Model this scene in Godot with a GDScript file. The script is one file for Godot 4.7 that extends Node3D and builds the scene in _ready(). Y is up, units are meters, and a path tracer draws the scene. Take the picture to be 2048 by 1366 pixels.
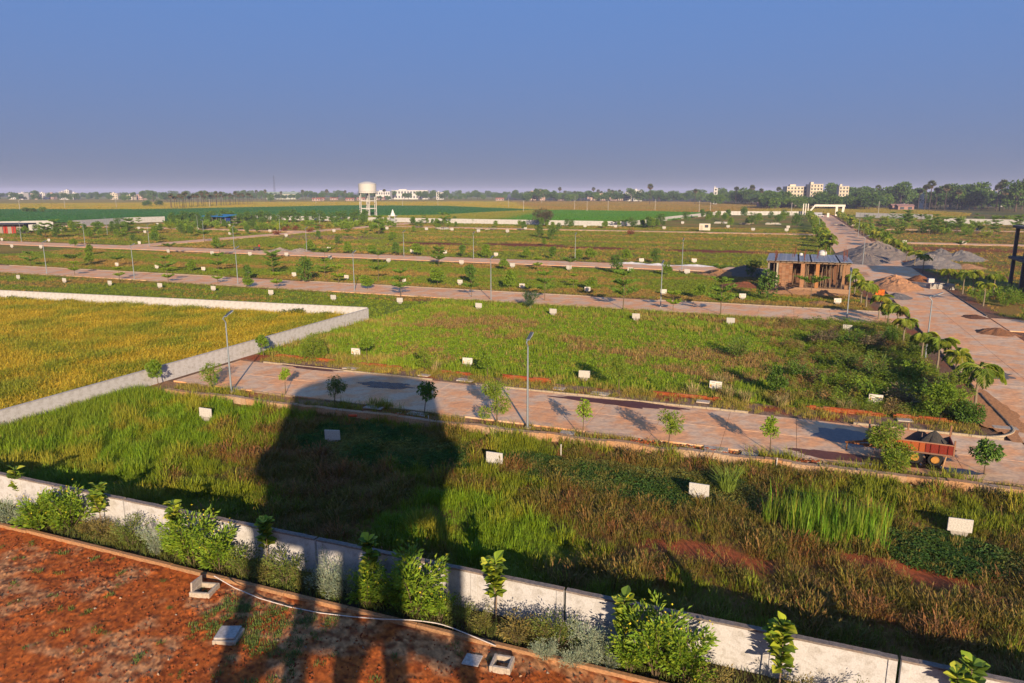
extends Node3D
# A residential layout seen from the gallery of a water tower. x runs along the cross roads, -z along the main road; metres.

class MB:
	var v := PackedVector3Array()
	var n := PackedVector3Array()
	var c := PackedColorArray()
	func tri(a: Vector3, b: Vector3, d: Vector3, col: Color) -> void:
		var m := (d - a).cross(b - a).normalized()
		v.append(a); v.append(b); v.append(d)
		n.append(m); n.append(m); n.append(m)
		c.append(col); c.append(col); c.append(col)
	func quad(a: Vector3, b: Vector3, d: Vector3, e: Vector3, col: Color) -> void:
		tri(a, b, d, col)
		tri(a, d, e, col)
	func box(o: Vector3, s: Vector3, col: Color, t := Transform3D.IDENTITY) -> void:  # centred on o
		var h := s * 0.5
		var p: Array[Vector3] = []
		for i in 8:
			p.append(t * (o + Vector3(h.x if i & 1 else -h.x, h.y if i & 2 else -h.y, h.z if i & 4 else -h.z)))
		quad(p[6], p[7], p[5], p[4], col)
		quad(p[3], p[2], p[0], p[1], col)
		quad(p[7], p[3], p[1], p[5], col)
		quad(p[2], p[6], p[4], p[0], col)
		quad(p[2], p[3], p[7], p[6], col)
		quad(p[4], p[5], p[1], p[0], col)
	func bevel(o: Vector3, s: Vector3, b: float, col: Color, t := Transform3D.IDENTITY) -> void:  # a box with chamfered edges
		var h := s * 0.5
		var P := func(sx: int, sy: int, sz: int, k: int) -> Vector3:
			var q := Vector3(sx * h.x, sy * h.y, sz * h.z)
			if k != 0: q.x -= sx * b
			if k != 1: q.y -= sy * b
			if k != 2: q.z -= sz * b
			return t * (o + q)
		var cen: Vector3 = t * o
		var put := func(a: Vector3, bb: Vector3, d: Vector3, e: Vector3) -> void:
			var m := (d - a).cross(bb - a)
			if m.dot((a + d) * 0.5 - cen) < 0.0: quad(a, e, d, bb, col)
			else: quad(a, bb, d, e, col)
		for k in 3:
			for sg: int in [-1, 1]:
				var f: Array[Vector3] = []
				for ab: Vector2i in [Vector2i(-1, -1), Vector2i(1, -1), Vector2i(1, 1), Vector2i(-1, 1)]:
					var sn := [0, 0, 0]
					sn[k] = sg; sn[(k + 1) % 3] = ab.x; sn[(k + 2) % 3] = ab.y
					f.append(P.call(sn[0], sn[1], sn[2], k))
				put.call(f[0], f[1], f[2], f[3])
		for k in 3:
			for ab: Vector2i in [Vector2i(-1, -1), Vector2i(1, -1), Vector2i(1, 1), Vector2i(-1, 1)]:
				var k1 := (k + 1) % 3
				var k2 := (k + 2) % 3
				var e: Array[Vector3] = []
				for q: Vector2i in [Vector2i(-1, 0), Vector2i(1, 0), Vector2i(1, 1), Vector2i(-1, 1)]:
					var sn := [0, 0, 0]
					sn[k] = q.x; sn[k1] = ab.x; sn[k2] = ab.y
					e.append(P.call(sn[0], sn[1], sn[2], k1 if q.y == 0 else k2))
				put.call(e[0], e[1], e[2], e[3])
		for i in 8:
			var sx := 1 if i & 1 else -1
			var sy := 1 if i & 2 else -1
			var sz := 1 if i & 4 else -1
			tri(P.call(sx, sy, sz, 0), P.call(sx, sy, sz, 1), P.call(sx, sy, sz, 2), col)
	func tube(pts: Array, rad: Array, k: int, col: Color, cap := true) -> void:
		var rings: Array = []
		var side := Vector3.ZERO
		for i in pts.size():
			var a: Vector3 = pts[maxi(i - 1, 0)]
			var b: Vector3 = pts[mini(i + 1, pts.size() - 1)]
			var d := (b - a).normalized()
			if side == Vector3.ZERO:
				side = d.cross(Vector3(0.31, 0.17, 0.93)).normalized()
			side = (side - d * d.dot(side)).normalized()
			var s2 := d.cross(side)
			var ring := PackedVector3Array()
			for j in k:
				var w := TAU * j / k
				ring.append(side * cos(w) + s2 * sin(w))
			rings.append(ring)
		for i in pts.size() - 1:
			for j in k:
				var j2 := (j + 1) % k
				var n0: Vector3 = rings[i][j]
				var n1: Vector3 = rings[i][j2]
				var n2: Vector3 = rings[i + 1][j2]
				var n3: Vector3 = rings[i + 1][j]
				var p0: Vector3 = pts[i] + n0 * float(rad[i])
				var p1: Vector3 = pts[i] + n1 * float(rad[i])
				var p2: Vector3 = pts[i + 1] + n2 * float(rad[i + 1])
				var p3: Vector3 = pts[i + 1] + n3 * float(rad[i + 1])
				for q in [p0, p2, p1, p0, p3, p2]: v.append(q)
				for q in [n0, n2, n1, n0, n3, n2]: n.append(q)
				for q in 6: c.append(col)
		if cap:
			for e: int in [0, pts.size() - 1]:
				for j in range(1, k - 1):
					var r: PackedVector3Array = rings[e]
					var f := float(rad[e])
					var a: Vector3 = pts[e] + r[0] * f
					var b: Vector3 = pts[e] + r[j] * f
					var d: Vector3 = pts[e] + r[j + 1] * f
					if e == 0: tri(a, b, d, col)
					else: tri(a, d, b, col)
	func leaf(p: Vector3, dir: Vector3, up: Vector3, l: float, w: float, col: Color, fold := 0.12) -> void:
		var sd := dir.cross(up).normalized() * w * 0.5
		var u := sd.cross(dir).normalized()
		var mid := p + dir * l * 0.48
		var tip := p + dir * l - u * l * fold
		tri(p, mid + sd + u * w * 0.15, tip, col)
		tri(p, tip, mid - sd + u * w * 0.15, col)
	func lathe(prof: Array, k: int, col: Color) -> void:  # profile of Vector2(r, y), bottom to top
		for i in prof.size() - 1:
			var a: Vector2 = prof[i]
			var b: Vector2 = prof[i + 1]
			var nn := Vector2(b.y - a.y, a.x - b.x).normalized()
			for j in k:
				var w0 := TAU * j / k
				var w1 := TAU * (j + 1) / k
				var d0 := Vector3(cos(w0), 0, sin(w0))
				var d1 := Vector3(cos(w1), 0, sin(w1))
				var p0 := d0 * a.x + Vector3(0, a.y, 0)
				var p1 := d1 * a.x + Vector3(0, a.y, 0)
				var p2 := d1 * b.x + Vector3(0, b.y, 0)
				var p3 := d0 * b.x + Vector3(0, b.y, 0)
				var n0 := d0 * nn.x + Vector3(0, nn.y, 0)
				var n1 := d1 * nn.x + Vector3(0, nn.y, 0)
				for q in [p0, p1, p2, p0, p2, p3]: v.append(q)
				for q in [n0, n1, n1, n0, n1, n0]: n.append(q)
				for q in 6: c.append(col)
	func mesh(m: Material) -> ArrayMesh:
		var a := []
		a.resize(Mesh.ARRAY_MAX)
		a[Mesh.ARRAY_VERTEX] = v
		a[Mesh.ARRAY_NORMAL] = n
		a[Mesh.ARRAY_COLOR] = c
		var r := ArrayMesh.new()
		r.add_surface_from_arrays(Mesh.PRIMITIVE_TRIANGLES, a)
		r.surface_set_material(0, m)
		return r

class Scatter:  # copies of one tuft, each with its own colour
	var buf := PackedFloat32Array()
	var count := 0
	func add(p: Vector3, turn: float, s: Vector3, col: Color, tilt := 0.0) -> void:
		var b := Basis(Vector3.UP, turn) * Basis(Vector3.RIGHT, tilt) * Basis.from_scale(s)
		buf.append_array(PackedFloat32Array([b.x.x, b.y.x, b.z.x, p.x, b.x.y, b.y.y, b.z.y, p.y, b.x.z, b.y.z, b.z.z, p.z, col.r, col.g, col.b, 1.0]))
		count += 1

var rng := RandomNumberGenerator.new()
var taken := {}
var M := {}
var WHITE := Color(1, 1, 1)
var na := FastNoiseLite.new()
var nb := FastNoiseLite.new()
var nc := FastNoiseLite.new()
const TENS := ["", "", "twenty", "thirty", "forty", "fifty", "sixty", "seventy", "eighty", "ninety", "hundred"]
const ORD := ["first", "second", "third", "fourth", "fifth", "sixth", "seventh", "eighth", "ninth", "tenth", "eleventh", "twelfth", "thirteenth", "fourteenth", "fifteenth", "sixteenth", "seventeenth", "eighteenth", "nineteenth", "twentieth"]

func nth(i: int) -> String:  # 0 is first
	if i < 20: return ORD[i]
	var n := i + 1
	var t: String = TENS[n / 10] if n < 100 else "hundred and " + (TENS[(n - 100) / 10] if n >= 120 else "")
	if n >= 100 and n < 120: return "hundred and " + ORD[n - 101] if n > 100 else "hundredth"
	if n % 10 == 0: return t.trim_suffix("y") + "ieth"
	return t + " " + ORD[n % 10 - 1]
func by_bearing(pts: Array) -> Array:  # left to right as seen from the tower
	pts.sort_custom(func(a: Vector2, b: Vector2) -> bool: return atan2(a.x, -a.y) < atan2(b.x, -b.y))
	return pts
func numbered(called: String) -> String:
	var k: int = taken.get(called, 0)
	taken[called] = k + 1
	return called if k == 0 else "%s_%03d" % [called, k]
func R(a: float, b: float) -> float: return rng.randf_range(a, b)
func C(r: float, g: float, b: float) -> Color: return Color(r, g, b)
func jit(c: Color, f: float) -> Color:
	var k := 1.0 + R(-f, f)
	var h := R(-f, f) * 0.5
	return Color(c.r * k * (1.0 + h), c.g * k, c.b * k * (1.0 - h))
func V3(p: Vector2, y := 0.0) -> Vector3: return Vector3(p.x, y, p.y)

func part(called: String, mesh: Mesh, parent: Node, at := Vector3.ZERO, turn := 0.0) -> MeshInstance3D:
	var o := MeshInstance3D.new()
	o.name = called
	o.mesh = mesh
	o.position = at
	o.rotation.y = turn
	parent.add_child(o, true)
	return o
func tag(o: Node, label: String, category: String, group := "", kind := "") -> void:
	o.set_meta("label", label)
	o.set_meta("category", category)
	if group: o.set_meta("group", group)
	if kind: o.set_meta("kind", kind)
func thing(called: String, label: String, category: String, at: Vector3, turn := 0.0, group := "") -> Node3D:
	var o := Node3D.new()
	o.name = numbered(called)
	o.position = at
	o.rotation.y = turn
	add_child(o)
	tag(o, label, category, group)
	return o
func solo(called: String, mesh: Mesh, label: String, category: String, at := Vector3.ZERO, turn := 0.0, group := "", kind := "") -> MeshInstance3D:
	var o := part(numbered(called), mesh, self, at, turn)
	tag(o, label, category, group, kind)
	return o
func struct(called: String, mesh: Mesh, label := "", category := "") -> MeshInstance3D:
	var o := part(numbered(called), mesh, self)
	o.set_meta("kind", "structure")
	if label: o.set_meta("label", label)
	if category: o.set_meta("category", category)
	return o
func copy(o: Node3D, at: Vector3, turn: float, s: float, label: String) -> Node3D:
	var k: Node3D = o.duplicate()
	k.name = numbered(String(o.name).trim_suffix("_proto"))
	add_child(k)
	k.position = at
	k.rotation.y = turn
	k.scale = Vector3.ONE * s
	k.set_meta("label", label)
	return k
func scatter(called: String, s: Scatter, mesh: Mesh, label: String, category: String) -> void:
	if s.count == 0: return
	var mm := MultiMesh.new()
	mm.transform_format = MultiMesh.TRANSFORM_3D
	mm.use_colors = true
	mm.mesh = mesh
	mm.instance_count = s.count
	mm.buffer = s.buf
	var o := MultiMeshInstance3D.new()
	o.name = numbered(called)
	o.multimesh = mm
	add_child(o)
	tag(o, label, category, "", "stuff")

# ---- materials
func noise_image(sd: int, freq: float, oct: int, size := 512) -> Image:
	var f := FastNoiseLite.new()
	f.seed = sd
	f.noise_type = FastNoiseLite.TYPE_SIMPLEX_SMOOTH
	f.frequency = freq
	f.fractal_octaves = oct
	return f.get_seamless_image(size, size)
func blend_tex(ims: Array, fn: Callable, size := 512) -> ImageTexture:  # fn turns the noise values at a pixel into a colour (sRGB)
	var d: Array = []
	for im: Image in ims:
		var i2: Image = im
		i2.convert(Image.FORMAT_L8)
		d.append(i2.get_data())
	var out := PackedByteArray()
	out.resize(size * size * 3)
	var vals := PackedFloat32Array()
	vals.resize(ims.size())
	for i in size * size:
		for k in ims.size(): vals[k] = d[k][i] / 255.0
		var c: Color = fn.call(vals)
		out[i * 3] = int(clampf(c.r, 0, 1) * 255)
		out[i * 3 + 1] = int(clampf(c.g, 0, 1) * 255)
		out[i * 3 + 2] = int(clampf(c.b, 0, 1) * 255)
	var img := Image.create_from_data(size, size, false, Image.FORMAT_RGB8, out)
	img.generate_mipmaps()
	return ImageTexture.create_from_image(img)
func bump_tex(im: Image, k: float) -> ImageTexture:
	var i2: Image = im.duplicate()
	i2.convert(Image.FORMAT_RGBA8)
	i2.bump_map_to_normal_map(k)
	return ImageTexture.create_from_image(i2)
func surf(albedo: Color, rough: float, tex: Texture2D = null, metres := 1.0, bump: Texture2D = null, bump_k := 1.0, world := true) -> StandardMaterial3D:
	var m := StandardMaterial3D.new()
	m.albedo_color = albedo.linear_to_srgb()
	m.roughness = rough
	m.metallic_specular = 0.3
	m.vertex_color_use_as_albedo = true
	m.uv1_triplanar = true
	m.uv1_world_triplanar = world
	m.uv1_scale = Vector3.ONE / metres
	if tex: m.albedo_texture = tex
	if bump:
		m.normal_enabled = true
		m.normal_texture = bump
		m.normal_scale = bump_k
	return m
func leafy(rough: float, back: Color) -> StandardMaterial3D:
	var m := StandardMaterial3D.new()
	m.vertex_color_use_as_albedo = true
	m.roughness = rough
	m.metallic_specular = 0.3
	m.backlight_enabled = true
	m.backlight = back
	m.cull_mode = BaseMaterial3D.CULL_DISABLED
	return m
func S(a: float, b: float, x: float) -> float: return smoothstep(a, b, x)

func make_materials() -> void:
	na.seed = 11; na.frequency = 0.045; na.fractal_octaves = 4
	nb.seed = 23; nb.frequency = 0.22; nb.fractal_octaves = 3
	nc.seed = 37; nc.frequency = 0.012; nc.fractal_octaves = 3
	var fine := noise_image(1, 0.06, 4)
	var mid := noise_image(2, 0.016, 5)
	var big := noise_image(3, 0.006, 5)
	var grit := noise_image(4, 0.16, 3)
	var grain := blend_tex([fine, mid], func(q: PackedFloat32Array) -> Color:
		var k := 0.72 + 0.3 * (q[0] * 0.5 + q[1] * 0.5)
		return Color(k, k, k))
	var grain2 := blend_tex([grit, mid, fine], func(q: PackedFloat32Array) -> Color:
		var k := 0.55 + 0.32 * q[0] + 0.22 * q[1]
		return Color(k, k * (0.97 + 0.05 * q[2]), k * (0.93 + 0.1 * q[2])))
	var bump := bump_tex(grit, 4.0)
	var bump2 := bump_tex(fine, 5.0)
	# red earth with pale trodden clay
	var s1 := noise_image(7, 0.010, 6, 1024)
	var s2 := noise_image(8, 0.11, 4, 1024)
	var s3 := noise_image(9, 0.03, 5, 1024)
	var earth := blend_tex([s1, s2, s3], func(q: PackedFloat32Array) -> Color:
		var pale := S(0.47, 0.66, q[0] * 0.7 + q[2] * 0.35 + (q[1] - 0.5) * 0.2)
		var dark := S(0.58, 0.74, q[1] * 0.6 + (1.0 - q[2]) * 0.4)
		var c := Color(0.55, 0.265, 0.135).lerp(Color(0.70, 0.49, 0.34), pale * 0.8)
		c = c.lerp(Color(0.33, 0.13, 0.06), dark * 0.7)
		var k := 0.85 + 0.3 * q[1]
		return Color(c.r * k, c.g * k, c.b * k), 1024)
	# concrete slabs under a film of red dust
	var conc := blend_tex([s3, s2, s1], func(q: PackedFloat32Array) -> Color:
		var dust := S(0.3, 0.7, q[2] * 0.75 + q[0] * 0.3 - 0.02)
		var c := Color(0.775, 0.66, 0.54).lerp(Color(0.82, 0.60, 0.42), dust)
		c = c.lerp(Color(0.68, 0.54, 0.45), S(0.58, 0.82, q[0]) * 0.35)
		var k := 0.94 + 0.12 * q[1]
		return Color(c.r * k, c.g * k, c.b * k), 1024)
	# lime-washed plaster with rain streaks: fine and coarse stains
	var lime := blend_tex([mid, fine, big], func(q: PackedFloat32Array) -> Color:
		var k := 0.86 + 0.12 * q[1]
		var st := S(0.5, 0.85, q[0]) * 0.07 + S(0.45, 0.8, q[2]) * 0.06
		return Color(k - st, k - st * 1.08, k - st * 1.25))
	var crop := blend_tex([grit, mid, big], func(q: PackedFloat32Array) -> Color:
		var k := 0.72 + 0.25 * q[0] + 0.15 * (q[1] - 0.5) + 0.15 * (q[2] - 0.5)
		return Color(k * 1.02, k, k * 0.9))
	M.earth = surf(WHITE, 0.95, earth, 9.0, bump, 1.0)
	M.soil = surf(WHITE, 0.95, grain2, 2.3, bump, 0.7)
	M.ground = surf(WHITE, 0.95, grain2, 2.6, bump, 1.0)
	M.road = surf(WHITE, 0.85, conc, 37.0, bump2, 0.12)
	M.lime = surf(C(0.485, 0.47, 0.46), 0.85, lime, 2.4, bump2, 0.2)
	M.limefar = surf(C(0.47, 0.46, 0.44), 0.85, lime, 6.0)
	M.conc = surf(WHITE, 0.88, grain2, 1.3, bump2, 0.5)
	M.plain = surf(WHITE, 0.7, grain, 1.7)
	M.crop = surf(WHITE, 0.95, crop, 3.0)
	M.cropfar = surf(WHITE, 0.95, crop, 60.0)
	M.metal = surf(C(0.30, 0.34, 0.37), 0.45, grain, 0.6)
	M.metal.metallic = 0.35
	M.paint = surf(WHITE, 0.5, grain2, 0.7)
	M.rust = surf(WHITE, 0.85, grain2, 0.5)
	M.bark = surf(WHITE, 0.92, grain2, 0.5, bump, 0.8)
	M.brick = surf(WHITE, 0.92, grain2, 0.35, bump, 0.7)
	M.gravel = surf(WHITE, 0.95, grain2, 0.8, bump, 1.6)
	M.leaf = leafy(0.55, C(0.5, 0.6, 0.2))
	M.gloss = leafy(0.5, C(0.35, 0.45, 0.12))
	M.gloss.metallic_specular = 0.2
	M.creep = leafy(0.75, C(0.3, 0.4, 0.12))
	M.creep.metallic_specular = 0.1
	M.grass = leafy(0.65, C(0.45, 0.5, 0.2))
	M.glass = surf(C(0.05, 0.06, 0.07), 0.15)
	M.rubber = surf(C(0.025, 0.025, 0.025), 0.9, grain, 0.4)
	M.sheet = surf(WHITE, 0.55, grain, 3.0)
	M.water = surf(C(0.05, 0.035, 0.025), 0.12)

# ---- the lie of the land
const GREEN := Color(0.18, 0.22, 0.016)
const STRAW := Color(0.36, 0.235, 0.045)
const BROWN := Color(0.28, 0.14, 0.040)
const RED := Color(0.28, 0.072, 0.026)
const DEEP := Color(0.045, 0.085, 0.022)
func ell(x: float, z: float, c: Vector2, rx: float, rz: float) -> float:  # 1 inside, 0 outside, with a ragged rim
	var d := sqrt(pow((x - c.x) / rx, 2) + pow((z - c.y) / rz, 2)) + nb.get_noise_2d(x, z) * 0.45
	return 1.0 - S(0.8, 1.1, d)
func creeper_at(x: float, z: float) -> float:
	var k := maxf(ell(x, z, Vector2(-23.59, -37.79), 6.6, 3.0), ell(x, z, Vector2(-6.69, -38.05), 8.2, 2.5))
	return maxf(k, ell(x, z, Vector2(7.76, -34.89), 3.4, 1.9))
func reeds_at(x: float, z: float) -> float:
	return ell(x, z, Vector2(3.44, -35.24), 3.1, 1.8)
func bare_at(x: float, z: float) -> float:
	var k := maxf(ell(x, z, Vector2(-2.80, -30.80), 3.6, 1.0), ell(x, z, Vector2(4.31, -32.73), 3.2, 0.7))
	return maxf(k, ell(x, z, Vector2(6.87, -31.82), 2.0, 0.5))
func red_far(x: float, z: float) -> float:  # ploughed red earth beyond the second road
	var k := maxf(ell(x, z, Vector2(-105.06, -202.02), 13.0, 5.0), ell(x, z, Vector2(-75.72, -206.47), 16.0, 6.5))
	k = maxf(k, ell(x, z, Vector2(-52.75, -202.66), 15.0, 4.5))
	k = maxf(k, ell(x, z, Vector2(-17.84, -202.96), 17.0, 5.0))
	k = maxf(k, ell(x, z, Vector2(-110.11, -290.81), 16.0, 3.0))
	return maxf(k, ell(x, z, Vector2(49.42, -234.49), 24.0, 10.0) * 0.8)
func edge_z(x: float) -> float: return -41.6 - (x + 46.0) * 0.02625  # line of the edge wall
func streak(x: float, z: float) -> float: return na.get_noise_2d(x * 0.55, z * 1.5)
func ground_colour(x: float, z: float) -> Color:
	var n := na.get_noise_2d(x, z)
	var m := nb.get_noise_2d(x, z)
	var s := streak(x, z)
	var c: Color
	if x > 11.0 and x < 26.0 and z < -20.0 and z > -560.0:
		return C(0.22, 0.13, 0.08).lerp(RED * 1.2, clampf(m + 0.2, 0, 1))
	if z > -20.95: return RED
	if z > -23.2: return C(0.075, 0.05, 0.028)
	if z > edge_z(x):
		c = GREEN.lerp(BROWN, S(-0.2, 0.3, n + (x + 26.0) * 0.012)) * 0.75
		c = c.lerp(DEEP * 0.7, creeper_at(x, z))
		return c.lerp(RED * 1.5, bare_at(x, z))
	if z > -45.0: return C(0.38, 0.22, 0.12).lerp(RED * 1.3, S(-0.1, 0.35, m + (x + 18.0) * 0.01))
	if z > -53.0: return C(0.2, 0.12, 0.08)
	if z > -56.0: return C(0.30, 0.19, 0.12).lerp(RED * 1.3, S(0.1, 0.4, m))
	if x < -49.6 and z > -78.5: return C(0.13, 0.10, 0.02)
	if z > -95.8:
		c = C(0.17, 0.235, 0.012).lerp(BROWN, S(0.12, 0.5, s + m * 0.3))
		return c.lerp(STRAW, S(0.15, 0.5, n) * 0.35)
	if z > -97.2 or (z < -107.0 and z > -108.6): return C(0.25, 0.14, 0.075).lerp(RED, S(0.0, 0.4, m))
	if x > 26.0 and z < -60.0 and z > -470.0:
		c = GREEN.lerp(BROWN, S(-0.35, 0.25, s)).lerp(STRAW, S(0.0, 0.5, n) * 0.6)
		return c.lerp(RED, red_far(x, z))
	if z > -148.0:
		c = GREEN.lerp(STRAW, S(-0.25, 0.3, s + m * 0.25))
		return c.lerp(BROWN, S(0.05, 0.5, n) * 0.8)
	if z > -162.0 and z < -148.0: return C(0.25, 0.15, 0.085)
	if z > -336.0 and x > -320.0:
		c = GREEN.lerp(STRAW, S(-0.1, 0.4, s + m * 0.15))
		c = c.lerp(BROWN, S(0.1, 0.5, n) * 0.8)
		c = c.lerp(C(0.40, 0.22, 0.11), maxf(ell(x, z, Vector2(-156.26, -217.37), 26.0, 13.0), ell(x, z, Vector2(-131.96, -239.73), 24.0, 7.0) * 0.8) * 0.85)
		return c.lerp(RED * 0.85, red_far(x, z))
	if z > -540.0 and x > -80.0 and x < 100.0:
		return GREEN.lerp(STRAW, S(-0.1, 0.3, s)).lerp(BROWN, S(0.0, 0.4, n) * 0.5)
	c = C(0.20, 0.155, 0.03).lerp(C(0.11, 0.13, 0.03), S(-0.2, 0.3, nc.get_noise_2d(x, z * 3.0)))
	return c.lerp(C(0.045, 0.06, 0.03), S(1050.0, 1500.0, Vector2(x, z).length()))
func ground_y(x: float, z: float) -> float:
	var k := 0.0
	if z < -23.6 and z > -41.2: k = 1.0
	elif z < -56.5 and z > -95.0 and x > -49.0 and x < 10.5: k = 0.9
	elif z < -109.0 and z > -146.0 and x < 10.0: k = 0.8
	elif z < -164.0 and z > -330.0 and x < 9.0: k = 1.2
	return k * (nb.get_noise_2d(x * 0.5, z * 0.5) * 0.10 - 0.06) - 0.01
func lines(spans: Array) -> PackedFloat32Array:
	var r := PackedFloat32Array()
	for q: Array in spans:
		var a: float = q[0]
		var b: float = q[1]
		var k := int(ceil((b - a) / float(q[2])))
		for i in k: r.append(a + (b - a) * i / k)
	r.append(spans[-1][1])
	return r
func build_ground() -> void:
	var xs := lines([[-9000, -2000, 1000], [-2000, -700, 130], [-700, -330, 30], [-330, -180, 3.5], [-180, -60, 1.6], [-60, 20, 0.5], [20, 60, 1.5], [60, 140, 6], [140, 700, 60], [700, 2000, 200], [2000, 9000, 1200]])
	var zs := lines([[-9000, -2600, 1000], [-2600, -1200, 120], [-1200, -560, 30], [-560, -345, 9], [-345, -210, 2.5], [-210, -110, 1.4], [-110, -60, 0.8], [-60, -20, 0.45], [-20, 30, 8], [30, 600, 200], [600, 3000, 1200]])
	var nx := xs.size()
	var v := PackedVector3Array()
	var n := PackedVector3Array()
	var c := PackedColorArray()
	var ix := PackedInt32Array()
	for z in zs:
		for x in xs:
			var y := ground_y(x, z)
			v.append(Vector3(x, y, z))
			var e := 0.4
			if z < -20.0 and z > -340.0:
				n.append(Vector3(y - ground_y(x + e, z), e, y - ground_y(x, z + e)).normalized())
			else: n.append(Vector3.UP)
			c.append(ground_colour(x, z))
	for j in zs.size() - 1:
		for i in nx - 1:
			var a := j * nx + i
			ix.append_array(PackedInt32Array([a, a + 1, a + nx + 1, a, a + nx + 1, a + nx]))
	var arr := []
	arr.resize(Mesh.ARRAY_MAX)
	arr[Mesh.ARRAY_VERTEX] = v
	arr[Mesh.ARRAY_NORMAL] = n
	arr[Mesh.ARRAY_COLOR] = c
	arr[Mesh.ARRAY_INDEX] = ix
	var me := ArrayMesh.new()
	me.add_surface_from_arrays(Mesh.PRIMITIVE_TRIANGLES, arr)
	me.surface_set_material(0, M.ground)
	struct("ground", me, "open land of the layout with grass and red earth", "ground")

func build_yard() -> void:  # trodden red earth inside the near wall, with ruts and clods
	var f := FastNoiseLite.new()
	f.seed = 5; f.frequency = 0.55; f.fractal_octaves = 3
	var mb := MB.new()
	var x0 := -44.0
	var z0 := -21.0
	var dx := 0.1
	var nx := 560
	var nz := 92
	var g := FastNoiseLite.new()
	g.seed = 15; g.frequency = 2.6; g.fractal_octaves = 3
	var hh := func(x: float, z: float) -> float:
		var d := absf(x * 0.36 + z * 0.93 + 27.2 - 0.35 * sin(x * 0.3)) # a faint rut crossing the yard
		return 0.045 + f.get_noise_2d(x, z) * 0.028 + maxf(0.0, f.get_noise_2d(x * 2.2 + 40.0, z * 2.2) - 0.25) * 0.09 + g.get_noise_2d(x, z) * 0.022 * (0.4 + S(-0.2, 0.3, nb.get_noise_2d(x, z))) - 0.03 * exp(-d * d * 30.0)
	var v := PackedVector3Array()
	var n := PackedVector3Array()
	var c := PackedColorArray()
	var ix := PackedInt32Array()
	for j in nz + 1:
		for i in nx + 1:
			var x := x0 + i * dx
			var z := z0 + j * dx
			var y: float = hh.call(x, z)
			v.append(Vector3(x, y, z))
			n.append(Vector3(y - float(hh.call(x + 0.05, z)), 0.05, y - float(hh.call(x, z + 0.05))).normalized())
			var pale := S(-0.02, 0.34, na.get_noise_2d(x * 3.2, z * 5.5) + nb.get_noise_2d(x * 3.0, z * 3.0) * 0.45)
			var dark := S(0.05, 0.4, f.get_noise_2d(x * 3.1 + 90.0, z * 3.1) + nb.get_noise_2d(x, z) * 0.35)
			var k := R(0.7, 1.3)
			var q := C(0.58, 0.145, 0.028).lerp(C(0.66, 0.35, 0.16), pale * 0.8).lerp(C(0.26, 0.055, 0.014), dark * 0.7)
			q = q.lerp(C(0.13, 0.028, 0.008), S(0.12, 0.4, g.get_noise_2d(x * 0.8 + 30.0, z * 0.8) + nb.get_noise_2d(x * 0.6, z * 0.6 + 50.0) * 0.4) * 0.5)
			c.append(Color(q.r * k, q.g * k, q.b * k))
	for j in nz:
		for i in nx:
			var a := j * (nx + 1) + i
			ix.append_array(PackedInt32Array([a, a + 1, a + nx + 2, a, a + nx + 2, a + nx + 1]))
	var arr := []
	arr.resize(Mesh.ARRAY_MAX)
	arr[Mesh.ARRAY_VERTEX] = v
	arr[Mesh.ARRAY_NORMAL] = n
	arr[Mesh.ARRAY_COLOR] = c
	arr[Mesh.ARRAY_INDEX] = ix
	var me := ArrayMesh.new()
	me.add_surface_from_arrays(Mesh.PRIMITIVE_TRIANGLES, arr)
	me.surface_set_material(0, M.soil)
	struct("yard", me, "bare red earth yard inside the near white wall", "yard")
	# loose clods and stones
	var sc := Scatter.new()
	for i in 12000:
		var x := R(-40, 6)
		var z := R(-20.7, -13.5)
		if f.get_noise_2d(x * 0.4, z * 0.4) < -0.05 and rng.randf() < 0.7: continue
		var s := 0.015 + 0.055 * pow(rng.randf(), 3.5)
		sc.add(Vector3(x, float(hh.call(x, z)) + s * 0.3, z), R(0, TAU), Vector3(s, s * 0.7, s * R(0.7, 1.2)), jit(C(0.30, 0.075, 0.025) if rng.randf() < 0.955 else C(0.42, 0.30, 0.21), 0.35), R(-0.4, 0.4))
	scatter("earth_clods", sc, pebble(M.gravel), "small clods of red earth strewn over the yard", "clods")
	var wd := Scatter.new()
	for i in 230:
		var cx := R(-38, 3)
		var cz := R(-20.6, -15)
		if rng.randf() < 0.5:
			cx = R(-20, -15); cz = R(-20.3, -17.6)
		for k in 4:
			wd.add(Vector3(cx + R(-0.2, 0.2), 0.05, cz + R(-0.2, 0.2)), R(0, TAU), Vector3.ONE * R(0.25, 0.6), jit(C(0.10, 0.14, 0.03), 0.3))
	scatter("yard_weeds", wd, tuft_mesh(9, 0.28, 0.22, 0.05, 0.9), "small green weeds sprouting from the red yard", "weeds")
func pebble(m: Material) -> ArrayMesh:
	var mb := MB.new()
	var p: Array[Vector3] = []
	for i in 6:
		p.append([Vector3.RIGHT, Vector3.LEFT, Vector3.UP, Vector3.DOWN, Vector3.BACK, Vector3.FORWARD][i] * R(0.8, 1.2) + Vector3(R(-0.2, 0.2), R(-0.2, 0.2), R(-0.2, 0.2)))
	for a in 2:
		for b in 2:
			for d in 2:
				if (a + b + d) % 2 == 0: mb.tri(p[a], p[4 + d], p[2 + b], WHITE)
				else: mb.tri(p[a], p[2 + b], p[4 + d], WHITE)
	return mb.mesh(m)

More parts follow.
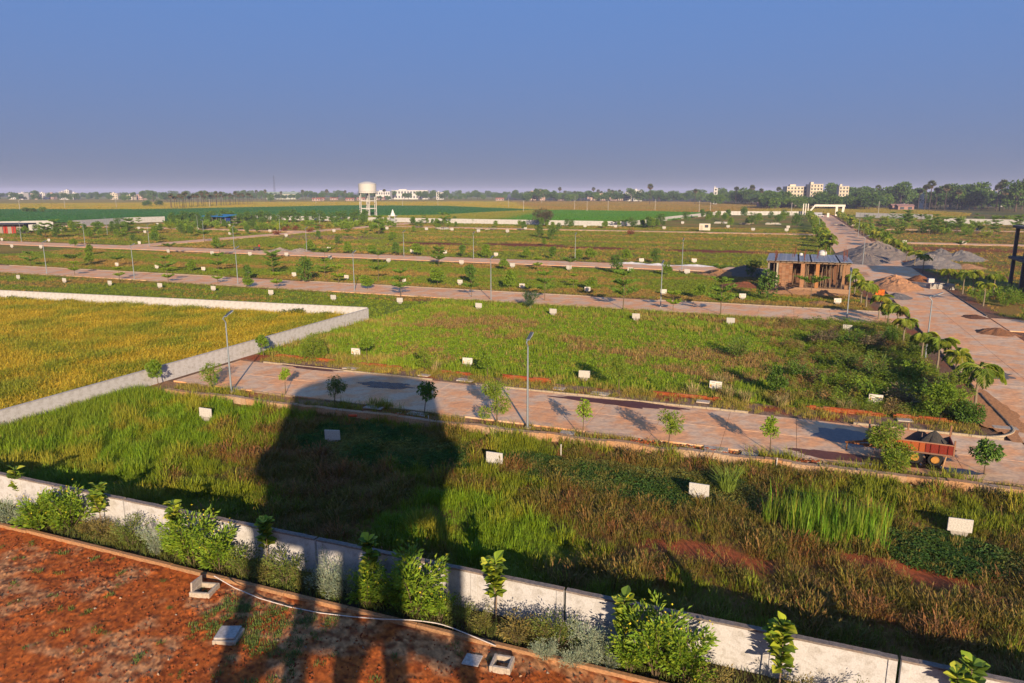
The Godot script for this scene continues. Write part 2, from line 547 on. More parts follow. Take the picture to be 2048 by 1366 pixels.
func slab_road(called: String, label: String, x0: float, x1: float, z0: float, z1: float, nx: int, nz: int) -> Node3D:
	var o := thing(called, label, "road", Vector3(0, 0, 0))
	o.set_meta("kind", "structure")
	var b := MB.new()
	b.quad(Vector3(x0, 0.03, z0), Vector3(x1, 0.03, z0), Vector3(x1, 0.03, z1), Vector3(x0, 0.03, z1), C(0.09, 0.06, 0.045))
	part("sub_base", b.mesh(M.plain), o)
	var w := (x1 - x0) / nx
	var d := (z1 - z0) / nz
	var shapes: Array[ArrayMesh] = []
	for k in 4:
		var mb := MB.new()
		var t := 1.0 - 0.022 * k
		mb.bevel(Vector3(0, 0, 0), Vector3(w - 0.022, 0.12, d - 0.022), 0.008, Color(t, t * (1.0 - 0.012 * k), t * (1.0 - 0.02 * k)))
		shapes.append(mb.mesh(M.road))
	for i in nx:
		for j in nz:
			part("slab", shapes[rng.randi() % 4], o, Vector3(x0 + w * (i + 0.5), 0.04 + R(-0.004, 0.004), z0 + d * (j + 0.5)))
	return o
func sheet_road(called: String, label: String, x0: float, x1: float, z0: float, z1: float, y: float) -> void:
	var mb := MB.new()
	mb.box(Vector3((x0 + x1) / 2, y - 0.1, (z0 + z1) / 2), Vector3(x1 - x0, 0.2, absf(z1 - z0)), WHITE)
	struct(called, mb.mesh(M.road), label, "road")
func kerb_row(called: String, label: String, a: Vector2, b: Vector2, n: int, skip: Array, col: Color, size: Vector3) -> void:
	var o := thing(called, label, "kerb", V3(a), -(b - a).angle())
	var mb := MB.new()
	var l := (b - a).length() / n
	mb.bevel(Vector3.ZERO, Vector3(l - 0.02, size.y, size.z), 0.02, col)
	var me := mb.mesh(M.conc)
	for i in n:
		if i in skip: continue
		part("kerb_stone", me, o, Vector3(l * (i + 0.5), size.y * 0.5 - 0.03 + R(-0.012, 0.012), R(-0.02, 0.02)), R(-0.012, 0.012))
func blotch(called: String, label: String, cat: String, c: Vector2, rx: float, rz: float, y: float, col: Color, m: Material, sd: int) -> void:
	var mb := MB.new()
	var k := 40
	var pts: Array[Vector3] = []
	for i in k:
		var w := TAU * i / k
		var r := 1.0 + 0.45 * nb.get_noise_2d(cos(w) * 4.0 + sd * 9.0, sin(w) * 4.0) + 0.2 * nb.get_noise_2d(cos(w) * 14.0 + sd, sin(w) * 14.0)
		pts.append(Vector3(c.x + cos(w) * rx * r, y, c.y + sin(w) * rz * r))
	for i in k: mb.tri(Vector3(c.x, y, c.y), pts[i], pts[(i + 1) % k], col)
	struct(called, mb.mesh(m), label, cat)
func build_roads() -> void:
	slab_road("cross_road", "dusty pink concrete slab road crossing the foreground", -48.6, 14.9, -53.0, -44.9, 14, 2)
	slab_road("cross_road", "concrete slab road between the middle rows of plots", -166.0, 14.6, -106.6, -97.4, 40, 2)
	sheet_road("cross_road", "narrow concrete road beyond the middle plots", -262.0, 14.6, -160.0, -150.5, 0.09)
	sheet_road("side_road", "pale concrete road running up the left of the layout", -187.0, -179.0, -330.0, -160.0, 0.085)
	sheet_road("cross_road", "farthest concrete cross road on the left of the layout", -330.0, -187.1, -248.0, -240.0, 0.08)
	sheet_road("cross_road", "farthest concrete road before the long white wall", -178.9, 14.6, -299.0, -292.0, 0.08)
	sheet_road("cross_road", "concrete road among the plots right of the main road", 24.6, 160.0, -262.0, -254.5, 0.08)
	sheet_road("cross_road", "farther concrete road right of the main road", 24.6, 160.0, -352.0, -345.0, 0.08)
	sheet_road("cross_road", "concrete side road joining the main road on the right", 24.6, 60.0, -106.6, -97.4, 0.085)
	slab_road("main_road", "wide pink concrete main road leading to the gate", 15.0, 24.4, -140.0, -20.0, 2, 27)
	var mb := MB.new()
	mb.box(Vector3(17.8, -0.01, -347.5), Vector3(13.2, 0.2, 415.0), WHITE)
	struct("main_road", mb.mesh(M.road), "far stretch of the main road up to the gate", "road")
	# kerbs of the front road and of the main road
	kerb_row("kerb", "cream kerb stones along the far side of the front road", Vector2(-48, -53.2), Vector2(14, -53.3), 62, [0, 1, 20, 21, 22, 23, 46, 47, 48, 49, 50, 51, 52], C(0.50, 0.40, 0.28), Vector3(1, 0.2, 0.14))
	kerb_row("kerb", "broken kerb stones along the near side of the front road", Vector2(-47, -44.75), Vector2(14, -44.75), 61, [3, 4, 5, 6, 11, 12, 13, 26, 27, 28, 29, 30, 31, 32, 33, 34, 40, 41, 42, 43, 44, 52, 53], C(0.34, 0.24, 0.17), Vector3(1, 0.17, 0.12))
	kerb_row("kerb", "dark kerb stones on the near left side of the main road", Vector2(15.1, -56.4), Vector2(14.9, -96.0), 40, [9, 10, 24], C(0.16, 0.13, 0.11), Vector3(1, 0.2, 0.14))
	kerb_row("kerb", "dark kerb stones along the right side of the main road", Vector2(24.5, -108.0), Vector2(24.5, -168.0), 60, [30, 31, 32], C(0.17, 0.15, 0.14), Vector3(1, 0.24, 0.16))
	kerb_row("kerb", "pale kerb stones along the far side of the middle road", Vector2(-160, -106.9), Vector2(12, -106.9), 115, range(40, 52) + range(88, 95), C(0.48, 0.38, 0.28), Vector3(1.5, 0.2, 0.15))
	kerb_row("kerb", "pale kerb stones along the near side of the middle road", Vector2(-160, -97.2), Vector2(12, -97.2), 115, range(20, 34) + range(60, 75), C(0.40, 0.30, 0.21), Vector3(1.5, 0.17, 0.15))
	var cv := thing("corner_kerb", "curved cream kerb at the junction corner", "kerb", Vector3(12.2, 0, -56.2))
	for i in 9:
		var k := MB.new()
		var w := deg_to_rad(86.0 - i * 11.0)
		k.bevel(Vector3.ZERO, Vector3(0.58, 0.2, 0.15), 0.02, C(0.52, 0.42, 0.30))
		part("kerb_stone", k.mesh(M.conc), cv, Vector3(cos(w) * 2.95, 0.07, sin(w) * 2.95), -w + PI / 2)
	# the mud-stained edge wall between the front plots and the road
	var dw := thing("edge_wall", "low mud stained concrete edge wall beside the front road", "low wall", Vector3(-46, 0, -41.75))
	for i in 15:
		var a := Vector2(-46.0 + i * 4.0, -41.75 - i * 0.105)
		var k := MB.new()
		var l := 4.0
		var seg := 8
		for q in seg:
			var y := 0.46 + nb.get_noise_2d(a.x + q * 0.5, 3.0) * 0.12
			var g := C(0.52, 0.27, 0.12).lerp(C(0.52, 0.37, 0.25), clampf(0.5 + nb.get_noise_2d(a.x + q * 0.5, 80.0), 0, 1))
			k.box(Vector3((q + 0.5) * l / seg, y / 2 - 0.06, nb.get_noise_2d(a.x + q * 0.5, 30.0) * 0.12), Vector3(l / seg - 0.003, y + 0.12, 0.42), jit(g, 0.06))
		part("wall_segment", k.mesh(M.conc), dw, Vector3(i * 4.0, 0, -i * 0.105))
	# brick edging behind the far verge, in runs with gaps
	var runs := [[-47.0, -39.5, 0.2], [-37.5, -32.5, 0.22], [-29.0, -25.5, 0.2], [-22.6, -18.2, 0.34], [-9.5, -4.0, 0.24], [2.0, 7.5, 0.26], [7.8, 12.0, 0.28]]
	for i in runs.size():
		var q: Array = runs[i]
		var o := thing("brick_edging", "low red brick edging, %s run from left on the far verge" % ORD[i], "brick edging", Vector3(q[0], 0, -56.1), 0.0, "brick edging runs on the far verge")
		var mb2 := MB.new()
		mb2.bevel(Vector3(0, 0, 0), Vector3(0.215, 0.07, 0.22), 0.008, WHITE)
		var shapes: Array[ArrayMesh] = []
		for k in 3:
			var m3 := MB.new()
			m3.bevel(Vector3.ZERO, Vector3(0.46, 0.075, 0.22), 0.01, [C(0.46, 0.115, 0.035), C(0.36, 0.085, 0.03), C(0.42, 0.15, 0.06)][k])
			shapes.append(m3.mesh(M.brick))
		var rows := int(q[2] / 0.085) + 1
		for r in rows:
			var nb2 := int((q[1] - q[0]) / 0.47)
			var merged := MB.new()
			for k in nb2:
				if r == rows - 1 and rng.randf() < 0.2: continue
				part("brick", shapes[rng.randi() % 3], o, Vector3((k + 0.5) * 0.47 + (0.2 if r % 2 else 0.0), 0.03 + r * 0.085, R(-0.015, 0.015)), R(-0.02, 0.02))
	# wet mud and puddles that lie along the kerbs
	blotch("mud_patch", "wet red mud along the far kerb of the front road", "mud", Vector2(-11.52, -52.21), 5.2, 0.75, 0.108, C(0.13, 0.045, 0.025), M.sheet, 1)
	blotch("mud_patch", "wet red mud on the near road edge before the trailer", "mud", Vector2(4.07, -45.95), 3.6, 0.75, 0.108, C(0.17, 0.06, 0.03), M.sheet, 2)
	blotch("mud_patch", "damp red earth at the left end of the front road", "mud", Vector2(-40.34, -53.14), 3.4, 0.7, 0.108, C(0.15, 0.06, 0.035), M.sheet, 3)
	blotch("puddle", "shallow wet sheen on the slab beside the trailer", "puddle", Vector2(4.60, -49.93), 2.2, 1.7, 0.106, C(0.20, 0.17, 0.155), M.sheet, 4)
	blotch("puddle", "dark puddle under the tail of the trailer", "puddle", Vector2(8.63, -45.90), 2.6, 0.5, 0.107, C(0.6, 0.6, 0.6), M.water, 5)
	blotch("mud_patch", "red earth washed over the main road corner", "mud", Vector2(14.68, -59.40), 1.8, 6.0, 0.108, C(0.62, 0.30, 0.13), M.soil, 6)
	blotch("mud_patch", "grey grit spilled on the main road by the palms", "grit", Vector2(17.53, -72.61), 1.6, 1.6, 0.108, C(0.22, 0.20, 0.19), M.gravel, 7)

# ---- grass and other ground cover
func tuft_mesh(blades: int, h: float, spread: float, w: float, lean: float, head := false) -> ArrayMesh:
	var mb := MB.new()
	for i in blades:
		var a := R(0, TAU)
		var r := spread * sqrt(rng.randf())
		var p := Vector3(cos(a) * r, -0.03, sin(a) * r)
		var d := Vector3(cos(a + R(-1.2, 1.2)), 0, sin(a + R(-1.2, 1.2))) * lean * h * R(0.3, 1.0)
		var hh := h * R(0.55, 1.1)
		var s := Vector3(d.z, 0, -d.x).normalized().rotated(Vector3.UP, R(-0.7, 0.7)) * w * 0.5
		var q := p + d * 0.35 + Vector3(0, hh * 0.6, 0)
		var t := p + d + Vector3(0, hh * R(0.85, 1.0), 0)
		var k := R(0.8, 1.15)
		var col := Color(k, k, k * R(0.85, 1.0))
		mb.quad(p - s, q - s * 0.8, q + s * 0.8, p + s, col)
		mb.tri(q - s * 0.8, t, q + s * 0.8, col)
		if head:
			var hc := Color(k * 1.7, k * 1.25, k * 1.4)
			var up := (t - q).normalized()
			mb.tri(t - up * h * 0.2, t - up * h * 0.08 + s * 1.6, t + up * h * 0.1, hc)
			mb.tri(t - up * h * 0.2, t + up * h * 0.1, t - up * h * 0.08 - s * 1.6, hc)
	return mb.mesh(M.grass)
func creeper_mesh() -> ArrayMesh:
	var mb := MB.new()
	for i in 26:
		var a := R(0, TAU)
		var r := 0.36 * sqrt(rng.randf())
		var p := Vector3(cos(a) * r, R(0.03, 0.2), sin(a) * r)
		var b := R(0, TAU)
		var k := R(0.7, 1.25)
		mb.leaf(p, Vector3(cos(b), R(-0.3, 0.35), sin(b)).normalized(), Vector3(R(-0.4, 0.4), 1, R(-0.4, 0.4)), R(0.08, 0.14), R(0.07, 0.11), Color(k, k, k))
	return mb.mesh(M.creep)
func pick(a: float) -> bool: return rng.randf() < a
func build_grass() -> void:
	var short := Scatter.new()
	var tall := Scatter.new()
	var dry := Scatter.new()
	var creep := Scatter.new()
	var reed := Scatter.new()
	# front plots, between the near wall and the edge wall
	var st := 0.165
	for j in int(20.0 / st):
		for i in int(66.0 / st):
			var x := -50.0 + i * st + R(-0.09, 0.09)
			var z := -23.5 - j * st + R(-0.09, 0.09)
			if x < -49.2 or x > 15.0 or z < edge_z(x) + 0.15: continue
			var y := ground_y(x, z)
			var n := na.get_noise_2d(x, z)
			var m := nb.get_noise_2d(x, z)
			var hf := clampf(1.0 + nb.get_noise_2d(x * 2.0 + 50.0, z * 2.0) * 1.3 + m * 0.5, 0.4, 1.7)
			if creeper_at(x, z) > 0.5 + R(-0.25, 0.25):
				if pick(0.9): creep.add(Vector3(x, y, z), R(0, TAU), Vector3.ONE * R(0.7, 1.3) * clampf(hf, 0.7, 1.2), jit(C(0.050, 0.092, 0.018).lerp(C(0.13, 0.13, 0.03), S(-0.05, 0.35, m + rng.randf() * 0.3 - 0.1)), 0.4))
				if pick(0.2): short.add(Vector3(x, y, z), R(0, TAU), Vector3.ONE * R(0.8, 1.5), jit(C(0.17, 0.14, 0.03), 0.25))
				continue
			if reeds_at(x, z) > 0.5 + R(-0.3, 0.3):
				if pick(0.75): reed.add(Vector3(x, y, z), R(0, TAU), Vector3(1, R(0.5, 1.15) * clampf(hf, 0.75, 1.15), 1), jit(C(0.105, 0.215, 0.010).lerp(C(0.22, 0.22, 0.03), pow(rng.randf(), 3.0)), 0.28), R(-0.1, 0.1))
				else: dry.add(Vector3(x, y, z), R(0, TAU), Vector3.ONE * R(0.6, 1.3), jit(C(0.26, 0.15, 0.05), 0.25))
				continue
			if bare_at(x, z) > 0.3 and pick(0.93): continue
			if z < edge_z(x) + 0.7 and pick(0.55): continue
			var brown := S(-0.14, 0.24, n * 0.9 + m * 0.5 + (clampf(x, -40, 6) + 21.0) * 0.011 - 0.3 * ell(x, z, Vector2(-14.10, -29.93), 5.0, 3.6) + 0.35 * ell(x, z, Vector2(-24.33, -32.15), 4.6, 2.6) - 0.2 * S(-38.0, -40.0, z))
			var bright := clampf(ell(x, z, Vector2(-13.87, -29.43), 4.5, 3.0) + S(-30.0, -36.0, x), 0, 1)
			if pick(brown):
				var t := C(0.215, 0.118, 0.036).lerp(C(0.12, 0.115, 0.014), rng.randf()).lerp(C(0.22, 0.09, 0.035), S(0.1, 0.35, nb.get_noise_2d(x * 1.3 + 9.0, z * 1.3)) * 0.8)
				if pick(0.5): dry.add(Vector3(x, y, z), R(0, TAU), Vector3.ONE * R(0.6, 1.15) * hf, jit(t, 0.25), R(-0.25, 0.25))
				else: short.add(Vector3(x, y, z), R(0, TAU), Vector3.ONE * R(0.8, 1.5) * hf, jit(t.lerp(C(0.09, 0.12, 0.012), 0.55), 0.3), R(-0.25, 0.25))
			else:
				var g := C(0.145, 0.175, 0.011).lerp(C(0.135, 0.215, 0.010), bright).lerp(C(0.24, 0.225, 0.02), S(-0.05, 0.35, m))
				if pick(0.25 + 0.5 * bright): tall.add(Vector3(x, y, z), R(0, TAU), Vector3.ONE * R(0.55, 1.05) * hf, jit(g, 0.25), R(-0.2, 0.2))
				else: short.add(Vector3(x, y, z), R(0, TAU), Vector3.ONE * R(0.9, 1.7) * hf, jit(g, 0.25), R(-0.2, 0.2))
	# thick grass that leans on the field wall
	for i in 2200:
		var x := -49.0 + absf(rng.randfn(0, 2.2))
		var z := R(-24, -41.5)
		tall.add(Vector3(x, 0, z), R(0, TAU), Vector3.ONE * R(0.8, 1.3), jit(C(0.15, 0.21, 0.012), 0.25), R(-0.2, 0.2))
	scatter("meadow_grass", short, tuft_mesh(9, 0.30, 0.13, 0.022, 0.7), "short mixed grass covering the front plots", "grass")
	scatter("tall_grass", tall, tuft_mesh(9, 0.72, 0.15, 0.024, 0.5), "tall green grass on the left front plot", "grass")
	scatter("dry_grass", dry, tuft_mesh(9, 0.5, 0.16, 0.018, 0.8, true), "brown seeding grass across the front plots", "grass")
	scatter("creeper", creep, creeper_mesh(), "dark green creeping plants in the wet hollows", "creeper")
	scatter("reeds", reed, tuft_mesh(9, 1.9, 0.13, 0.024, 0.22), "tall bright green reeds in the right front plot", "reeds")
	# the second row of plots, between front road and middle road
	short = Scatter.new(); tall = Scatter.new(); dry = Scatter.new()
	var weed := Scatter.new()
	st = 0.26
	for j in int(40.0 / st):
		for i in int(63.0 / st):
			var x := -49.2 + i * st + R(-0.14, 0.14)
			var z := -56.4 - j * st + R(-0.14, 0.14)
			if x > 13.0 or z < -96.4: continue
			var y := ground_y(x, z)
			var s := streak(x, z)
			var m := nb.get_noise_2d(x, z)
			var edge := maxf(S(-61.0, -58.0, z), maxf(S(-41.0, -47.0, x) * S(-84.0, -74.0, z), S(-91.0, -95.0, z) * 0.7))
			var right := S(-2.0, 8.0, x + m * 6.0)
			var tuss := S(0.22, 0.42, na.get_noise_2d(x * 1.6 + 70.0, z * 1.6))
			if pick(right * 0.3):
				weed.add(Vector3(x, y, z), R(0, TAU), Vector3.ONE * R(0.6, 1.3), jit(C(0.13, 0.19, 0.014).lerp(C(0.20, 0.13, 0.05), S(0.05, 0.35, m)), 0.3))
			elif pick(maxf(edge * 0.55, tuss * 0.6)):
				tall.add(Vector3(x, y, z), R(0, TAU), Vector3.ONE * R(0.5, 1.1), jit(C(0.16, 0.225, 0.014).lerp(C(0.27, 0.21, 0.05), S(-0.05, 0.45, m)), 0.25), R(-0.2, 0.2))
			elif pick(0.06 + 0.5 * S(0.08, 0.42, s + m * 0.5)):
				dry.add(Vector3(x, y, z), R(0, TAU), Vector3.ONE * R(0.4, 0.8), jit(C(0.27, 0.165, 0.06), 0.25), R(-0.2, 0.2))
			else:
				short.add(Vector3(x, y, z), R(0, TAU), Vector3(1, R(0.4, 1.1), 1) * R(0.8, 1.3), jit(C(0.165, 0.25, 0.010).lerp(C(0.26, 0.225, 0.03), S(-0.05, 0.4, m + s * 0.5) * 0.5), 0.22))
	scatter("meadow_grass", short, tuft_mesh(12, 0.22, 0.24, 0.035, 0.9), "short green grass covering the second row of plots", "grass")
	scatter("tall_grass", tall, tuft_mesh(10, 0.7, 0.2, 0.035, 0.5), "taller grass tufts at the rim of the second plots", "grass")
	scatter("dry_grass", dry, tuft_mesh(9, 0.55, 0.2, 0.03, 0.8, true), "brown dry grass patches in the second plots", "grass")
	scatter("weeds", weed, weed_mesh(), "dense leafy weeds at the right of the second plots", "weeds")
	# ripe rice behind the white field walls
	var rice := Scatter.new()
	st = 0.3
	for j in int(54.0 / st):
		for i in int(72.0 / st):
			var x := -50.1 - i * st + R(-0.1, 0.1)
			var z := -26.0 - j * st + R(-0.1, 0.1)
			if z < -77.2 - (x + 49.8) * 0.099: continue
			if x < -52.0 - (-26.0 - z) * 1.55 - 6.0: continue
			var m := nb.get_noise_2d(x, z * 0.8)
			rice.add(Vector3(x, 0, z), R(0, TAU), Vector3(1, R(0.75, 1.15) + m * 0.45, 1), jit(C(0.385, 0.275, 0.022).lerp(C(0.19, 0.21, 0.016), S(-0.25, 0.45, na.get_noise_2d(x * 2.0, z * 2.0) + m * 0.6 + R(-0.25, 0.25))), 0.28), R(-0.4, 0.4))
	scatter("ripe_rice", rice, tuft_mesh(20, 0.75, 0.19, 0.026, 0.8, true), "golden ripe rice inside the white field walls", "rice")
	var rim := Scatter.new()
	for i in 420:
		var x := R(-112, -50)
		rim.add(Vector3(x, 0, -77.0 - (x + 49.8) * 0.099 + R(0.0, 0.8)), R(0, TAU), Vector3.ONE * R(0.5, 1.2) * (0.4 + S(-0.1, 0.4, na.get_noise_2d(x * 3.0, 9.0))), jit(C(0.10, 0.13, 0.025), 0.25))
	scatter("rim_weeds", rim, weed_mesh(), "dark weeds along the foot of the field wall", "weeds")
	# middle and far plots: coarser tufts
	var mid := Scatter.new()
	var mdry := Scatter.new()
	for i in 46000:
		var x := R(-190, 10.5)
		var z := R(-147.5, -108.6)
		if pick(0.2): z = R(-96.0, -78.5) + 0.0
		if z > -97.0 and x > -50.0: continue
		if z > -97.0 and z > -78.6 - (x + 49.8) * 0.099: continue
		var s := streak(x, z) + nb.get_noise_2d(x, z) * 0.25
		if pick(S(-0.2, 0.3, s)): mdry.add(Vector3(x, ground_y(x, z), z), R(0, TAU), Vector3.ONE * R(0.5, 1.0), jit(C(0.28, 0.180, 0.045), 0.28))
		else: mid.add(Vector3(x, ground_y(x, z), z), R(0, TAU), Vector3.ONE * R(0.6, 1.2), jit(C(0.145, 0.19, 0.014), 0.28))
	for i in 60000:
		var x := R(-300, 10)
		var z := R(-336, -162)
		if x < -320.0 or (x > -188.0 and x < -178.0): continue
		if (z < -239.0 and z > -249.0 and x < -187.0) or (z < -291.0 and z > -300.0 and x > -179.0): continue
		if pick(red_far(x, z)) or pick(ell(x, z, Vector2(-156.26, -217.37), 26.0, 13.0) * 0.7): continue
		var s := streak(x, z) + nb.get_noise_2d(x, z) * 0.2
		var k := R(0.7, 1.6)
		if pick(S(-0.05, 0.4, s)): mdry.add(Vector3(x, 0, z), R(0, TAU), Vector3.ONE * k, jit(C(0.29, 0.19, 0.045), 0.28))
		else: mid.add(Vector3(x, 0, z), R(0, TAU), Vector3.ONE * k, jit(C(0.15, 0.180, 0.014), 0.28))
	for i in 22000:
		var x := R(26.5, 130)
		var z := R(-480, -60)
		if (z < -97.0 and z > -107.0) or (z < -254.0 and z > -262.5) or (z < -344.0 and z > -353.0): continue
		if pick(red_far(x, z)): continue
		var k := R(0.6, 1.5)
		if pick(0.55): mdry.add(Vector3(x, 0, z), R(0, TAU), Vector3.ONE * k, jit(C(0.32, 0.19, 0.045), 0.28))
		else: mid.add(Vector3(x, 0, z), R(0, TAU), Vector3.ONE * k, jit(C(0.15, 0.18, 0.012), 0.28))
	scatter("plot_grass", mid, tuft_mesh(11, 0.34, 0.42, 0.06, 1.0), "green grass of the middle and far plots", "grass")
	scatter("plot_straw", mdry, tuft_mesh(11, 0.42, 0.42, 0.05, 0.9), "straw coloured grass of the middle and far plots", "grass")
	# verges: sparse weeds and tufts
	var vg := Scatter.new()
	for i in 4800:
		var x := R(-47, 13)
		var z := R(-44.6, -42.4) if pick(0.45) else R(-56.4, -53.6)
		if nb.get_noise_2d(x * 0.7, z + 30.0) < -0.02 and pick(0.8): continue
		vg.add(Vector3(x, 0, z), R(0, TAU), Vector3.ONE * R(0.35, 1.0), jit(C(0.18, 0.19, 0.02).lerp(C(0.30, 0.2, 0.05), rng.randf()), 0.25))
	for i in 2600:
		var x := R(-160, 11)
		var z := R(-97.2, -95.2) if pick(0.5) else R(-109.5, -107.2)
		vg.add(Vector3(x, 0, z), R(0, TAU), Vector3.ONE * R(0.4, 0.9), jit(C(0.16, 0.14, 0.03), 0.25))
	scatter("verge_grass", vg, tuft_mesh(10, 0.5, 0.22, 0.03, 0.7), "sparse tufts of grass on the road verges", "grass")
	# pale plumed tussocks along the far verge
	var tp := [Vector2(-29.36, -56.38), Vector2(-6.47, -56.84), Vector2(-3.78, -57.11), Vector2(-2.43, -56.60), Vector2(0.15, -56.17), Vector2(4.69, -56.57), Vector2(-4.70, -60.77)]
	for i in tp.size():
		var t := thing("plume_grass", "pale plumed grass tussock, %s from left on the far verge" % ORD[i], "tussock", V3(tp[i]), R(0, 6), "plumed tussocks on the far verge")
		part("blades", tinted_tuft(130, R(0.8, 1.05), 0.4, 0.028, 0.8, C(0.17, 0.17, 0.05)), t)
		part("plumes", tinted_tuft(70, R(0.95, 1.2), 0.35, 0.035, 0.9, C(0.36, 0.26, 0.13)), t)
	var gt := thing("fountain_grass", "bright green fountain of grass at the edge wall before the third board", "tussock", V3(Vector2(-2.21, -38.10)), 0.3)
	part("blades", tinted_tuft(230, 1.6, 0.3, 0.035, 0.75, C(0.15, 0.21, 0.035)), gt)
func tinted_tuft(blades: int, h: float, spread: float, w: float, lean: float, col: Color) -> ArrayMesh:
	var me := tuft_mesh(blades, h, spread, w, lean)
	var a := me.surface_get_arrays(0)
	var c: PackedColorArray = a[Mesh.ARRAY_COLOR]
	for i in c.size(): c[i] = c[i] * col
	a[Mesh.ARRAY_COLOR] = c
	var r := ArrayMesh.new()
	r.add_surface_from_arrays(Mesh.PRIMITIVE_TRIANGLES, a)
	r.surface_set_material(0, M.grass)
	return r
func weed_mesh() -> ArrayMesh:
	var mb := MB.new()
	for i in 34:
		var a := R(0, TAU)
		var r := 0.38 * sqrt(rng.randf())
		var p := Vector3(cos(a) * r, R(0.08, 0.75) * (1.1 - r), sin(a) * r)
		var b := R(0, TAU)
		var k := R(0.75, 1.25)
		mb.leaf(p, Vector3(cos(b), R(-0.2, 0.8), sin(b)).normalized(), Vector3(R(-0.5, 0.5), 1, R(-0.5, 0.5)), R(0.14, 0.26), R(0.06, 0.1), Color(k, k, k * 0.95))
	for i in 5:
		mb.tube([Vector3(R(-0.1, 0.1), -0.05, R(-0.1, 0.1)), Vector3(R(-0.25, 0.25), R(0.5, 0.7), R(-0.25, 0.25))], [0.012, 0.005], 3, C(0.8, 0.6, 0.6), false)
	return mb.mesh(M.grass)

func RU() -> Vector3: return Vector3(rng.randfn(), rng.randfn() + 0.4, rng.randfn()).normalized()  # leaves face every way
# ---- plants: each maker returns [wood mesh, leaf mesh]
func sapling(h: float, cr: float, ch: float, n: int, ll: float, lw: float, col: Color, col2: Color, droop := 0.2, open := 0.35) -> Array:
	var w := MB.new()
	var f := MB.new()
	var bark := C(0.17, 0.12, 0.08)
	var bend := Vector3(R(-0.1, 0.1), 0, R(-0.1, 0.1)) * h
	var top := Vector3(bend.x, h - ch * 0.35, bend.z)
	w.tube([Vector3(0, -0.1, 0), bend * 0.4 + Vector3(0, h * 0.35, 0), top], [0.02 + h * 0.011, 0.012 + h * 0.008, 0.012], 6, bark, false)
	var cc := Vector3(bend.x, h - ch * 0.5, bend.z)
	var lobes: Array = []
	for i in 7:
		var a := TAU * i / 7.0 + R(-0.4, 0.4)
		var q := cc + Vector3(cos(a) * cr * R(0.35, 0.7), R(-0.38, 0.38) * ch, sin(a) * cr * R(0.35, 0.7))
		lobes.append([q, cr * R(0.32, 0.6)])
		w.tube([cc - Vector3(0, ch * 0.35, 0), (cc + q) * 0.5 - Vector3(0, ch * 0.05, 0), q], [0.016 + 0.004 * h, 0.01, 0.004], 4, bark, false)
	lobes.append([cc + Vector3(0, ch * 0.35, 0), cr * 0.45])
	for i in n:
		var lo: Array = lobes[rng.randi() % lobes.size()]
		var d := Vector3(rng.randfn(), rng.randfn(), rng.randfn()).normalized()
		var p: Vector3 = lo[0] + d * float(lo[1]) * pow(rng.randf(), open) * Vector3(1, minf(ch / cr * 0.6, 1.0), 1)
		var dir := (d + Vector3(R(-0.6, 0.6), R(-0.4, 0.5) - droop, R(-0.6, 0.6))).normalized()
		f.leaf(p, dir, RU(), ll * R(0.7, 1.2), lw * R(0.7, 1.2), jit(col.lerp(col2, rng.randf()), 0.2))
	return [w.mesh(M.bark), f.mesh(M.leaf)]
func terminalia(h: float, rr: float, tiers: int, col: Color) -> Array:  # layered tree: whorls of rising branches
	var w := MB.new()
	var f := MB.new()
	var bark := C(0.20, 0.15, 0.10)
	w.tube([Vector3(0, -0.1, 0), Vector3(R(-0.1, 0.1), h * 0.5, R(-0.1, 0.1)), Vector3(0, h, 0)], [0.03 + h * 0.011, 0.03 + h * 0.005, 0.012], 6, bark, false)
	for t in tiers:
		var u := (0.36 + 0.5 * t / maxf(1.0, tiers - 1.0)) if tiers > 1 else 0.6
		var y := h * u + R(-0.1, 0.1)
		var r := rr * (1.0 - 0.42 * t / maxf(1.0, tiers - 0.4)) * R(0.75, 1.15)
		var k := 6 + rng.randi() % 2
		for i in k:
			var a := TAU * i / k + R(-0.3, 0.3) + t * 0.5
			var e := Vector3(cos(a) * r, r * R(0.38, 0.62), sin(a) * r) * R(0.7, 1.1)
			w.tube([Vector3(0, y, 0), Vector3(0, y, 0) + e * 0.5 - Vector3(0, r * 0.03, 0), Vector3(0, y, 0) + e], [0.02 + 0.01 * r, 0.014, 0.005], 4, bark, false)
			var m := int(26 + 46 * r)
			for j in m:
				var q := pow(rng.randf(), 0.6)
				var sp := Vector3(R(-1, 1), R(-0.12, 0.3), R(-1, 1)) * r * 0.26 * q
				f.leaf(Vector3(0, y, 0) + e * (0.12 + 0.92 * q) + sp, Vector3(cos(a + R(-1.6, 1.6)), R(-0.1, 0.5), sin(a + R(-1.6, 1.6))).normalized(), RU(), R(0.2, 0.34) + 0.03 * r, R(0.1, 0.17), jit(col, 0.28))
	return [w.mesh(M.bark), f.mesh(M.leaf)]
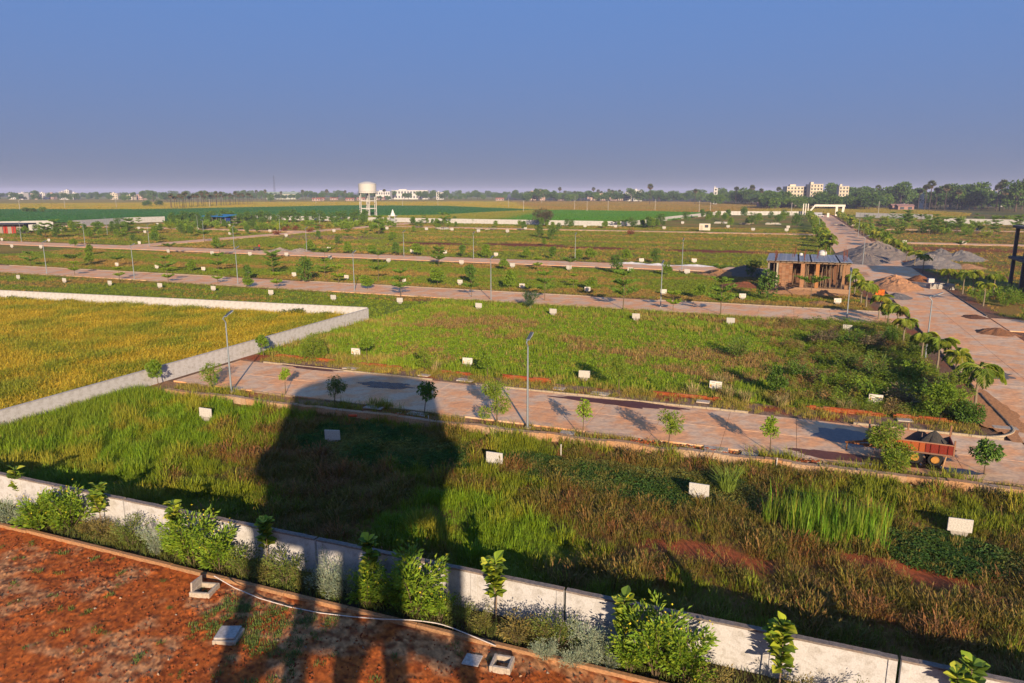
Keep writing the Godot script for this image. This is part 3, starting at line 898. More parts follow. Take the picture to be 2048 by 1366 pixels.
func frond_mesh(l: float, droop: float, col: Color, wid := 0.32) -> ArrayMesh:  # grows along +x from the crown
	var mb := MB.new()
	var pts: Array = []
	var rad: Array = []
	var k := 12
	for i in k + 1:
		var t := float(i) / k
		pts.append(Vector3(l * (t - 0.28 * droop * t * t), l * (0.62 * t - (0.42 + 0.62 * droop) * t * t), 0.0))
		rad.append(0.02 * (1.0 - t) + 0.004)
	mb.tube(pts, rad, 4, C(0.26, 0.27, 0.06), false)
	for i in range(2, k * 3):
		var t := float(i) / (k * 3)
		var x := t * k
		var a: Vector3 = pts[int(x)]
		var b: Vector3 = pts[mini(int(x) + 1, k)]
		var p := a.lerp(b, x - int(x))
		var d := (b - a).normalized()
		var len := l * wid * sin(PI * clampf(0.12 + t * 0.86, 0, 1)) * R(0.85, 1.1) + 0.05
		for s: float in [-1.0, 1.0]:
			mb.leaf(p, (d * 0.55 + Vector3(0, R(-0.35, 0.25) - 0.1, s * 0.8)).normalized(), Vector3.UP, len, 0.05 + 0.012 * l, jit(col, 0.18), 0.3)
	return mb.mesh(M.leaf)
func palm(t: Node3D, h: float, l: float, n: int, fronds: Array) -> void:
	var w := MB.new()
	w.tube([Vector3(0, -0.1, 0), Vector3(R(-0.06, 0.06), h * 0.5, R(-0.06, 0.06)), Vector3(0, h, 0)], [0.12, 0.085, 0.075], 8, C(0.27, 0.22, 0.16), false)
	part("trunk", w.mesh(M.bark), t)
	var s := MB.new()
	s.tube([Vector3(0, h - 0.02, 0), Vector3(0, h + 0.25, 0), Vector3(0, h + 0.6, 0)], [0.08, 0.075, 0.035], 7, C(0.16, 0.20, 0.05), false)
	part("crown_shaft", s.mesh(M.bark), t)
	for i in n:
		var o := part("frond", fronds[rng.randi() % fronds.size()], t, Vector3(0, h + R(0.3, 0.55), 0), TAU * i / n + R(-0.3, 0.3))
		o.rotation.z = R(-0.35, 0.3)
		o.scale = Vector3.ONE * l * R(0.85, 1.1)
func big_leaf(l: float, w: float, col: Color) -> ArrayMesh:  # a fiddle-shaped leaf along +x with a raised midrib
	var mb := MB.new()
	var k := 7
	for i in k:
		var t0 := float(i) / k
		var t1 := float(i + 1) / k
		for s: float in [-1.0, 1.0]:
			var w0 := w * 0.5 * sin(PI * pow(t0, 1.25)) * (1.0 - 0.18 * sin(TAU * t0)) + 0.004
			var w1 := w * 0.5 * sin(PI * pow(minf(t1, 0.97), 1.25)) * (1.0 - 0.18 * sin(TAU * t1)) + 0.004
			var y0 := -0.25 * l * t0 * t0
			var y1 := -0.25 * l * t1 * t1
			var a := Vector3(l * t0, y0, 0)
			var b := Vector3(l * t1, y1, 0)
			var d := Vector3(l * t1, y1 + w1 * 0.35, s * w1)
			var e := Vector3(l * t0, y0 + w0 * 0.35, s * w0)
			if s > 0: mb.quad(a, b, d, e, col)
			else: mb.quad(a, e, d, b, col)
	return mb.mesh(M.gloss)
func fig_tree(t: Node3D, h: float, n: int, leaves: Array, fork: bool) -> void:
	var w := MB.new()
	w.tube([Vector3(0, -0.1, 0), Vector3(R(-0.05, 0.05), h * 0.5, R(-0.05, 0.05)), Vector3(0, h, 0)], [0.035, 0.025, 0.012], 6, C(0.30, 0.22, 0.16), false)
	var arm := Vector3(R(-0.3, 0.3), h * 0.86, 0.1)
	if fork:
		arm.x = 0.38 if rng.randf() < 0.5 else -0.38
		w.tube([Vector3(0, h * 0.45, 0), arm * Vector3(0.7, 0.75, 0.7), arm], [0.022, 0.018, 0.01], 6, C(0.30, 0.22, 0.16), false)
	part("trunk", w.mesh(M.bark), t)
	for i in n:
		var on_arm := fork and i % 3 == 0
		var u := R(0.42, 1.05)
		var p := Vector3(0, h * u, 0)
		if on_arm: p = Vector3(0, h * 0.45, 0).lerp(arm, R(0.5, 1.05))
		var o := part("leaf", leaves[rng.randi() % leaves.size()], t, p, i * 2.4 + R(-0.4, 0.4))
		o.rotation.z = R(0.35, 1.05)
		o.rotation.x = R(-0.35, 0.35)
		o.scale = Vector3.ONE * R(0.75, 1.15)
func shrub(h: float, r: float, n: int, ll: float, lw: float, col: Color, col2: Color, flower := Color(0, 0, 0), stems := 9, spike := 0.0) -> Array:
	var w := MB.new()
	var f := MB.new()
	var tips: Array = []
	for i in stems:
		var a := TAU * i / stems + R(-0.4, 0.4)
		var q := Vector3(cos(a) * r * R(0.15, 1.15), h * R(0.35, 1.2), sin(a) * r * R(0.15, 1.15))
		w.tube([Vector3(cos(a) * 0.06, -0.08, sin(a) * 0.06), q * Vector3(0.45, 0.55, 0.45), q], [0.02, 0.014, 0.005], 4, C(0.19, 0.14, 0.09) if spike == 0.0 else C(0.3, 0.31, 0.24), false)
		tips.append(q)
	for i in n:
		var q: Vector3 = tips[rng.randi() % stems]
		var t := pow(rng.randf(), 0.5)
		var d := Vector3(rng.randfn(), rng.randfn() * 0.8, rng.randfn()).normalized()
		var p := q * Vector3(t, 0.22 + 0.78 * t, t) + d * r * 0.33 * R(0.2, 1.0)
		p.y = maxf(p.y, 0.04)
		var out := (Vector3(p.x, 0.25 * h, p.z).normalized() + d * 0.8).normalized()
		if spike > 0.0: out = (Vector3(p.x, p.y * 0.6 + 0.1, p.z).normalized() + d * 0.5).normalized()
		f.leaf(p, out, RU(), ll * R(0.7, 1.25), lw * R(0.7, 1.2), jit(col.lerp(col2, rng.randf()), 0.22))
	var bl: ArrayMesh = null
	if flower != Color(0, 0, 0):
		var b := MB.new()
		for i in 15:
			var q: Vector3 = tips[rng.randi() % stems]
			var d := Vector3(rng.randfn(), absf(rng.randfn()), rng.randfn()).normalized()
			var p := q + d * r * 0.42
			for k in 4: b.leaf(p, (d + Vector3(R(-1, 1), R(-0.3, 1), R(-1, 1))).normalized(), Vector3.UP, 0.07, 0.05, jit(flower, 0.1))
		bl = b.mesh(M.leaf)
	return [w.mesh(M.bark), f.mesh(M.leaf), bl]
func crown_tree(h: float, r: float, n: int, ls: float, col: Color, col2: Color, flat := 0.75) -> Array:  # a grown tree for the distance
	var w := MB.new()
	var f := MB.new()
	w.tube([Vector3(0, -0.3, 0), Vector3(R(-0.3, 0.3), h * 0.3, R(-0.3, 0.3)), Vector3(0, h * 0.62, 0)], [h * 0.035, h * 0.026, h * 0.012], 6, C(0.12, 0.09, 0.065), false)
	var lobes: Array = []
	for i in 9:
		var a := TAU * i / 9.0 + R(-0.5, 0.5)
		var q := Vector3(cos(a) * r * R(0.2, 0.72), h * R(0.45, 0.86), sin(a) * r * R(0.2, 0.72))
		lobes.append([q, r * R(0.3, 0.52)])
		w.tube([Vector3(0, h * 0.35, 0), q], [h * 0.014, h * 0.004], 4, C(0.12, 0.09, 0.065), false)
	for i in n:
		var lo: Array = lobes[rng.randi() % 9]
		var d := Vector3(rng.randfn(), rng.randfn(), rng.randfn()).normalized()
		var p: Vector3 = lo[0] + d * float(lo[1]) * pow(rng.randf(), 0.3) * Vector3(1, flat, 1)
		f.leaf(p, (d + Vector3(R(-0.7, 0.7), R(-0.5, 0.5), R(-0.7, 0.7))).normalized(), RU(), ls * R(0.7, 1.3), ls * R(0.5, 0.8), jit(col.lerp(col2, rng.randf()), 0.25))
	return [w.mesh(M.bark), f.mesh(M.leaf)]
func palmyra(h: float, n: int) -> Array:  # tall fan palm
	var w := MB.new()
	var f := MB.new()
	w.tube([Vector3(0, -0.3, 0), Vector3(R(-0.3, 0.3), h * 0.5, R(-0.3, 0.3)), Vector3(0, h * 0.86, 0)], [0.3, 0.22, 0.22], 7, C(0.10, 0.08, 0.06), false)
	for i in n:
		var d := Vector3(rng.randfn(), rng.randfn() * 0.9 + 0.15, rng.randfn()).normalized()
		var c := Vector3(0, h * 0.87, 0) + d * h * 0.055
		var sd := d.cross(Vector3(R(-1, 1), 1, R(-1, 1))).normalized()
		var col := jit(C(0.07, 0.085, 0.03) if d.y > -0.3 else C(0.14, 0.10, 0.05), 0.25)
		for k in 7:
			var a := deg_to_rad(-70.0 + k * 23.0)
			f.leaf(c, (d * cos(a) + sd * sin(a)).normalized(), d.cross(sd), h * 0.115, h * 0.032, col, 0.2)
	return [w.mesh(M.bark), f.mesh(M.leaf)]
func plant(called: String, label: String, cat: String, shape: Array, at: Vector3, turn: float, s: float, group := "") -> Node3D:
	var t := thing(called, label, cat, at, turn, group)
	t.scale = Vector3.ONE * s
	part("trunk" if cat != "shrub" else "stems", shape[0], t)
	part("crown" if cat != "shrub" else "foliage", shape[1], t)
	if shape.size() > 2 and shape[2] != null: part("flowers", shape[2], t)
	return t

const LG := Color(0.15, 0.22, 0.015)
const MG := Color(0.085, 0.15, 0.016)
const DG := Color(0.05, 0.10, 0.02)
func build_plants() -> void:
	# young trees on the near verge of the front road: [spot, height, crown radius, crown height, leaves, kind]
	var near := [[Vector2(-43.75, -44.31), 2.0, 0.7, 1.5, 420, 1], [Vector2(-36.95, -45.03), 2.1, 0.42, 0.9, 170, 0], [Vector2(-31.55, -43.89), 2.3, 0.75, 1.5, 480, 2], [Vector2(-24.09, -44.38), 2.3, 0.72, 1.0, 330, 3], [Vector2(-18.21, -44.20), 2.9, 0.95, 2.2, 900, 1], [Vector2(-11.82, -43.36), 2.7, 0.55, 1.1, 190, 0], [Vector2(-6.28, -43.33), 2.5, 0.65, 1.2, 420, 1], [Vector2(-0.24, -45.19), 2.3, 0.5, 1.0, 260, 0], [Vector2(6.49, -45.07), 2.7, 1.1, 2.5, 1500, 1], [Vector2(11.38, -45.99), 1.9, 0.85, 1.1, 480, 3]]
	var nl := ["thin bushy sapling beside the leftmost near lamp post", "slender bright sapling on the verge right of the left lamp post", "drooping grey-green sapling in the tower's shadow on the verge", "round dark green sapling at the right rim of the tower's shadow", "bushy sapling left of the tall near lamp post", "forked bright green sapling right of the tall near lamp post", "fluffy sapling above brick rubble on the near verge", "slender bright sapling on the verge left of the trailer", "large leafy bush hiding the front of the trailer", "round leafy sapling right of the trailer"]
	for i in near.size():
		var q: Array = near[i]
		var k: int = q[5]
		var sh: Array
		var cnt := int(q[4] * 2.2)
		if k == 0: sh = sapling(q[1], q[2], q[3], cnt, 0.18, 0.09, LG * 1.3, LG, 0.1)
		elif k == 1: sh = sapling(q[1], q[2] * 1.15, q[3], cnt, 0.2, 0.065, C(0.18, 0.22, 0.02), MG, 0.25)
		elif k == 2: sh = sapling(q[1], q[2], q[3], cnt, 0.22, 0.05, C(0.15, 0.18, 0.05), C(0.10, 0.14, 0.03), 0.9)
		else: sh = sapling(q[1], q[2], q[3], cnt, 0.22, 0.11, MG * 1.2, DG, 0.5)
		plant("sapling" if i != 8 else "leafy_bush", nl[i], "tree" if i != 8 else "bush", sh, V3(q[0]), R(0, 6), 1.0, "young trees along the front road")
	# tall grass skirts at the feet of the saplings
	var sk := [Vector2(-42.07, -43.35), Vector2(-30.18, -43.33), Vector2(-17.33, -42.50), Vector2(-11.07, -42.44), Vector2(-5.85, -42.56), Vector2(-28.08, -44.82), Vector2(0.36, -44.24), Vector2(6.10, -44.34), Vector2(4.17, -43.19), Vector2(9.40, -44.44)]
	var sg := Scatter.new()
	for p: Vector2 in sk:
		for i in 46: sg.add(Vector3(p.x + rng.randfn() * 0.75, 0, p.y + rng.randfn() * 0.4), R(0, TAU), Vector3.ONE * R(0.6, 1.25), jit(C(0.20, 0.21, 0.02), 0.28), R(-0.2, 0.2))
	scatter("verge_tufts", sg, tuft_mesh(10, 0.7, 0.18, 0.026, 0.6), "tall grass skirts around the roadside saplings", "grass")
	var far := [[Vector2(-48.64, -43.41), 2.1, 0.62, 1.2, 620, 0], [Vector2(-48.00, -55.67), 2.0, 0.62, 1.3, 560, 0], [Vector2(-37.24, -57.54), 2.2, 0.75, 1.0, 520, 0], [Vector2(-29.95, -55.56), 2.3, 0.7, 1.7, 520, 1], [Vector2(-23.79, -55.50), 2.0, 0.75, 0.9, 460, 0], [Vector2(-11.97, -54.70), 2.9, 0.75, 1.7, 620, 1], [Vector2(-0.29, -59.23), 2.3, 0.85, 1.8, 800, 3], [Vector2(-42.70, -56.33), 2.2, 1.2, 2.0, 1100, 1], [Vector2(10.89, -56.67), 2.6, 1.3, 2.0, 1500, 0], [Vector2(12.15, -55.96), 1.6, 1.0, 1.5, 900, 3], [Vector2(12.41, -60.92), 2.6, 1.1, 2.0, 1000, 1]]
	var fl := ["round green sapling against the white field wall", "round sapling beside the lamp post's shadow on the field wall", "flat topped sapling behind the leftmost board of its row", "tall fluffy sapling between the two left boards", "flat topped sapling right of the second board", "fluffy sapling right of the tilted board", "round dark bush between the two right boards", "broad grassy bush in the field wall corner", "large leafy bush at the junction corner", "low dark bush at the tip of the junction corner", "loose leafy bush under the nearest palm"]
	for i in far.size():
		var q: Array = far[i]
		var k: int = q[5]
		var sh: Array
		var cnt := int(q[4] * 2.2)
		if k == 0: sh = sapling(q[1], q[2], q[3], cnt, 0.17, 0.09, LG, MG, 0.1)
		elif k == 1: sh = sapling(q[1], q[2] * 1.1, q[3], cnt, 0.2, 0.065, C(0.17, 0.20, 0.02), MG, 0.3)
		else: sh = sapling(q[1], q[2], q[3], cnt, 0.19, 0.11, MG, DG, 0.2)
		plant("sapling" if i < 6 else "leafy_bush", fl[i], "tree" if i < 6 else "bush", sh, V3(q[0]), R(0, 6), 1.0, "young trees and bushes on the far verge")
	# rough bushes at the right of the second plots
	var rb := [Vector2(10.97, -61.35), Vector2(10.51, -68.42), Vector2(10.65, -83.97), Vector2(8.67, -80.57), Vector2(6.59, -81.06), Vector2(12.23, -78.30), Vector2(3.93, -63.27), Vector2(1.62, -64.98), Vector2(-3.84, -72.07), Vector2(5.48, -70.28), Vector2(7.88, -67.40), Vector2(4.19, -81.47), Vector2(6.70, -60.42), Vector2(8.62, -59.04)]
	var bushes: Array = []
	for k in 4: bushes.append(shrub(R(1.2, 1.6), R(0.9, 1.2), 800, 0.2, 0.09, [MG, DG, C(0.11, 0.11, 0.05), MG][k], [C(0.10, 0.13, 0.03), MG, C(0.15, 0.10, 0.07), LG][k]))
	by_bearing(rb)
	for i in rb.size():
		plant("wild_bush", "wild bush, %s from left in the weedy right end of the second plots" % nth(i), "shrub", bushes[i % 4], V3(rb[i]), R(0, 6), R(0.75, 1.25), "wild bushes in the weedy corner")
	# palms beside the main road
	var fr: Array = []
	for k in 4: fr.append(frond_mesh(1.0, [0.55, 0.85, 0.7, 1.0][k], [C(0.21, 0.25, 0.025), C(0.17, 0.23, 0.025), C(0.27, 0.27, 0.03), C(0.13, 0.19, 0.025)][k]))
	var pl := [[Vector2(14.01, -61.54), 2.5, 2.1], [Vector2(13.74, -67.92), 2.2, 1.7], [Vector2(13.09, -72.23), 2.4, 1.8], [Vector2(12.54, -76.82), 2.2, 1.8], [Vector2(11.94, -84.47), 2.2, 1.7], [Vector2(12.17, -92.28), 2.4, 1.9], [Vector2(11.78, -96.90), 2.0, 1.5], [Vector2(11.12, -100.38), 2.4, 1.7], [Vector2(10.58, -111.39), 2.8, 2.0], [Vector2(10.24, -115.24), 2.5, 1.9], [Vector2(9.82, -122.77), 2.6, 2.0], [Vector2(9.95, -133.67), 2.4, 1.8]]
	for i in pl.size():
		var t := thing("palm", "feathery yellow-green palm, %s from the front junction along the left kerb" % ORD[i], "palm", V3(pl[i][0]), R(0, 6), "palms left of the main road")
		palm(t, pl[i][1], pl[i][2], 9 + i % 3, fr)
	var pr := [[Vector2(24.90, -137.41), 2.6, 2.0], [Vector2(26.12, -131.48), 3.0, 1.9], [Vector2(28.00, -134.06), 2.8, 1.8], [Vector2(29.75, -129.33), 2.9, 2.0], [Vector2(26.24, -118.43), 2.6, 1.7], [Vector2(25.08, -174.65), 2.8, 2.0], [Vector2(25.21, -164.29), 2.8, 1.9], [Vector2(24.55, -182.58), 3.0, 2.2]]
	for i in pr.size():
		var t := thing("palm", "yellow-green palm on the right verge, %s in the row by the dark frame" % ORD[i], "palm", V3(pr[i][0]), R(0, 6), "palms right of the main road")
		palm(t, pr[i][1], pr[i][2], 9, fr)
	for s in 2:
		for i in 17:
			var z := -205.0 - i * 17.5 + R(-3, 3)
			var x := (10.0 if s == 0 else 25.4) + R(-0.6, 0.6)
			var t := thing("palm", "small palm in the far avenue, %s from the front on the %s side" % [nth(i), ["left", "right"][s]], "palm", Vector3(x, 0, z), R(0, 6), "avenue palms on the %s" % ["left", "right"][s])
			palm(t, R(2.6, 3.6), R(2.3, 2.9), 11, fr)
	var av: Array = []
	for k in 3: av.append(sapling(3.4, 1.7, 2.6, 700, 0.42, 0.26, LG, MG, 0.2))
	for s in 2:
		for i in 16:
			plant("avenue_tree", "leafy young avenue tree, %s from the front on the %s side" % [nth(i), ["left", "right"][s]], "tree", av[rng.randi() % 3], Vector3((9.4 if s == 0 else 26.4) + R(-0.9, 0.9), 0, -212.0 - i * 18.0 + R(-5, 5)), R(0, 6), R(0.8, 1.3), "avenue trees on the %s" % ["left", "right"][s])
	build_plot_trees()
	build_wall_bed()

func build_plot_trees() -> void:
	var te: Array = []
	for k in 5: te.append(terminalia([3.4, 4.2, 5.2, 3.0, 2.6][k], [1.5, 1.7, 1.9, 1.5, 1.2][k], [2, 3, 3, 1, 2][k], [MG * 1.25, MG, MG * 1.25, MG, LG][k]))
	var sp: Array = []
	for k in 4: sp.append(sapling([2.6, 3.2, 2.2, 3.0][k], [0.95, 1.25, 1.0, 0.85][k], [1.9, 2.5, 1.5, 2.3][k], 900, 0.3, 0.16, [MG, MG, LG, DG * 1.3][k], [LG, DG, MG, MG][k], 0.2))
	# [spot, shape (0-4 layered, 5-8 leafy), scale]
	var rows := [
		["on the far side of the middle road", [[Vector2(-155.22, -108.19), 0, 0.9], [Vector2(-141.63, -107.88), 3, 1.1], [Vector2(-146.22, -115.21), 5, 1.0], [Vector2(-136.39, -114.34), 3, 0.8], [Vector2(-115.63, -107.81), 0, 1.0], [Vector2(-113.79, -112.43), 7, 0.9], [Vector2(-108.64, -114.42), 0, 1.05], [Vector2(-93.01, -105.10), 8, 0.9], [Vector2(-94.57, -114.08), 1, 1.0], [Vector2(-80.71, -105.89), 6, 1.35], [Vector2(-84.59, -117.02), 0, 0.9], [Vector2(-74.43, -106.79), 4, 1.2], [Vector2(-70.13, -113.15), 3, 1.0], [Vector2(-57.08, -111.28), 7, 1.2], [Vector2(-52.47, -115.29), 8, 1.1], [Vector2(-43.66, -111.53), 5, 1.1], [Vector2(-34.15, -117.29), 4, 0.8], [Vector2(-30.28, -114.05), 7, 0.9], [Vector2(-12.54, -111.25), 7, 0.9], [Vector2(-2.76, -114.48), 6, 1.3], [Vector2(3.41, -116.87), 3, 1.25]]],
		["on the near side of the middle road", [[Vector2(-129.45, -98.73), 4, 1.0], [Vector2(-114.49, -95.96), 4, 0.9], [Vector2(-103.17, -96.42), 4, 1.0], [Vector2(-93.88, -98.50), 4, 0.9], [Vector2(-85.12, -96.16), 7, 0.8], [Vector2(-79.78, -96.86), 4, 1.0], [Vector2(-64.95, -101.27), 7, 1.0], [Vector2(-55.19, -95.29), 2, 0.85], [Vector2(-45.31, -99.68), 3, 0.8], [Vector2(-33.66, -100.33), 2, 0.85], [Vector2(-21.01, -96.81), 2, 1.05], [Vector2(-14.35, -98.02), 4, 1.0], [Vector2(-7.98, -97.02), 2, 0.95], [Vector2(11.89, -100.68), 8, 0.8]]],
		["on the near side of the second road", [[Vector2(-168.28, -132.92), 5, 1.0], [Vector2(-151.23, -142.75), 3, 1.0], [Vector2(-134.69, -142.80), 3, 1.1], [Vector2(-115.07, -138.81), 0, 1.0], [Vector2(-99.70, -138.18), 3, 1.2], [Vector2(-84.59, -136.72), 3, 1.2], [Vector2(-71.15, -139.62), 1, 1.0], [Vector2(-55.10, -138.22), 7, 1.0], [Vector2(-48.48, -139.75), 4, 1.0], [Vector2(-41.66, -140.36), 3, 1.0], [Vector2(-31.86, -139.31), 6, 1.1], [Vector2(-21.93, -140.39), 7, 0.9], [Vector2(-12.01, -139.82), 3, 0.9], [Vector2(-6.28, -142.04), 6, 1.0]]],
		["on the far side of the second road", [[Vector2(-121.76, -162.71), 7, 1.2], [Vector2(-108.82, -160.83), 5, 1.1], [Vector2(-101.84, -161.88), 7, 1.0], [Vector2(-93.83, -160.18), 8, 1.1], [Vector2(-88.01, -160.89), 7, 1.3], [Vector2(-76.29, -162.39), 8, 1.0], [Vector2(-69.62, -162.04), 5, 1.2], [Vector2(-59.65, -164.46), 7, 1.0], [Vector2(-53.26, -164.12), 8, 1.0], [Vector2(-46.97, -165.19), 5, 0.9], [Vector2(-44.08, -164.95), 7, 1.2], [Vector2(-35.22, -164.43), 5, 1.1], [Vector2(-28.64, -164.44), 6, 1.0], [Vector2(-153.64, -161.59), 5, 1.2], [Vector2(-186.41, -170.50), 8, 1.1], [Vector2(-196.55, -151.04), 7, 1.0]]]]
	for r: Array in rows:
		for i in r[1].size():
			var q: Array = r[1][i]
			var k: int = q[1]
			plant("layered_tree" if k < 5 else "sapling", "young %s tree, %s from left %s" % ["layered" if k < 5 else "leafy", nth(i), r[0]], "tree", te[k] if k < 5 else sp[k - 5], V3(q[0]), R(0, 6), q[2], "young trees " + r[0])
	# scattered young trees in the far plots
	var spots: Array = []
	for i in 190:
		var x := R(-300, -60)
		var z := -R(175, 332)
		if i > 95: x = R(-330, -150); z = -R(285, 350)
		if i > 150: x = R(-300, -215); z = -R(172, 240)
		if x > -120 and rng.randf() < 0.7: z = -R(306, 334)
		if x > -190 and x < -176: x -= 16.0
		spots.append(Vector2(x, z))
	by_bearing(spots)
	for i in spots.size():
		var k := rng.randi() % 9
		if k < 5 and pick(0.6): k = 5 + rng.randi() % 4
		plant("layered_tree" if k < 5 else "sapling", "small %s tree, %s from left among the distant left plots" % ["layered" if k < 5 else "leafy", nth(i)], "tree", te[k] if k < 5 else sp[k - 5], V3(spots[i]), R(0, 6), R(0.8, 1.4), "small trees in the distant left plots")
	spots = []
	for i in 84:
		var z := -R(225, 470)
		if i < 50: z = [-266.0, -318.0, -340.0, -380.0][i % 4] + R(-4, 4)
		spots.append(Vector2(R(30, 135), z))
	by_bearing(spots)
	for i in spots.size():
		plant("layered_tree", "dark layered tree, %s from left in the plots right of the main road" % nth(i), "tree", te[rng.randi() % 5], V3(spots[i]), R(0, 6), R(0.9, 1.5), "layered trees right of the main road")
	spots = []
	for i in 34:
		var x := R(-70, 5)
		spots.append(Vector2(x, -R(340, 520) if x > -55 else -R(320, 334)))
	by_bearing(spots)
	for i in spots.size():
		plant("sapling", "small leafy tree, %s from left in the plots before the gate wall" % nth(i), "tree", sp[rng.randi() % 4], V3(spots[i]), R(0, 6), R(1.2, 1.9), "small trees before the gate wall")
	# a dark row of trees along the inside of the long wall, and bright bushes before it
	for i in 30:
		var u := -46.42 + i * 0.47 + R(-0.13, 0.13)
		plant("row_tree", "dark tree in the row before the long white wall, %s from left" % nth(i), "tree", sp[[1, 3][i % 2]], V3(bear(u, 400.0 + R(-6, 6))), R(0, 6), R(1.5, 2.2), "row of trees before the long wall")
	var bb: Array = []
	for k in 3: bb.append(shrub(1.8, 1.5, 420, 0.4, 0.24, [LG * 1.2, MG * 1.3, LG][k], [MG, LG, C(0.20, 0.20, 0.02)][k]))
	spots = []
	for i in 74:
		spots.append(bear(R(-46.58, -29.89), R(318, 375)))
	by_bearing(spots)
	for i in spots.size():
		plant("garden_bush", "bright green bush, %s from left before the tree row" % nth(i), "shrub", bb[i % 3], V3(spots[i]), R(0, 6), R(0.7, 1.5), "bright bushes before the tree row")
	spots = []
	for i in 64:
		spots.append(bear(R(4.77, 14.16), R(300, 520)))
	by_bearing(spots)
	for i in spots.size():
		if spots[i].x < 29.0: continue
		plant("garden_bush", "green bush, %s from left in the plots right of the main road" % nth(i), "shrub", bb[i % 3], V3(spots[i]), R(0, 6), R(0.7, 1.5), "bushes right of the main road")
	# shrubs in blossom by the side road
	var reds := by_bearing([Vector2(-195.23, -245.03), Vector2(-194.23, -249.58), Vector2(-181.35, -242.41), Vector2(-180.12, -263.69), Vector2(-180.14, -221.06), Vector2(-191.88, -263.62), Vector2(-56.26, -269.05)])
	for i in 7:
		var p: Vector2 = reds[i]
		plant("red_bush", "dark red bush in the distant plots, %s from left" % nth(i), "shrub", shrub(1.6, 1.6, 260, 0.4, 0.25, C(0.20, 0.03, 0.02), C(0.12, 0.06, 0.03)), V3(p), R(0, 6), 1.0, "red bushes by the side road")
	# lone spreading tree before the long wall
	plant("spreading_tree", "lone dark spreading tree before the long white wall", "tree", crown_tree(7.4, 6.0, 2600, 0.5, C(0.10, 0.085, 0.045), C(0.06, 0.06, 0.035)), V3(Vector2(-109.92, -325.08)), 0.0, 1.0)
	plant("yucca", "dark spiky shrub on the near verge of the middle road", "shrub", shrub(1.8, 0.9, 320, 0.7, 0.07, C(0.07, 0.11, 0.05), C(0.05, 0.09, 0.04), Color(0, 0, 0), 7, 1.0), V3(Vector2(-33.46, -93.38)), 0.0, 1.0)

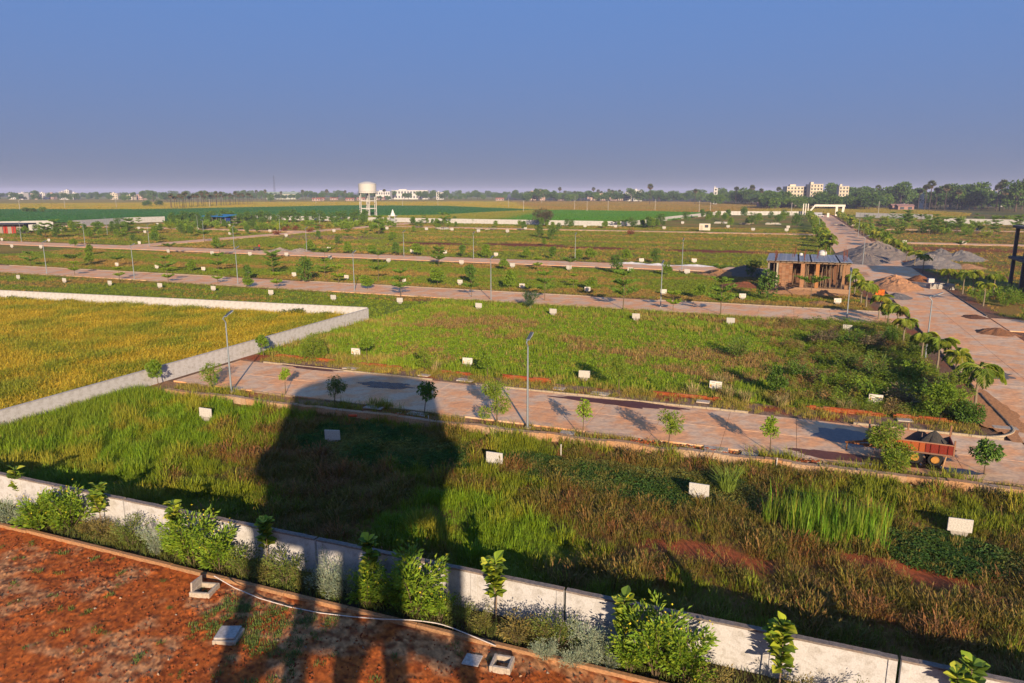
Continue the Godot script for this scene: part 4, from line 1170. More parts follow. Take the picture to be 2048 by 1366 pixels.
func build_wall_bed() -> void:
	var lv: Array = []
	for k in 5: lv.append(big_leaf(0.44, 0.29, [C(0.27, 0.31, 0.025), C(0.15, 0.22, 0.02), C(0.08, 0.13, 0.02), C(0.34, 0.36, 0.04), C(0.11, 0.17, 0.02)][k]))
	var fx := [[Vector2(-36.35, -23.04), 1.9, 30, false], [Vector2(-29.88, -22.55), 2.2, 60, true], [Vector2(-25.34, -22.71), 2.0, 34, false], [Vector2(-20.17, -22.65), 2.1, 44, false], [Vector2(-14.77, -22.34), 2.3, 58, false], [Vector2(-9.45, -22.70), 2.3, 56, true], [Vector2(-4.45, -22.25), 2.2, 50, true], [Vector2(0.69, -21.98), 2.5, 70, true], [Vector2(5.95, -22.44), 2.2, 46, true]]
	for i in fx.size():
		var t := thing("fig_tree", "young fig with big upright leaves, %s from left against the near wall" % ORD[i], "fig tree", V3(fx[i][0]), R(0, 6), "young figs along the near wall")
		fig_tree(t, fx[i][1], int(fx[i][2] * 1.75), lv, fx[i][3])
	var yb: Array = []
	for k in 3: yb.append(shrub([1.75, 1.95, 1.6][k], [1.0, 1.05, 0.9][k], 1300, 0.2, 0.085, C(0.105, 0.19, 0.016), C(0.18, 0.24, 0.02), C(0.62, 0.50, 0.03), 11))
	var sv: Array = []
	for k in 3: sv.append(shrub([1.15, 1.3, 1.0][k], 0.8, 1700, 0.10, 0.028, C(0.27, 0.31, 0.21), C(0.20, 0.25, 0.17), Color(0, 0, 0), 16, 1.0))
	var ol: Array = []
	for k in 3: ol.append(shrub([0.95, 1.1, 0.8][k], 0.75, 1100, 0.11, 0.04, [C(0.13, 0.14, 0.03), C(0.10, 0.13, 0.03), C(0.20, 0.15, 0.045)][k], [C(0.17, 0.15, 0.04), C(0.14, 0.17, 0.03), C(0.14, 0.12, 0.035)][k], Color(0, 0, 0), 12))
	# [spot, kind, variant, scale, what tells it apart]
	var bed := [[Vector2(-34.67, -21.38), 2, 0, 1.0, "grey-green bush at the left picture edge by the wall"], [Vector2(-32.80, -21.42), 0, 2, 1.0, "yellow flowering shrub spilling over the kerb at far left"], [Vector2(-31.53, -22.14), 0, 0, 1.0, "large yellow flowering shrub left of the forked fig"], [Vector2(-32.36, -21.98), 0, 1, 0.8, "yellow flowering shrub behind the leftmost shrubs"],
		[Vector2(-29.19, -22.11), 1, 2, 0.9, "brown dry bush under the forked fig"], [Vector2(-30.26, -22.18), 1, 2, 0.8, "small brown bush left of the forked fig's trunk"], [Vector2(-27.34, -21.94), 1, 1, 1.1, "olive bush left of the first silver bush"], [Vector2(-28.10, -22.00), 1, 0, 0.8, "low olive bush right of the forked fig"], [Vector2(-25.62, -21.81), 2, 1, 0.95, "silver bush left of the big flowering shrub"],
		[Vector2(-23.44, -21.70), 0, 1, 1.05, "big yellow flowering shrub above the open chamber"], [Vector2(-21.95, -21.74), 0, 0, 0.95, "yellow flowering shrub right of the big flowering one"], [Vector2(-24.51, -21.90), 0, 2, 0.7, "small flowering shrub between silver bush and big shrub"], [Vector2(-20.65, -21.80), 1, 1, 0.95, "dark olive bush behind the start of the hose"], [Vector2(-19.58, -21.78), 1, 0, 0.9, "olive bush below the fourth fig"], [Vector2(-18.56, -21.84), 1, 1, 1.15, "tall olive bush left of the broad silver bush"], [Vector2(-17.54, -21.83), 1, 0, 0.9, "yellowish bush touching the broad silver bush"],
		[Vector2(-16.56, -21.93), 2, 1, 1.05, "broad silver bush crossed by the tower leg's shadow"], [Vector2(-15.79, -22.03), 2, 0, 0.9, "silver bush right of the broad silver one"], [Vector2(-14.59, -21.80), 0, 2, 0.85, "yellow flowering shrub under the fifth fig"], [Vector2(-12.50, -21.87), 0, 1, 1.15, "tallest flowering shrub reaching over the wall coping"], [Vector2(-13.36, -21.83), 0, 0, 0.85, "flowering shrub left of the tallest one"], [Vector2(-11.42, -21.87), 0, 2, 0.7, "small flowering shrub right of the tallest one"],
		[Vector2(-10.60, -21.91), 1, 1, 0.8, "low olive bush by the wall pilaster"], [Vector2(-9.68, -21.93), 1, 0, 0.75, "low bush left of the sixth fig's trunk"], [Vector2(-8.17, -21.64), 1, 2, 1.15, "yellow-brown bush right of the sixth fig"], [Vector2(-7.42, -21.71), 1, 0, 1.0, "bushy olive shrub before the wall joint"], [Vector2(-6.70, -21.80), 1, 1, 1.1, "bright green bush right of the wall joint"], [Vector2(-6.90, -21.01), 2, 2, 0.7, "small silver bush at the kerb by the open box"], [Vector2(-5.47, -21.68), 2, 1, 1.0, "large silver bush below the seventh fig"], [Vector2(-4.82, -21.58), 2, 0, 0.8, "silver bush touching the right flowering shrub"], [Vector2(-5.83, -21.05), 2, 2, 0.7, "low silver bush leaning over the kerb"],
		[Vector2(-3.20, -21.65), 0, 1, 1.1, "largest flowering shrub at the bottom right of the bed"], [Vector2(-2.21, -21.71), 0, 0, 1.0, "flowering shrub at the right end of the flowering group"], [Vector2(-4.02, -21.47), 0, 2, 0.8, "flowering shrub under the seventh fig"], [Vector2(-1.20, -21.25), 1, 2, 1.0, "brownish bush at the bottom picture edge"], [Vector2(1.36, -21.63), 1, 2, 1.0, "dry bush right of the eighth fig"], [Vector2(2.81, -21.96), 1, 0, 0.9, "low bush near the right wall joint"]]
	for q: Array in bed:
		var k: int = q[1]
		plant(["flowering_shrub", "bush", "silver_bush"][k], q[4], "shrub", [yb, ol, sv][k][q[2]], V3(q[0]), R(0, 6), q[3], "shrubs in the bed along the near wall")
	var bd := Scatter.new()
	for i in 2400:
		bd.add(Vector3(R(-40, 8), 0, R(-22.7, -21.35)), R(0, TAU), Vector3.ONE * R(0.4, 1.0), jit(C(0.13, 0.12, 0.035).lerp(C(0.09, 0.13, 0.02), rng.randf()), 0.25))
	scatter("bed_weeds", bd, tuft_mesh(9, 0.45, 0.16, 0.022, 0.7), "rank grass between the shrubs of the wall bed", "grass")

# ---- walls, lamps, boards
func build_near_wall() -> void:
	var o := thing("boundary_wall", "near white plastered boundary wall with grey coping across the foreground", "wall", Vector3(0, 0, -23.05))
	var bay := 3.66
	var panel := MB.new()
	panel.box(Vector3(0, 0.72, 0), Vector3(bay - 0.30, 1.70, 0.12), WHITE)
	var pm := panel.mesh(M.lime)
	var pil := MB.new()
	pil.bevel(Vector3(0, 0.72, 0), Vector3(0.292, 1.70, 0.2), 0.012, C(1.04, 1.04, 1.04))
	var pl := pil.mesh(M.lime)
	var x := -6.82 - bay * 12
	for s in 7:  # sections of three bays, with an open joint between them
		var x0 := x + s * bay * 3
		for b in 3:
			part("wall_panel", pm, o, Vector3(x0 + bay * (b + 0.5), 0, 0))
			if b > 0: part("pilaster", pl, o, Vector3(x0 + bay * b, 0, 0))
		for e in 2:
			var q := MB.new()
			q.bevel(Vector3(0, 0.72, 0), Vector3(0.105 + 0.16, 1.70, 0.2), 0.012, C(1.04, 1.04, 1.04))
			part("pilaster", q.mesh(M.lime), o, Vector3(x0 + (0.185 if e == 0 else bay * 3 - 0.185), 0, 0))
		var c := MB.new()
		var nseg := 22
		var l := (bay * 3 - 0.1) / nseg
		for i in nseg:
			c.box(Vector3(-bay * 1.5 + 0.05 + l * (i + 0.5), 1.605 + R(-0.006, 0.008), R(-0.008, 0.008)), Vector3(l - 0.002, 0.075, 0.235), jit(C(0.26, 0.215, 0.19), 0.10))
		part("coping", c.mesh(M.conc), o, Vector3(x0 + bay * 1.5, 0, 0))
	# kerb of the shrub bed
	var k := thing("bed_kerb", "orange stained concrete kerb along the shrub bed", "kerb", Vector3(-48, 0, -21.1))
	for i in 20:
		var m := MB.new()
		m.bevel(Vector3(1.5, 0.06, 0), Vector3(2.985, 0.24, 0.2), 0.02, jit(C(0.46, 0.25, 0.125), 0.08))
		part("kerb_stone", m.mesh(M.conc), k, Vector3(i * 3.0, R(-0.015, 0.015), R(-0.02, 0.02)), R(-0.004, 0.004))
func wall_run(called: String, label: String, pts: Array, h: float, th: float, bay: float, mat: Material, post := 0.0, col := Color(1, 1, 1), cop := Color(0.9, 0.88, 0.86)) -> Node3D:
	var o := thing(called, label, "wall", V3(pts[0]))
	for i in pts.size() - 1:
		var a: Vector2 = pts[i]
		var b: Vector2 = pts[i + 1]
		var n := maxi(1, int(round((b - a).length() / bay)))
		var l := (b - a).length() / n
		var turn := -(b - a).angle()
		var mb := MB.new()
		mb.box(Vector3(0, h * 0.5 - 0.1, 0), Vector3(l - 0.012, h + 0.2, th), col)
		var me := mb.mesh(mat)
		var pm: ArrayMesh = null
		if post > 0.0:
			var p2 := MB.new()
			p2.box(Vector3(0, h * 0.5, 0), Vector3(post, h + 0.3, th + 0.12), col * 0.8)
			pm = p2.mesh(mat)
		for k in n:
			var c := a.lerp(b, (k + 0.5) / n) - (pts[0] as Vector2)
			part("wall_panel", me, o, V3(c, R(-0.01, 0.01)), turn)
			if pm: part("post", pm, o, V3(a.lerp(b, float(k) / n) - (pts[0] as Vector2)), turn)
		var cp := MB.new()
		cp.box(Vector3((b - a).length() * 0.5, h + 0.03, 0), Vector3((b - a).length() - 0.02, 0.055, th + 0.05), cop)
		part("coping", cp.mesh(mat), o, V3(a - (pts[0] as Vector2)), turn)
	return o
func build_walls() -> void:
	build_near_wall()
	wall_run("field_wall", "white wall beside the golden rice running towards the camera", [Vector2(-49.4, -24.5), Vector2(-49.7, -77.4)], 1.36, 0.16, 6.6, M.lime)
	wall_run("field_wall", "white wall along the far side of the golden rice", [Vector2(-49.9, -77.6), Vector2(-122.0, -70.6)], 1.45, 0.16, 6.0, M.lime)
	wall_run("compound_wall", "long low white wall at the far end of the plots", [Vector2(-300, -343.0), Vector2(-236.8, -340.0), Vector2(-163, -336.5), Vector2(-73, -334.5)], 2.3, 0.2, 9.0, M.limefar)
	wall_run("compound_wall", "white wall running back towards the gate", [Vector2(-72.6, -334.4), Vector2(-65.0, -420.0), Vector2(-50.7, -521.0)], 2.1, 0.2, 10.0, M.limefar)
	wall_run("panel_wall", "pale concrete panel wall left of the gate", [Vector2(-50.4, -521.4), Vector2(8.0, -540.0)], 2.6, 0.14, 3.0, M.limefar, 0.35)
	wall_run("panel_wall", "pale concrete panel wall right of the gate", [Vector2(37.5, -512.0), Vector2(76.0, -484.0)], 2.8, 0.14, 3.0, M.limefar, 0.35)
	wall_run("compound_wall", "broken white wall at the right rim of the layout", [Vector2(72.0, -424.0), Vector2(150.0, -402.0)], 2.6, 0.2, 8.0, M.limefar)
	wall_run("compound_wall", "grey-white wall behind the black roofed shed", [Vector2(-301.77, -199.71), Vector2(-292.19, -215.90)], 4.0, 0.25, 9.0, M.limefar)
	wall_run("compound_wall", "sunlit white wall at the far left of the plots", [Vector2(-313.91, -240.75), Vector2(-323.04, -277.88), Vector2(-318.92, -299.80)], 2.7, 0.2, 9.0, M.limefar)
func lamp_post(label: String, p: Vector2, turn: float, group: String) -> void:
	var t := thing("street_lamp", label, "street lamp", V3(p), turn, group)
	var a := MB.new()
	a.tube([Vector3(0, -0.1, 0), Vector3(0, 0.4, 0), Vector3(0, 5.85, 0)], [0.085, 0.082, 0.05], 10, WHITE)
	part("pole", a.mesh(M.metal), t)
	var b := MB.new()
	b.bevel(Vector3(0, 0.07, 0), Vector3(0.42, 0.18, 0.42), 0.03, C(0.42, 0.36, 0.30))
	part("footing", b.mesh(M.conc), t)
	var c := MB.new()
	c.tube([Vector3(0, 5.75, 0), Vector3(0, 5.95, 0.1), Vector3(0, 6.12, 0.28), Vector3(0, 6.2, 0.2), Vector3(0, 6.32, -0.15)], [0.045, 0.045, 0.045, 0.04, 0.035], 7, WHITE)
	part("bracket", c.mesh(M.metal), t)
	var d := MB.new()
	d.bevel(Vector3(0, 0, -0.5), Vector3(0.26, 0.06, 0.95), 0.02, C(1.1, 1.15, 1.2))
	var e := part("lamp_head", d.mesh(M.metal), t, Vector3(0, 6.24, 0.05))
	e.rotation.x = 0.42
	var g := MB.new()
	g.box(Vector3(0, 0, 0), Vector3(0.21, 0.012, 0.85), C(3.5, 3.4, 3.3))
	part("solar_panel", g.mesh(M.glass), e, Vector3(0, 0.038, -0.5))
	var l := MB.new()
	l.bevel(Vector3(0, 0, 0), Vector3(0.24, 0.02, 0.42), 0.008, C(0.75, 0.75, 0.72))
	part("lens", l.mesh(M.sheet), e, Vector3(0, -0.042, -0.72))
func build_lamps() -> void:
	lamp_post("grey street lamp by the white field wall corner", Vector2(-41.53, -44.04), 0.0, "street lamps of the front road")
	lamp_post("tall grey street lamp in the middle of the front road verge", Vector2(-15.96, -44.15), 0.0, "street lamps of the front road")
	var mid := [Vector2(-136.59, -98.27), Vector2(-113.21, -98.10), Vector2(-90.09, -99.23), Vector2(-65.94, -98.94), Vector2(-41.30, -97.91), Vector2(-16.39, -99.99), Vector2(7.30, -98.52)]
	for i in 7: lamp_post("grey street lamp, %s from left on the middle road" % ORD[i], mid[i], 0.0, "street lamps of the middle road")
	var r2 := [Vector2(-233.6, -161), Vector2(-205, -161), Vector2(-178.9, -161.5), Vector2(-146.5, -161), Vector2(-122.0, -161.2), Vector2(-89.10, -155.95), Vector2(-70.86, -157.31), Vector2(-47.04, -162.47), Vector2(-20.5, -149.6)]
	for i in 9: lamp_post("thin street lamp, %s from left on the second road" % ORD[i], r2[i], 0.0, "street lamps of the second road")
	var mr := [Vector2(12.97, -77.44), Vector2(15.21, -176.56), Vector2(22.32, -286.55), Vector2(9.45, -294.50)]
	for i in 4: lamp_post("street lamp with its head over the main road, %s from the front" % ORD[i], mr[i], -PI / 2 if i != 2 else PI / 2, "street lamps of the main road")
	var dl := by_bearing([Vector2(-188.46, -193.04), Vector2(-197.54, -244.14), Vector2(-191.88, -263.62), Vector2(-239.72, -197.98), Vector2(-229.19, -231.88), Vector2(-183.27, -296.66)])
	for i in 6: lamp_post("thin distant street lamp, %s from left on the left side roads" % nth(i), dl[i], PI / 2, "distant street lamps on the left")
var prints: Array = []
func board_print(k: int) -> StandardMaterial3D:
	var im := Image.create(128, 80, false, Image.FORMAT_RGB8)
	im.fill(Color(0.86, 0.84, 0.80))
	var r := RandomNumberGenerator.new()
	r.seed = 40 + k
	im.fill_rect(Rect2i(6, 34, 16, 34), Color(0.80, 0.50, 0.16))
	im.fill_rect(Rect2i(9, 38, 9, 12), Color(0.90, 0.80, 0.45))
	for x in range(70, 122):  # an arched orange sweep
		var y := int(14 + 10 * sin((x - 60) * 0.06))
		im.fill_rect(Rect2i(x, y, 1, 6), Color(0.86, 0.55, 0.18))
	for j in 4:  # lines too small to read
		var x := 32
		while x < 112:
			var w := r.randi_range(3, 9)
			im.fill_rect(Rect2i(x, 32 + j * 9, w, 4), Color(0.55, 0.52, 0.48) if j != 1 else Color(0.45, 0.55, 0.35))
			x += w + r.randi_range(2, 5)
	im.fill_rect(Rect2i(20, 10, 40, 7), Color(0.62, 0.58, 0.54))
	im.generate_mipmaps()
	var m := StandardMaterial3D.new()
	m.albedo_texture = ImageTexture.create_from_image(im)
	m.albedo_color = Color(0.86, 0.86, 0.86)
	m.roughness = 0.6
	return m
func plot_board(label: String, p: Vector2, group: String, face: int, tilt := 0.0, s := 1.0) -> void:
	var t := thing("plot_board", label, "plot board", V3(p), (0.0 if face >= 0 else PI) + R(-0.06, 0.06) + tilt, group)
	t.scale = Vector3.ONE * s
	var b := MB.new()
	b.bevel(Vector3(0, 0.53, 0), Vector3(0.98, 0.62, 0.075), 0.012, jit(C(0.60, 0.57, 0.53), 0.06))
	part("board", b.mesh(M.paint), t).rotation.z = R(-0.04, 0.04)
	var f := MB.new()
	for sx: float in [-1.0, 1.0]:
		f.quad(Vector3(-0.36, 0.23, sx * 0.045), Vector3(0.36, 0.23, sx * 0.045), Vector3(0.25, -0.08, sx * 0.06), Vector3(-0.25, -0.08, sx * 0.06), C(0.40, 0.37, 0.33)) if sx > 0 else f.quad(Vector3(0.36, 0.23, -0.045), Vector3(-0.36, 0.23, -0.045), Vector3(-0.25, -0.08, -0.06), Vector3(0.25, -0.08, -0.06), C(0.40, 0.37, 0.33))
		f.quad(Vector3(sx * 0.36, 0.23, 0.045 * sx), Vector3(sx * 0.36, 0.23, -0.045 * sx), Vector3(sx * 0.25, -0.08, -0.06 * sx), Vector3(sx * 0.25, -0.08, 0.06 * sx), C(0.40, 0.37, 0.33))
	part("foot", f.mesh(M.conc), t)
	if face > 0:
		var q := QuadMesh.new()
		q.size = Vector2(0.9, 0.54)
		q.material = prints[face - 1]
		part("print", q, t, Vector3(0, 0.53, 0.041))
func board_row(where: String, pts: Array, group: String, face: int, s := 1.0) -> void:
	for i in pts.size():
		plot_board("white plot board, %s from left %s" % [ORD[i], where], pts[i], group, face if face <= 0 else 1 + i % 3, 0.0, s)
func build_boards() -> void:
	for k in 3: prints.append(board_print(k))
	var a := [Vector2(-38.08, -37.70), Vector2(-26.79, -36.95), Vector2(-15.45, -36.99), Vector2(-3.56, -36.61), Vector2(8.45, -36.85)]
	var al := ["white plot board in the tall grass below the left lamp post", "white plot board inside the tower's shadow", "white plot board right of the tower's shadow", "white plot board left of the tall reeds", "scuffed white plot board right of the tall reeds"]
	for i in 5: plot_board(al[i], a[i], "plot boards in the front plots", -1, [0.05, 0.15, 0.0, -0.05, 0.12][i], 1.06)
	var f := [Vector2(-39.35, -58.78), Vector2(-27.32, -59.01), Vector2(-15.85, -58.21), Vector2(-4.90, -58.70), Vector2(6.92, -59.07)]
	var fl := ["white plot board left of the flat topped sapling on the far verge", "printed plot board left of a round sapling, second in its row", "blank tilted plot board right of the tall near lamp post", "printed plot board above the pale plumed tussocks", "printed plot board nearest the junction corner"]
	for i in 5: plot_board(fl[i], f[i], "plot boards on the far verge", [1, 2, 0, 3, 1][i], [0.0, 0.05, 0.2, 0.0, -0.04][i])
	board_row("before the middle road", [Vector2(-133.30, -90.31), Vector2(-120.76, -89.91), Vector2(-109.88, -90.10), Vector2(-99.10, -90.74), Vector2(-87.88, -91.08), Vector2(-75.78, -90.50), Vector2(-63.33, -89.37), Vector2(-52.55, -90.40), Vector2(-39.85, -89.97), Vector2(-28.66, -89.01), Vector2(-17.65, -89.24), Vector2(-6.18, -90.31), Vector2(6.85, -90.22)], "plot boards before the middle road", -1)
	board_row("behind the middle road", [Vector2(-136.60, -114.26), Vector2(-124.69, -113.90), Vector2(-112.21, -114.04), Vector2(-100.57, -113.64), Vector2(-88.28, -112.36), Vector2(-76.48, -112.32), Vector2(-64.37, -112.21), Vector2(-53.70, -113.32), Vector2(-41.69, -112.29), Vector2(-30.26, -112.12), Vector2(-18.25, -113.68), Vector2(-6.23, -113.13), Vector2(6.97, -112.95)], "plot boards behind the middle road", 1)
	board_row("before the second road", [Vector2(-210.99, -142.37), Vector2(-200.44, -143.46), Vector2(-154.08, -144.98), Vector2(-138.69, -144.38), Vector2(-128.00, -146.01), Vector2(-118.41, -148.19), Vector2(-103.03, -144.85), Vector2(-86.31, -143.87), Vector2(-68.43, -145.35), Vector2(-55.45, -143.45), Vector2(-42.68, -143.03), Vector2(-30.03, -143.88), Vector2(-18.74, -144.39)], "plot boards before the second road", -1, 1.15)
	board_row("behind the second road", [Vector2(-243.01, -161.02), Vector2(-225.10, -164.09), Vector2(-187.33, -165.50), Vector2(-119.19, -167.32), Vector2(-93.72, -168.36), Vector2(-84.16, -168.73), Vector2(-68.91, -166.76), Vector2(-31.75, -164.50), Vector2(-20.40, -168.26)], "plot boards behind the second road", 1, 1.15)
	board_row("in the distant row before the long wall", [Vector2(-170.20, -242.87), Vector2(-161.18, -268.38), Vector2(-142.83, -269.49), Vector2(-131.16, -269.85), Vector2(-116.47, -263.68), Vector2(-105.17, -266.54), Vector2(-106.16, -289.70), Vector2(-99.92, -318.49), Vector2(-87.71, -318.21), Vector2(-74.27, -320.96), Vector2(-63.25, -337.85), Vector2(-51.55, -314.83), Vector2(-51.56, -370.53), Vector2(-26.77, -336.94), Vector2(-15.00, -314.85), Vector2(-2.03, -315.82), Vector2(-1.67, -341.92)], "plot boards in the distant row", -1, 1.5)
	board_row("among the distant left plots", [Vector2(-285.70, -214.15), Vector2(-261.96, -231.99), Vector2(-234.71, -210.44), Vector2(-252.33, -233.07), Vector2(-284.62, -262.86), Vector2(-277.22, -265.73), Vector2(-243.29, -234.84), Vector2(-265.01, -265.00), Vector2(-232.34, -234.82), Vector2(-253.59, -264.12), Vector2(-243.35, -265.49), Vector2(-195.66, -213.37), Vector2(-193.99, -233.65), Vector2(-169.24, -212.34)], "plot boards among the distant left plots", -1, 1.4)
	board_row("right of the main road", [Vector2(33.16, -360.16), Vector2(32.75, -303.53), Vector2(33.17, -255.56), Vector2(49.78, -381.63), Vector2(49.82, -257.37), Vector2(73.01, -355.22)], "plot boards right of the main road", -1, 1.3)

# ---- loose things beside the roads and in the yard
func chamber(label: String, p: Vector2, turn: float, w: float, h: float, state: int) -> void:
	var t := thing("drain_chamber", label, "drain chamber", V3(p), turn)
	var col := C(0.52, 0.44, 0.36)
	var a := MB.new()
	var th := 0.13
	for s: float in [-1.0, 1.0]:
		a.bevel(Vector3(s * (w - th) / 2, h / 2 - 0.05, 0), Vector3(th, h + 0.1, w), 0.025, col)
		a.bevel(Vector3(0, h / 2 - 0.052, s * (w - th) / 2), Vector3(w - th * 2 + 0.03, h + 0.096, th), 0.025, col)
	part("rim", a.mesh(M.conc), t)
	var f := MB.new()
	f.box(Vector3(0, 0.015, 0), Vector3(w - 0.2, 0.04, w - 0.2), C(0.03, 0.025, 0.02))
	part("floor", f.mesh(M.plain), t)
	if state == 1:  # covered
		var l := MB.new()
		l.bevel(Vector3(0, h + 0.045, 0), Vector3(w * 0.88, 0.075, w * 0.88), 0.015, C(0.50, 0.47, 0.45))
		part("lid", l.mesh(M.conc), t, Vector3(-0.03, 0, -0.03), 0.06)
	elif state == 2:  # lid leaning at the back
		var l := MB.new()
		l.bevel(Vector3(0, 0.30, 0), Vector3(w * 0.9, 0.6, 0.07), 0.015, C(0.55, 0.47, 0.40))
		part("lid", l.mesh(M.conc), t, Vector3(-w * 0.42, h - 0.28, 0), PI / 2).rotation.z = -0.12
func build_yard_things() -> void:
	chamber("open concrete drain chamber with its lid standing up at the hose end", Vector2(-21.19, -20.09), 0.25, 0.86, 0.25, 2)
	chamber("concrete drain chamber closed by a grey slab in the red yard", Vector2(-18.07, -18.02), 0.32, 0.86, 0.2, 1)
	chamber("open concrete drain chamber at the kerb beside the loose lid", Vector2(-8.16, -20.12), 0.12, 0.74, 0.27, 0)
	var l := MB.new()
	l.bevel(Vector3(0, 0.05, 0), Vector3(0.6, 0.055, 0.6), 0.02, C(0.55, 0.50, 0.46))
	solo("chamber_lid", l.mesh(M.conc), "loose white square lid lying beside the open chamber", "lid", V3(Vector2(-9.24, -20.04), 0.035), 0.1)
	var c := Curve3D.new()
	var hp := [Vector3(-21.07, 0.55, -20.53), Vector3(-19.94, 0.30, -20.44), Vector3(-18.66, 0.14, -20.40), Vector3(-17.22, 0.09, -20.40), Vector3(-15.88, 0.09, -20.49), Vector3(-14.65, 0.11, -20.68), Vector3(-13.42, 0.20, -20.83), Vector3(-12.28, 0.26, -21.11), Vector3(-11.30, 0.28, -21.25), Vector3(-10.56, 0.28, -21.20), Vector3(-9.80, 0.26, -21.07), Vector3(-8.70, 0.22, -20.88)]
	for i in hp.size():
		var d: Vector3 = (hp[mini(i + 1, hp.size() - 1)] - hp[maxi(i - 1, 0)]) / 6.0
		c.add_point(hp[i], -d, d)
	var pts: Array = Array(c.tessellate(4, 3))
	var rad: Array = []
	for q in pts: rad.append(0.02)
	var h := MB.new()
	h.tube(pts, rad, 6, C(0.68, 0.60, 0.54))
	solo("hose", h.mesh(M.sheet), "thin white hose snaking along the orange kerb", "hose")
func build_road_things() -> void:
	# slabs over the roadside drains
	var sl := [[Vector2(-28.36, -44.44), 1], [Vector2(-24.54, -44.20), 1], [Vector2(-13.09, -44.15), 0], [Vector2(-3.45, -44.61), 1], [Vector2(-1.41, -44.28), 0], [Vector2(-41.82, -45.05), 0], [Vector2(-36.92, -54.26), 1], [Vector2(-29.40, -54.43), 0], [Vector2(-25.29, -54.19), 1], [Vector2(-16.96, -54.52), 0], [Vector2(-13.43, -54.29), 1], [Vector2(-5.43, -55.00), 0], [Vector2(8.49, -55.50), 0], [Vector2(14.69, -56.02), 1]]
	var ends := ["in the tower's shadow", "right of it in the tower's shadow", "beside the tall near lamp post", "right of the fluffy sapling", "left of the slender sapling by the trailer", "at the foot of the left lamp post", "leftmost on the far verge", "second on the far verge", "third on the far verge", "below the tilted board", "right of the tilted board", "below the plumed tussocks", "behind the trailer", "at the tip of the junction corner"]
	for i in sl.size():
		var m := MB.new()
		var w: float = 1.0 if sl[i][1] == 0 else 1.5
		m.bevel(Vector3.ZERO, Vector3(w, 0.09, 0.72), 0.02, jit(C(0.56, 0.47, 0.39), 0.1))
		solo("drain_cover", m.mesh(M.conc), "pale concrete drain cover " + ends[i], "drain cover", V3(sl[i][0], 0.075), R(-0.08, 0.08), "drain covers on the verges").rotation.x = R(-0.03, 0.03)
	# brick rubble on the near verge
	for i in 5:
		var c: Vector2 = [Vector2(-25.77, -43.09), Vector2(-7.75, -43.62), Vector2(-4.34, -43.79), Vector2(2.05, -44.02), Vector2(5.21, -43.20)][i]
		var s := Scatter.new()
		for k in 330:
			var p := c + Vector2(rng.randfn() * 1.9, rng.randfn() * 0.42)
			var z := R(0.05, 0.13)
			s.add(V3(p, z * 0.5 + maxf(0.0, 0.1 - c.distance_to(p) * 0.06)), R(0, TAU), Vector3(z, z * 0.6, z * R(0.6, 1.0)), jit(C(0.46, 0.12, 0.04) if pick(0.85) else C(0.5, 0.40, 0.30), 0.3), R(-0.6, 0.6))
		scatter("brick_rubble", s, pebble(M.brick), "heap of broken red bricks on the near verge, %s from left" % ORD[i], "rubble")
	var gs := Scatter.new()
	for k in 2600:
		var a := R(0, TAU)
		var r := sqrt(rng.randf())
		var p: Vector2 = Vector2(-30.84, -50.14) + Vector2(cos(a) * 2.4, sin(a) * 1.0) * r * (0.9 + 0.6 * nb.get_noise_2d(cos(a) * 7.0, sin(a) * 7.0))
		gs.add(V3(p, 0.11 + 0.12 * (1.0 - r)), R(0, TAU), Vector3.ONE * R(0.03, 0.06), jit(C(0.34, 0.31, 0.29), 0.3), R(-1, 1))
	scatter("gravel_patch", gs, pebble(M.gravel), "spread of grey gravel on the front road", "gravel")
	var rd := MB.new()
	rd.tube([Vector3(-0.3, 0.42, 0), Vector3(0.3, 0.42, 0.1)], [0.1, 0.1], 8, C(0.62, 0.10, 0.03))
	solo("clay_pipe", rd.mesh(M.paint), "short red pipe lying on the edge wall", "pipe", V3(Vector2(-28.15, -41.31)), 0.5)
	for i in 3:
		var pp := MB.new()
		pp.tube([Vector3(0, -0.05, 0), Vector3(R(-0.03, 0.03), 0.7, 0)], [0.035, 0.035], 7, C(0.62, 0.58, 0.52))
		solo("pipe_stub", pp.mesh(M.sheet), ["thin white pipe stub before the round dark sapling", "thin white pipe stub left of the trailer bush", "short white pipe at the edge wall right of the lamp post"][i], "pipe", V3([Vector2(-22.72, -42.45), Vector2(0.17, -42.62), Vector2(-12.33, -40.23)][i]), 0.0)
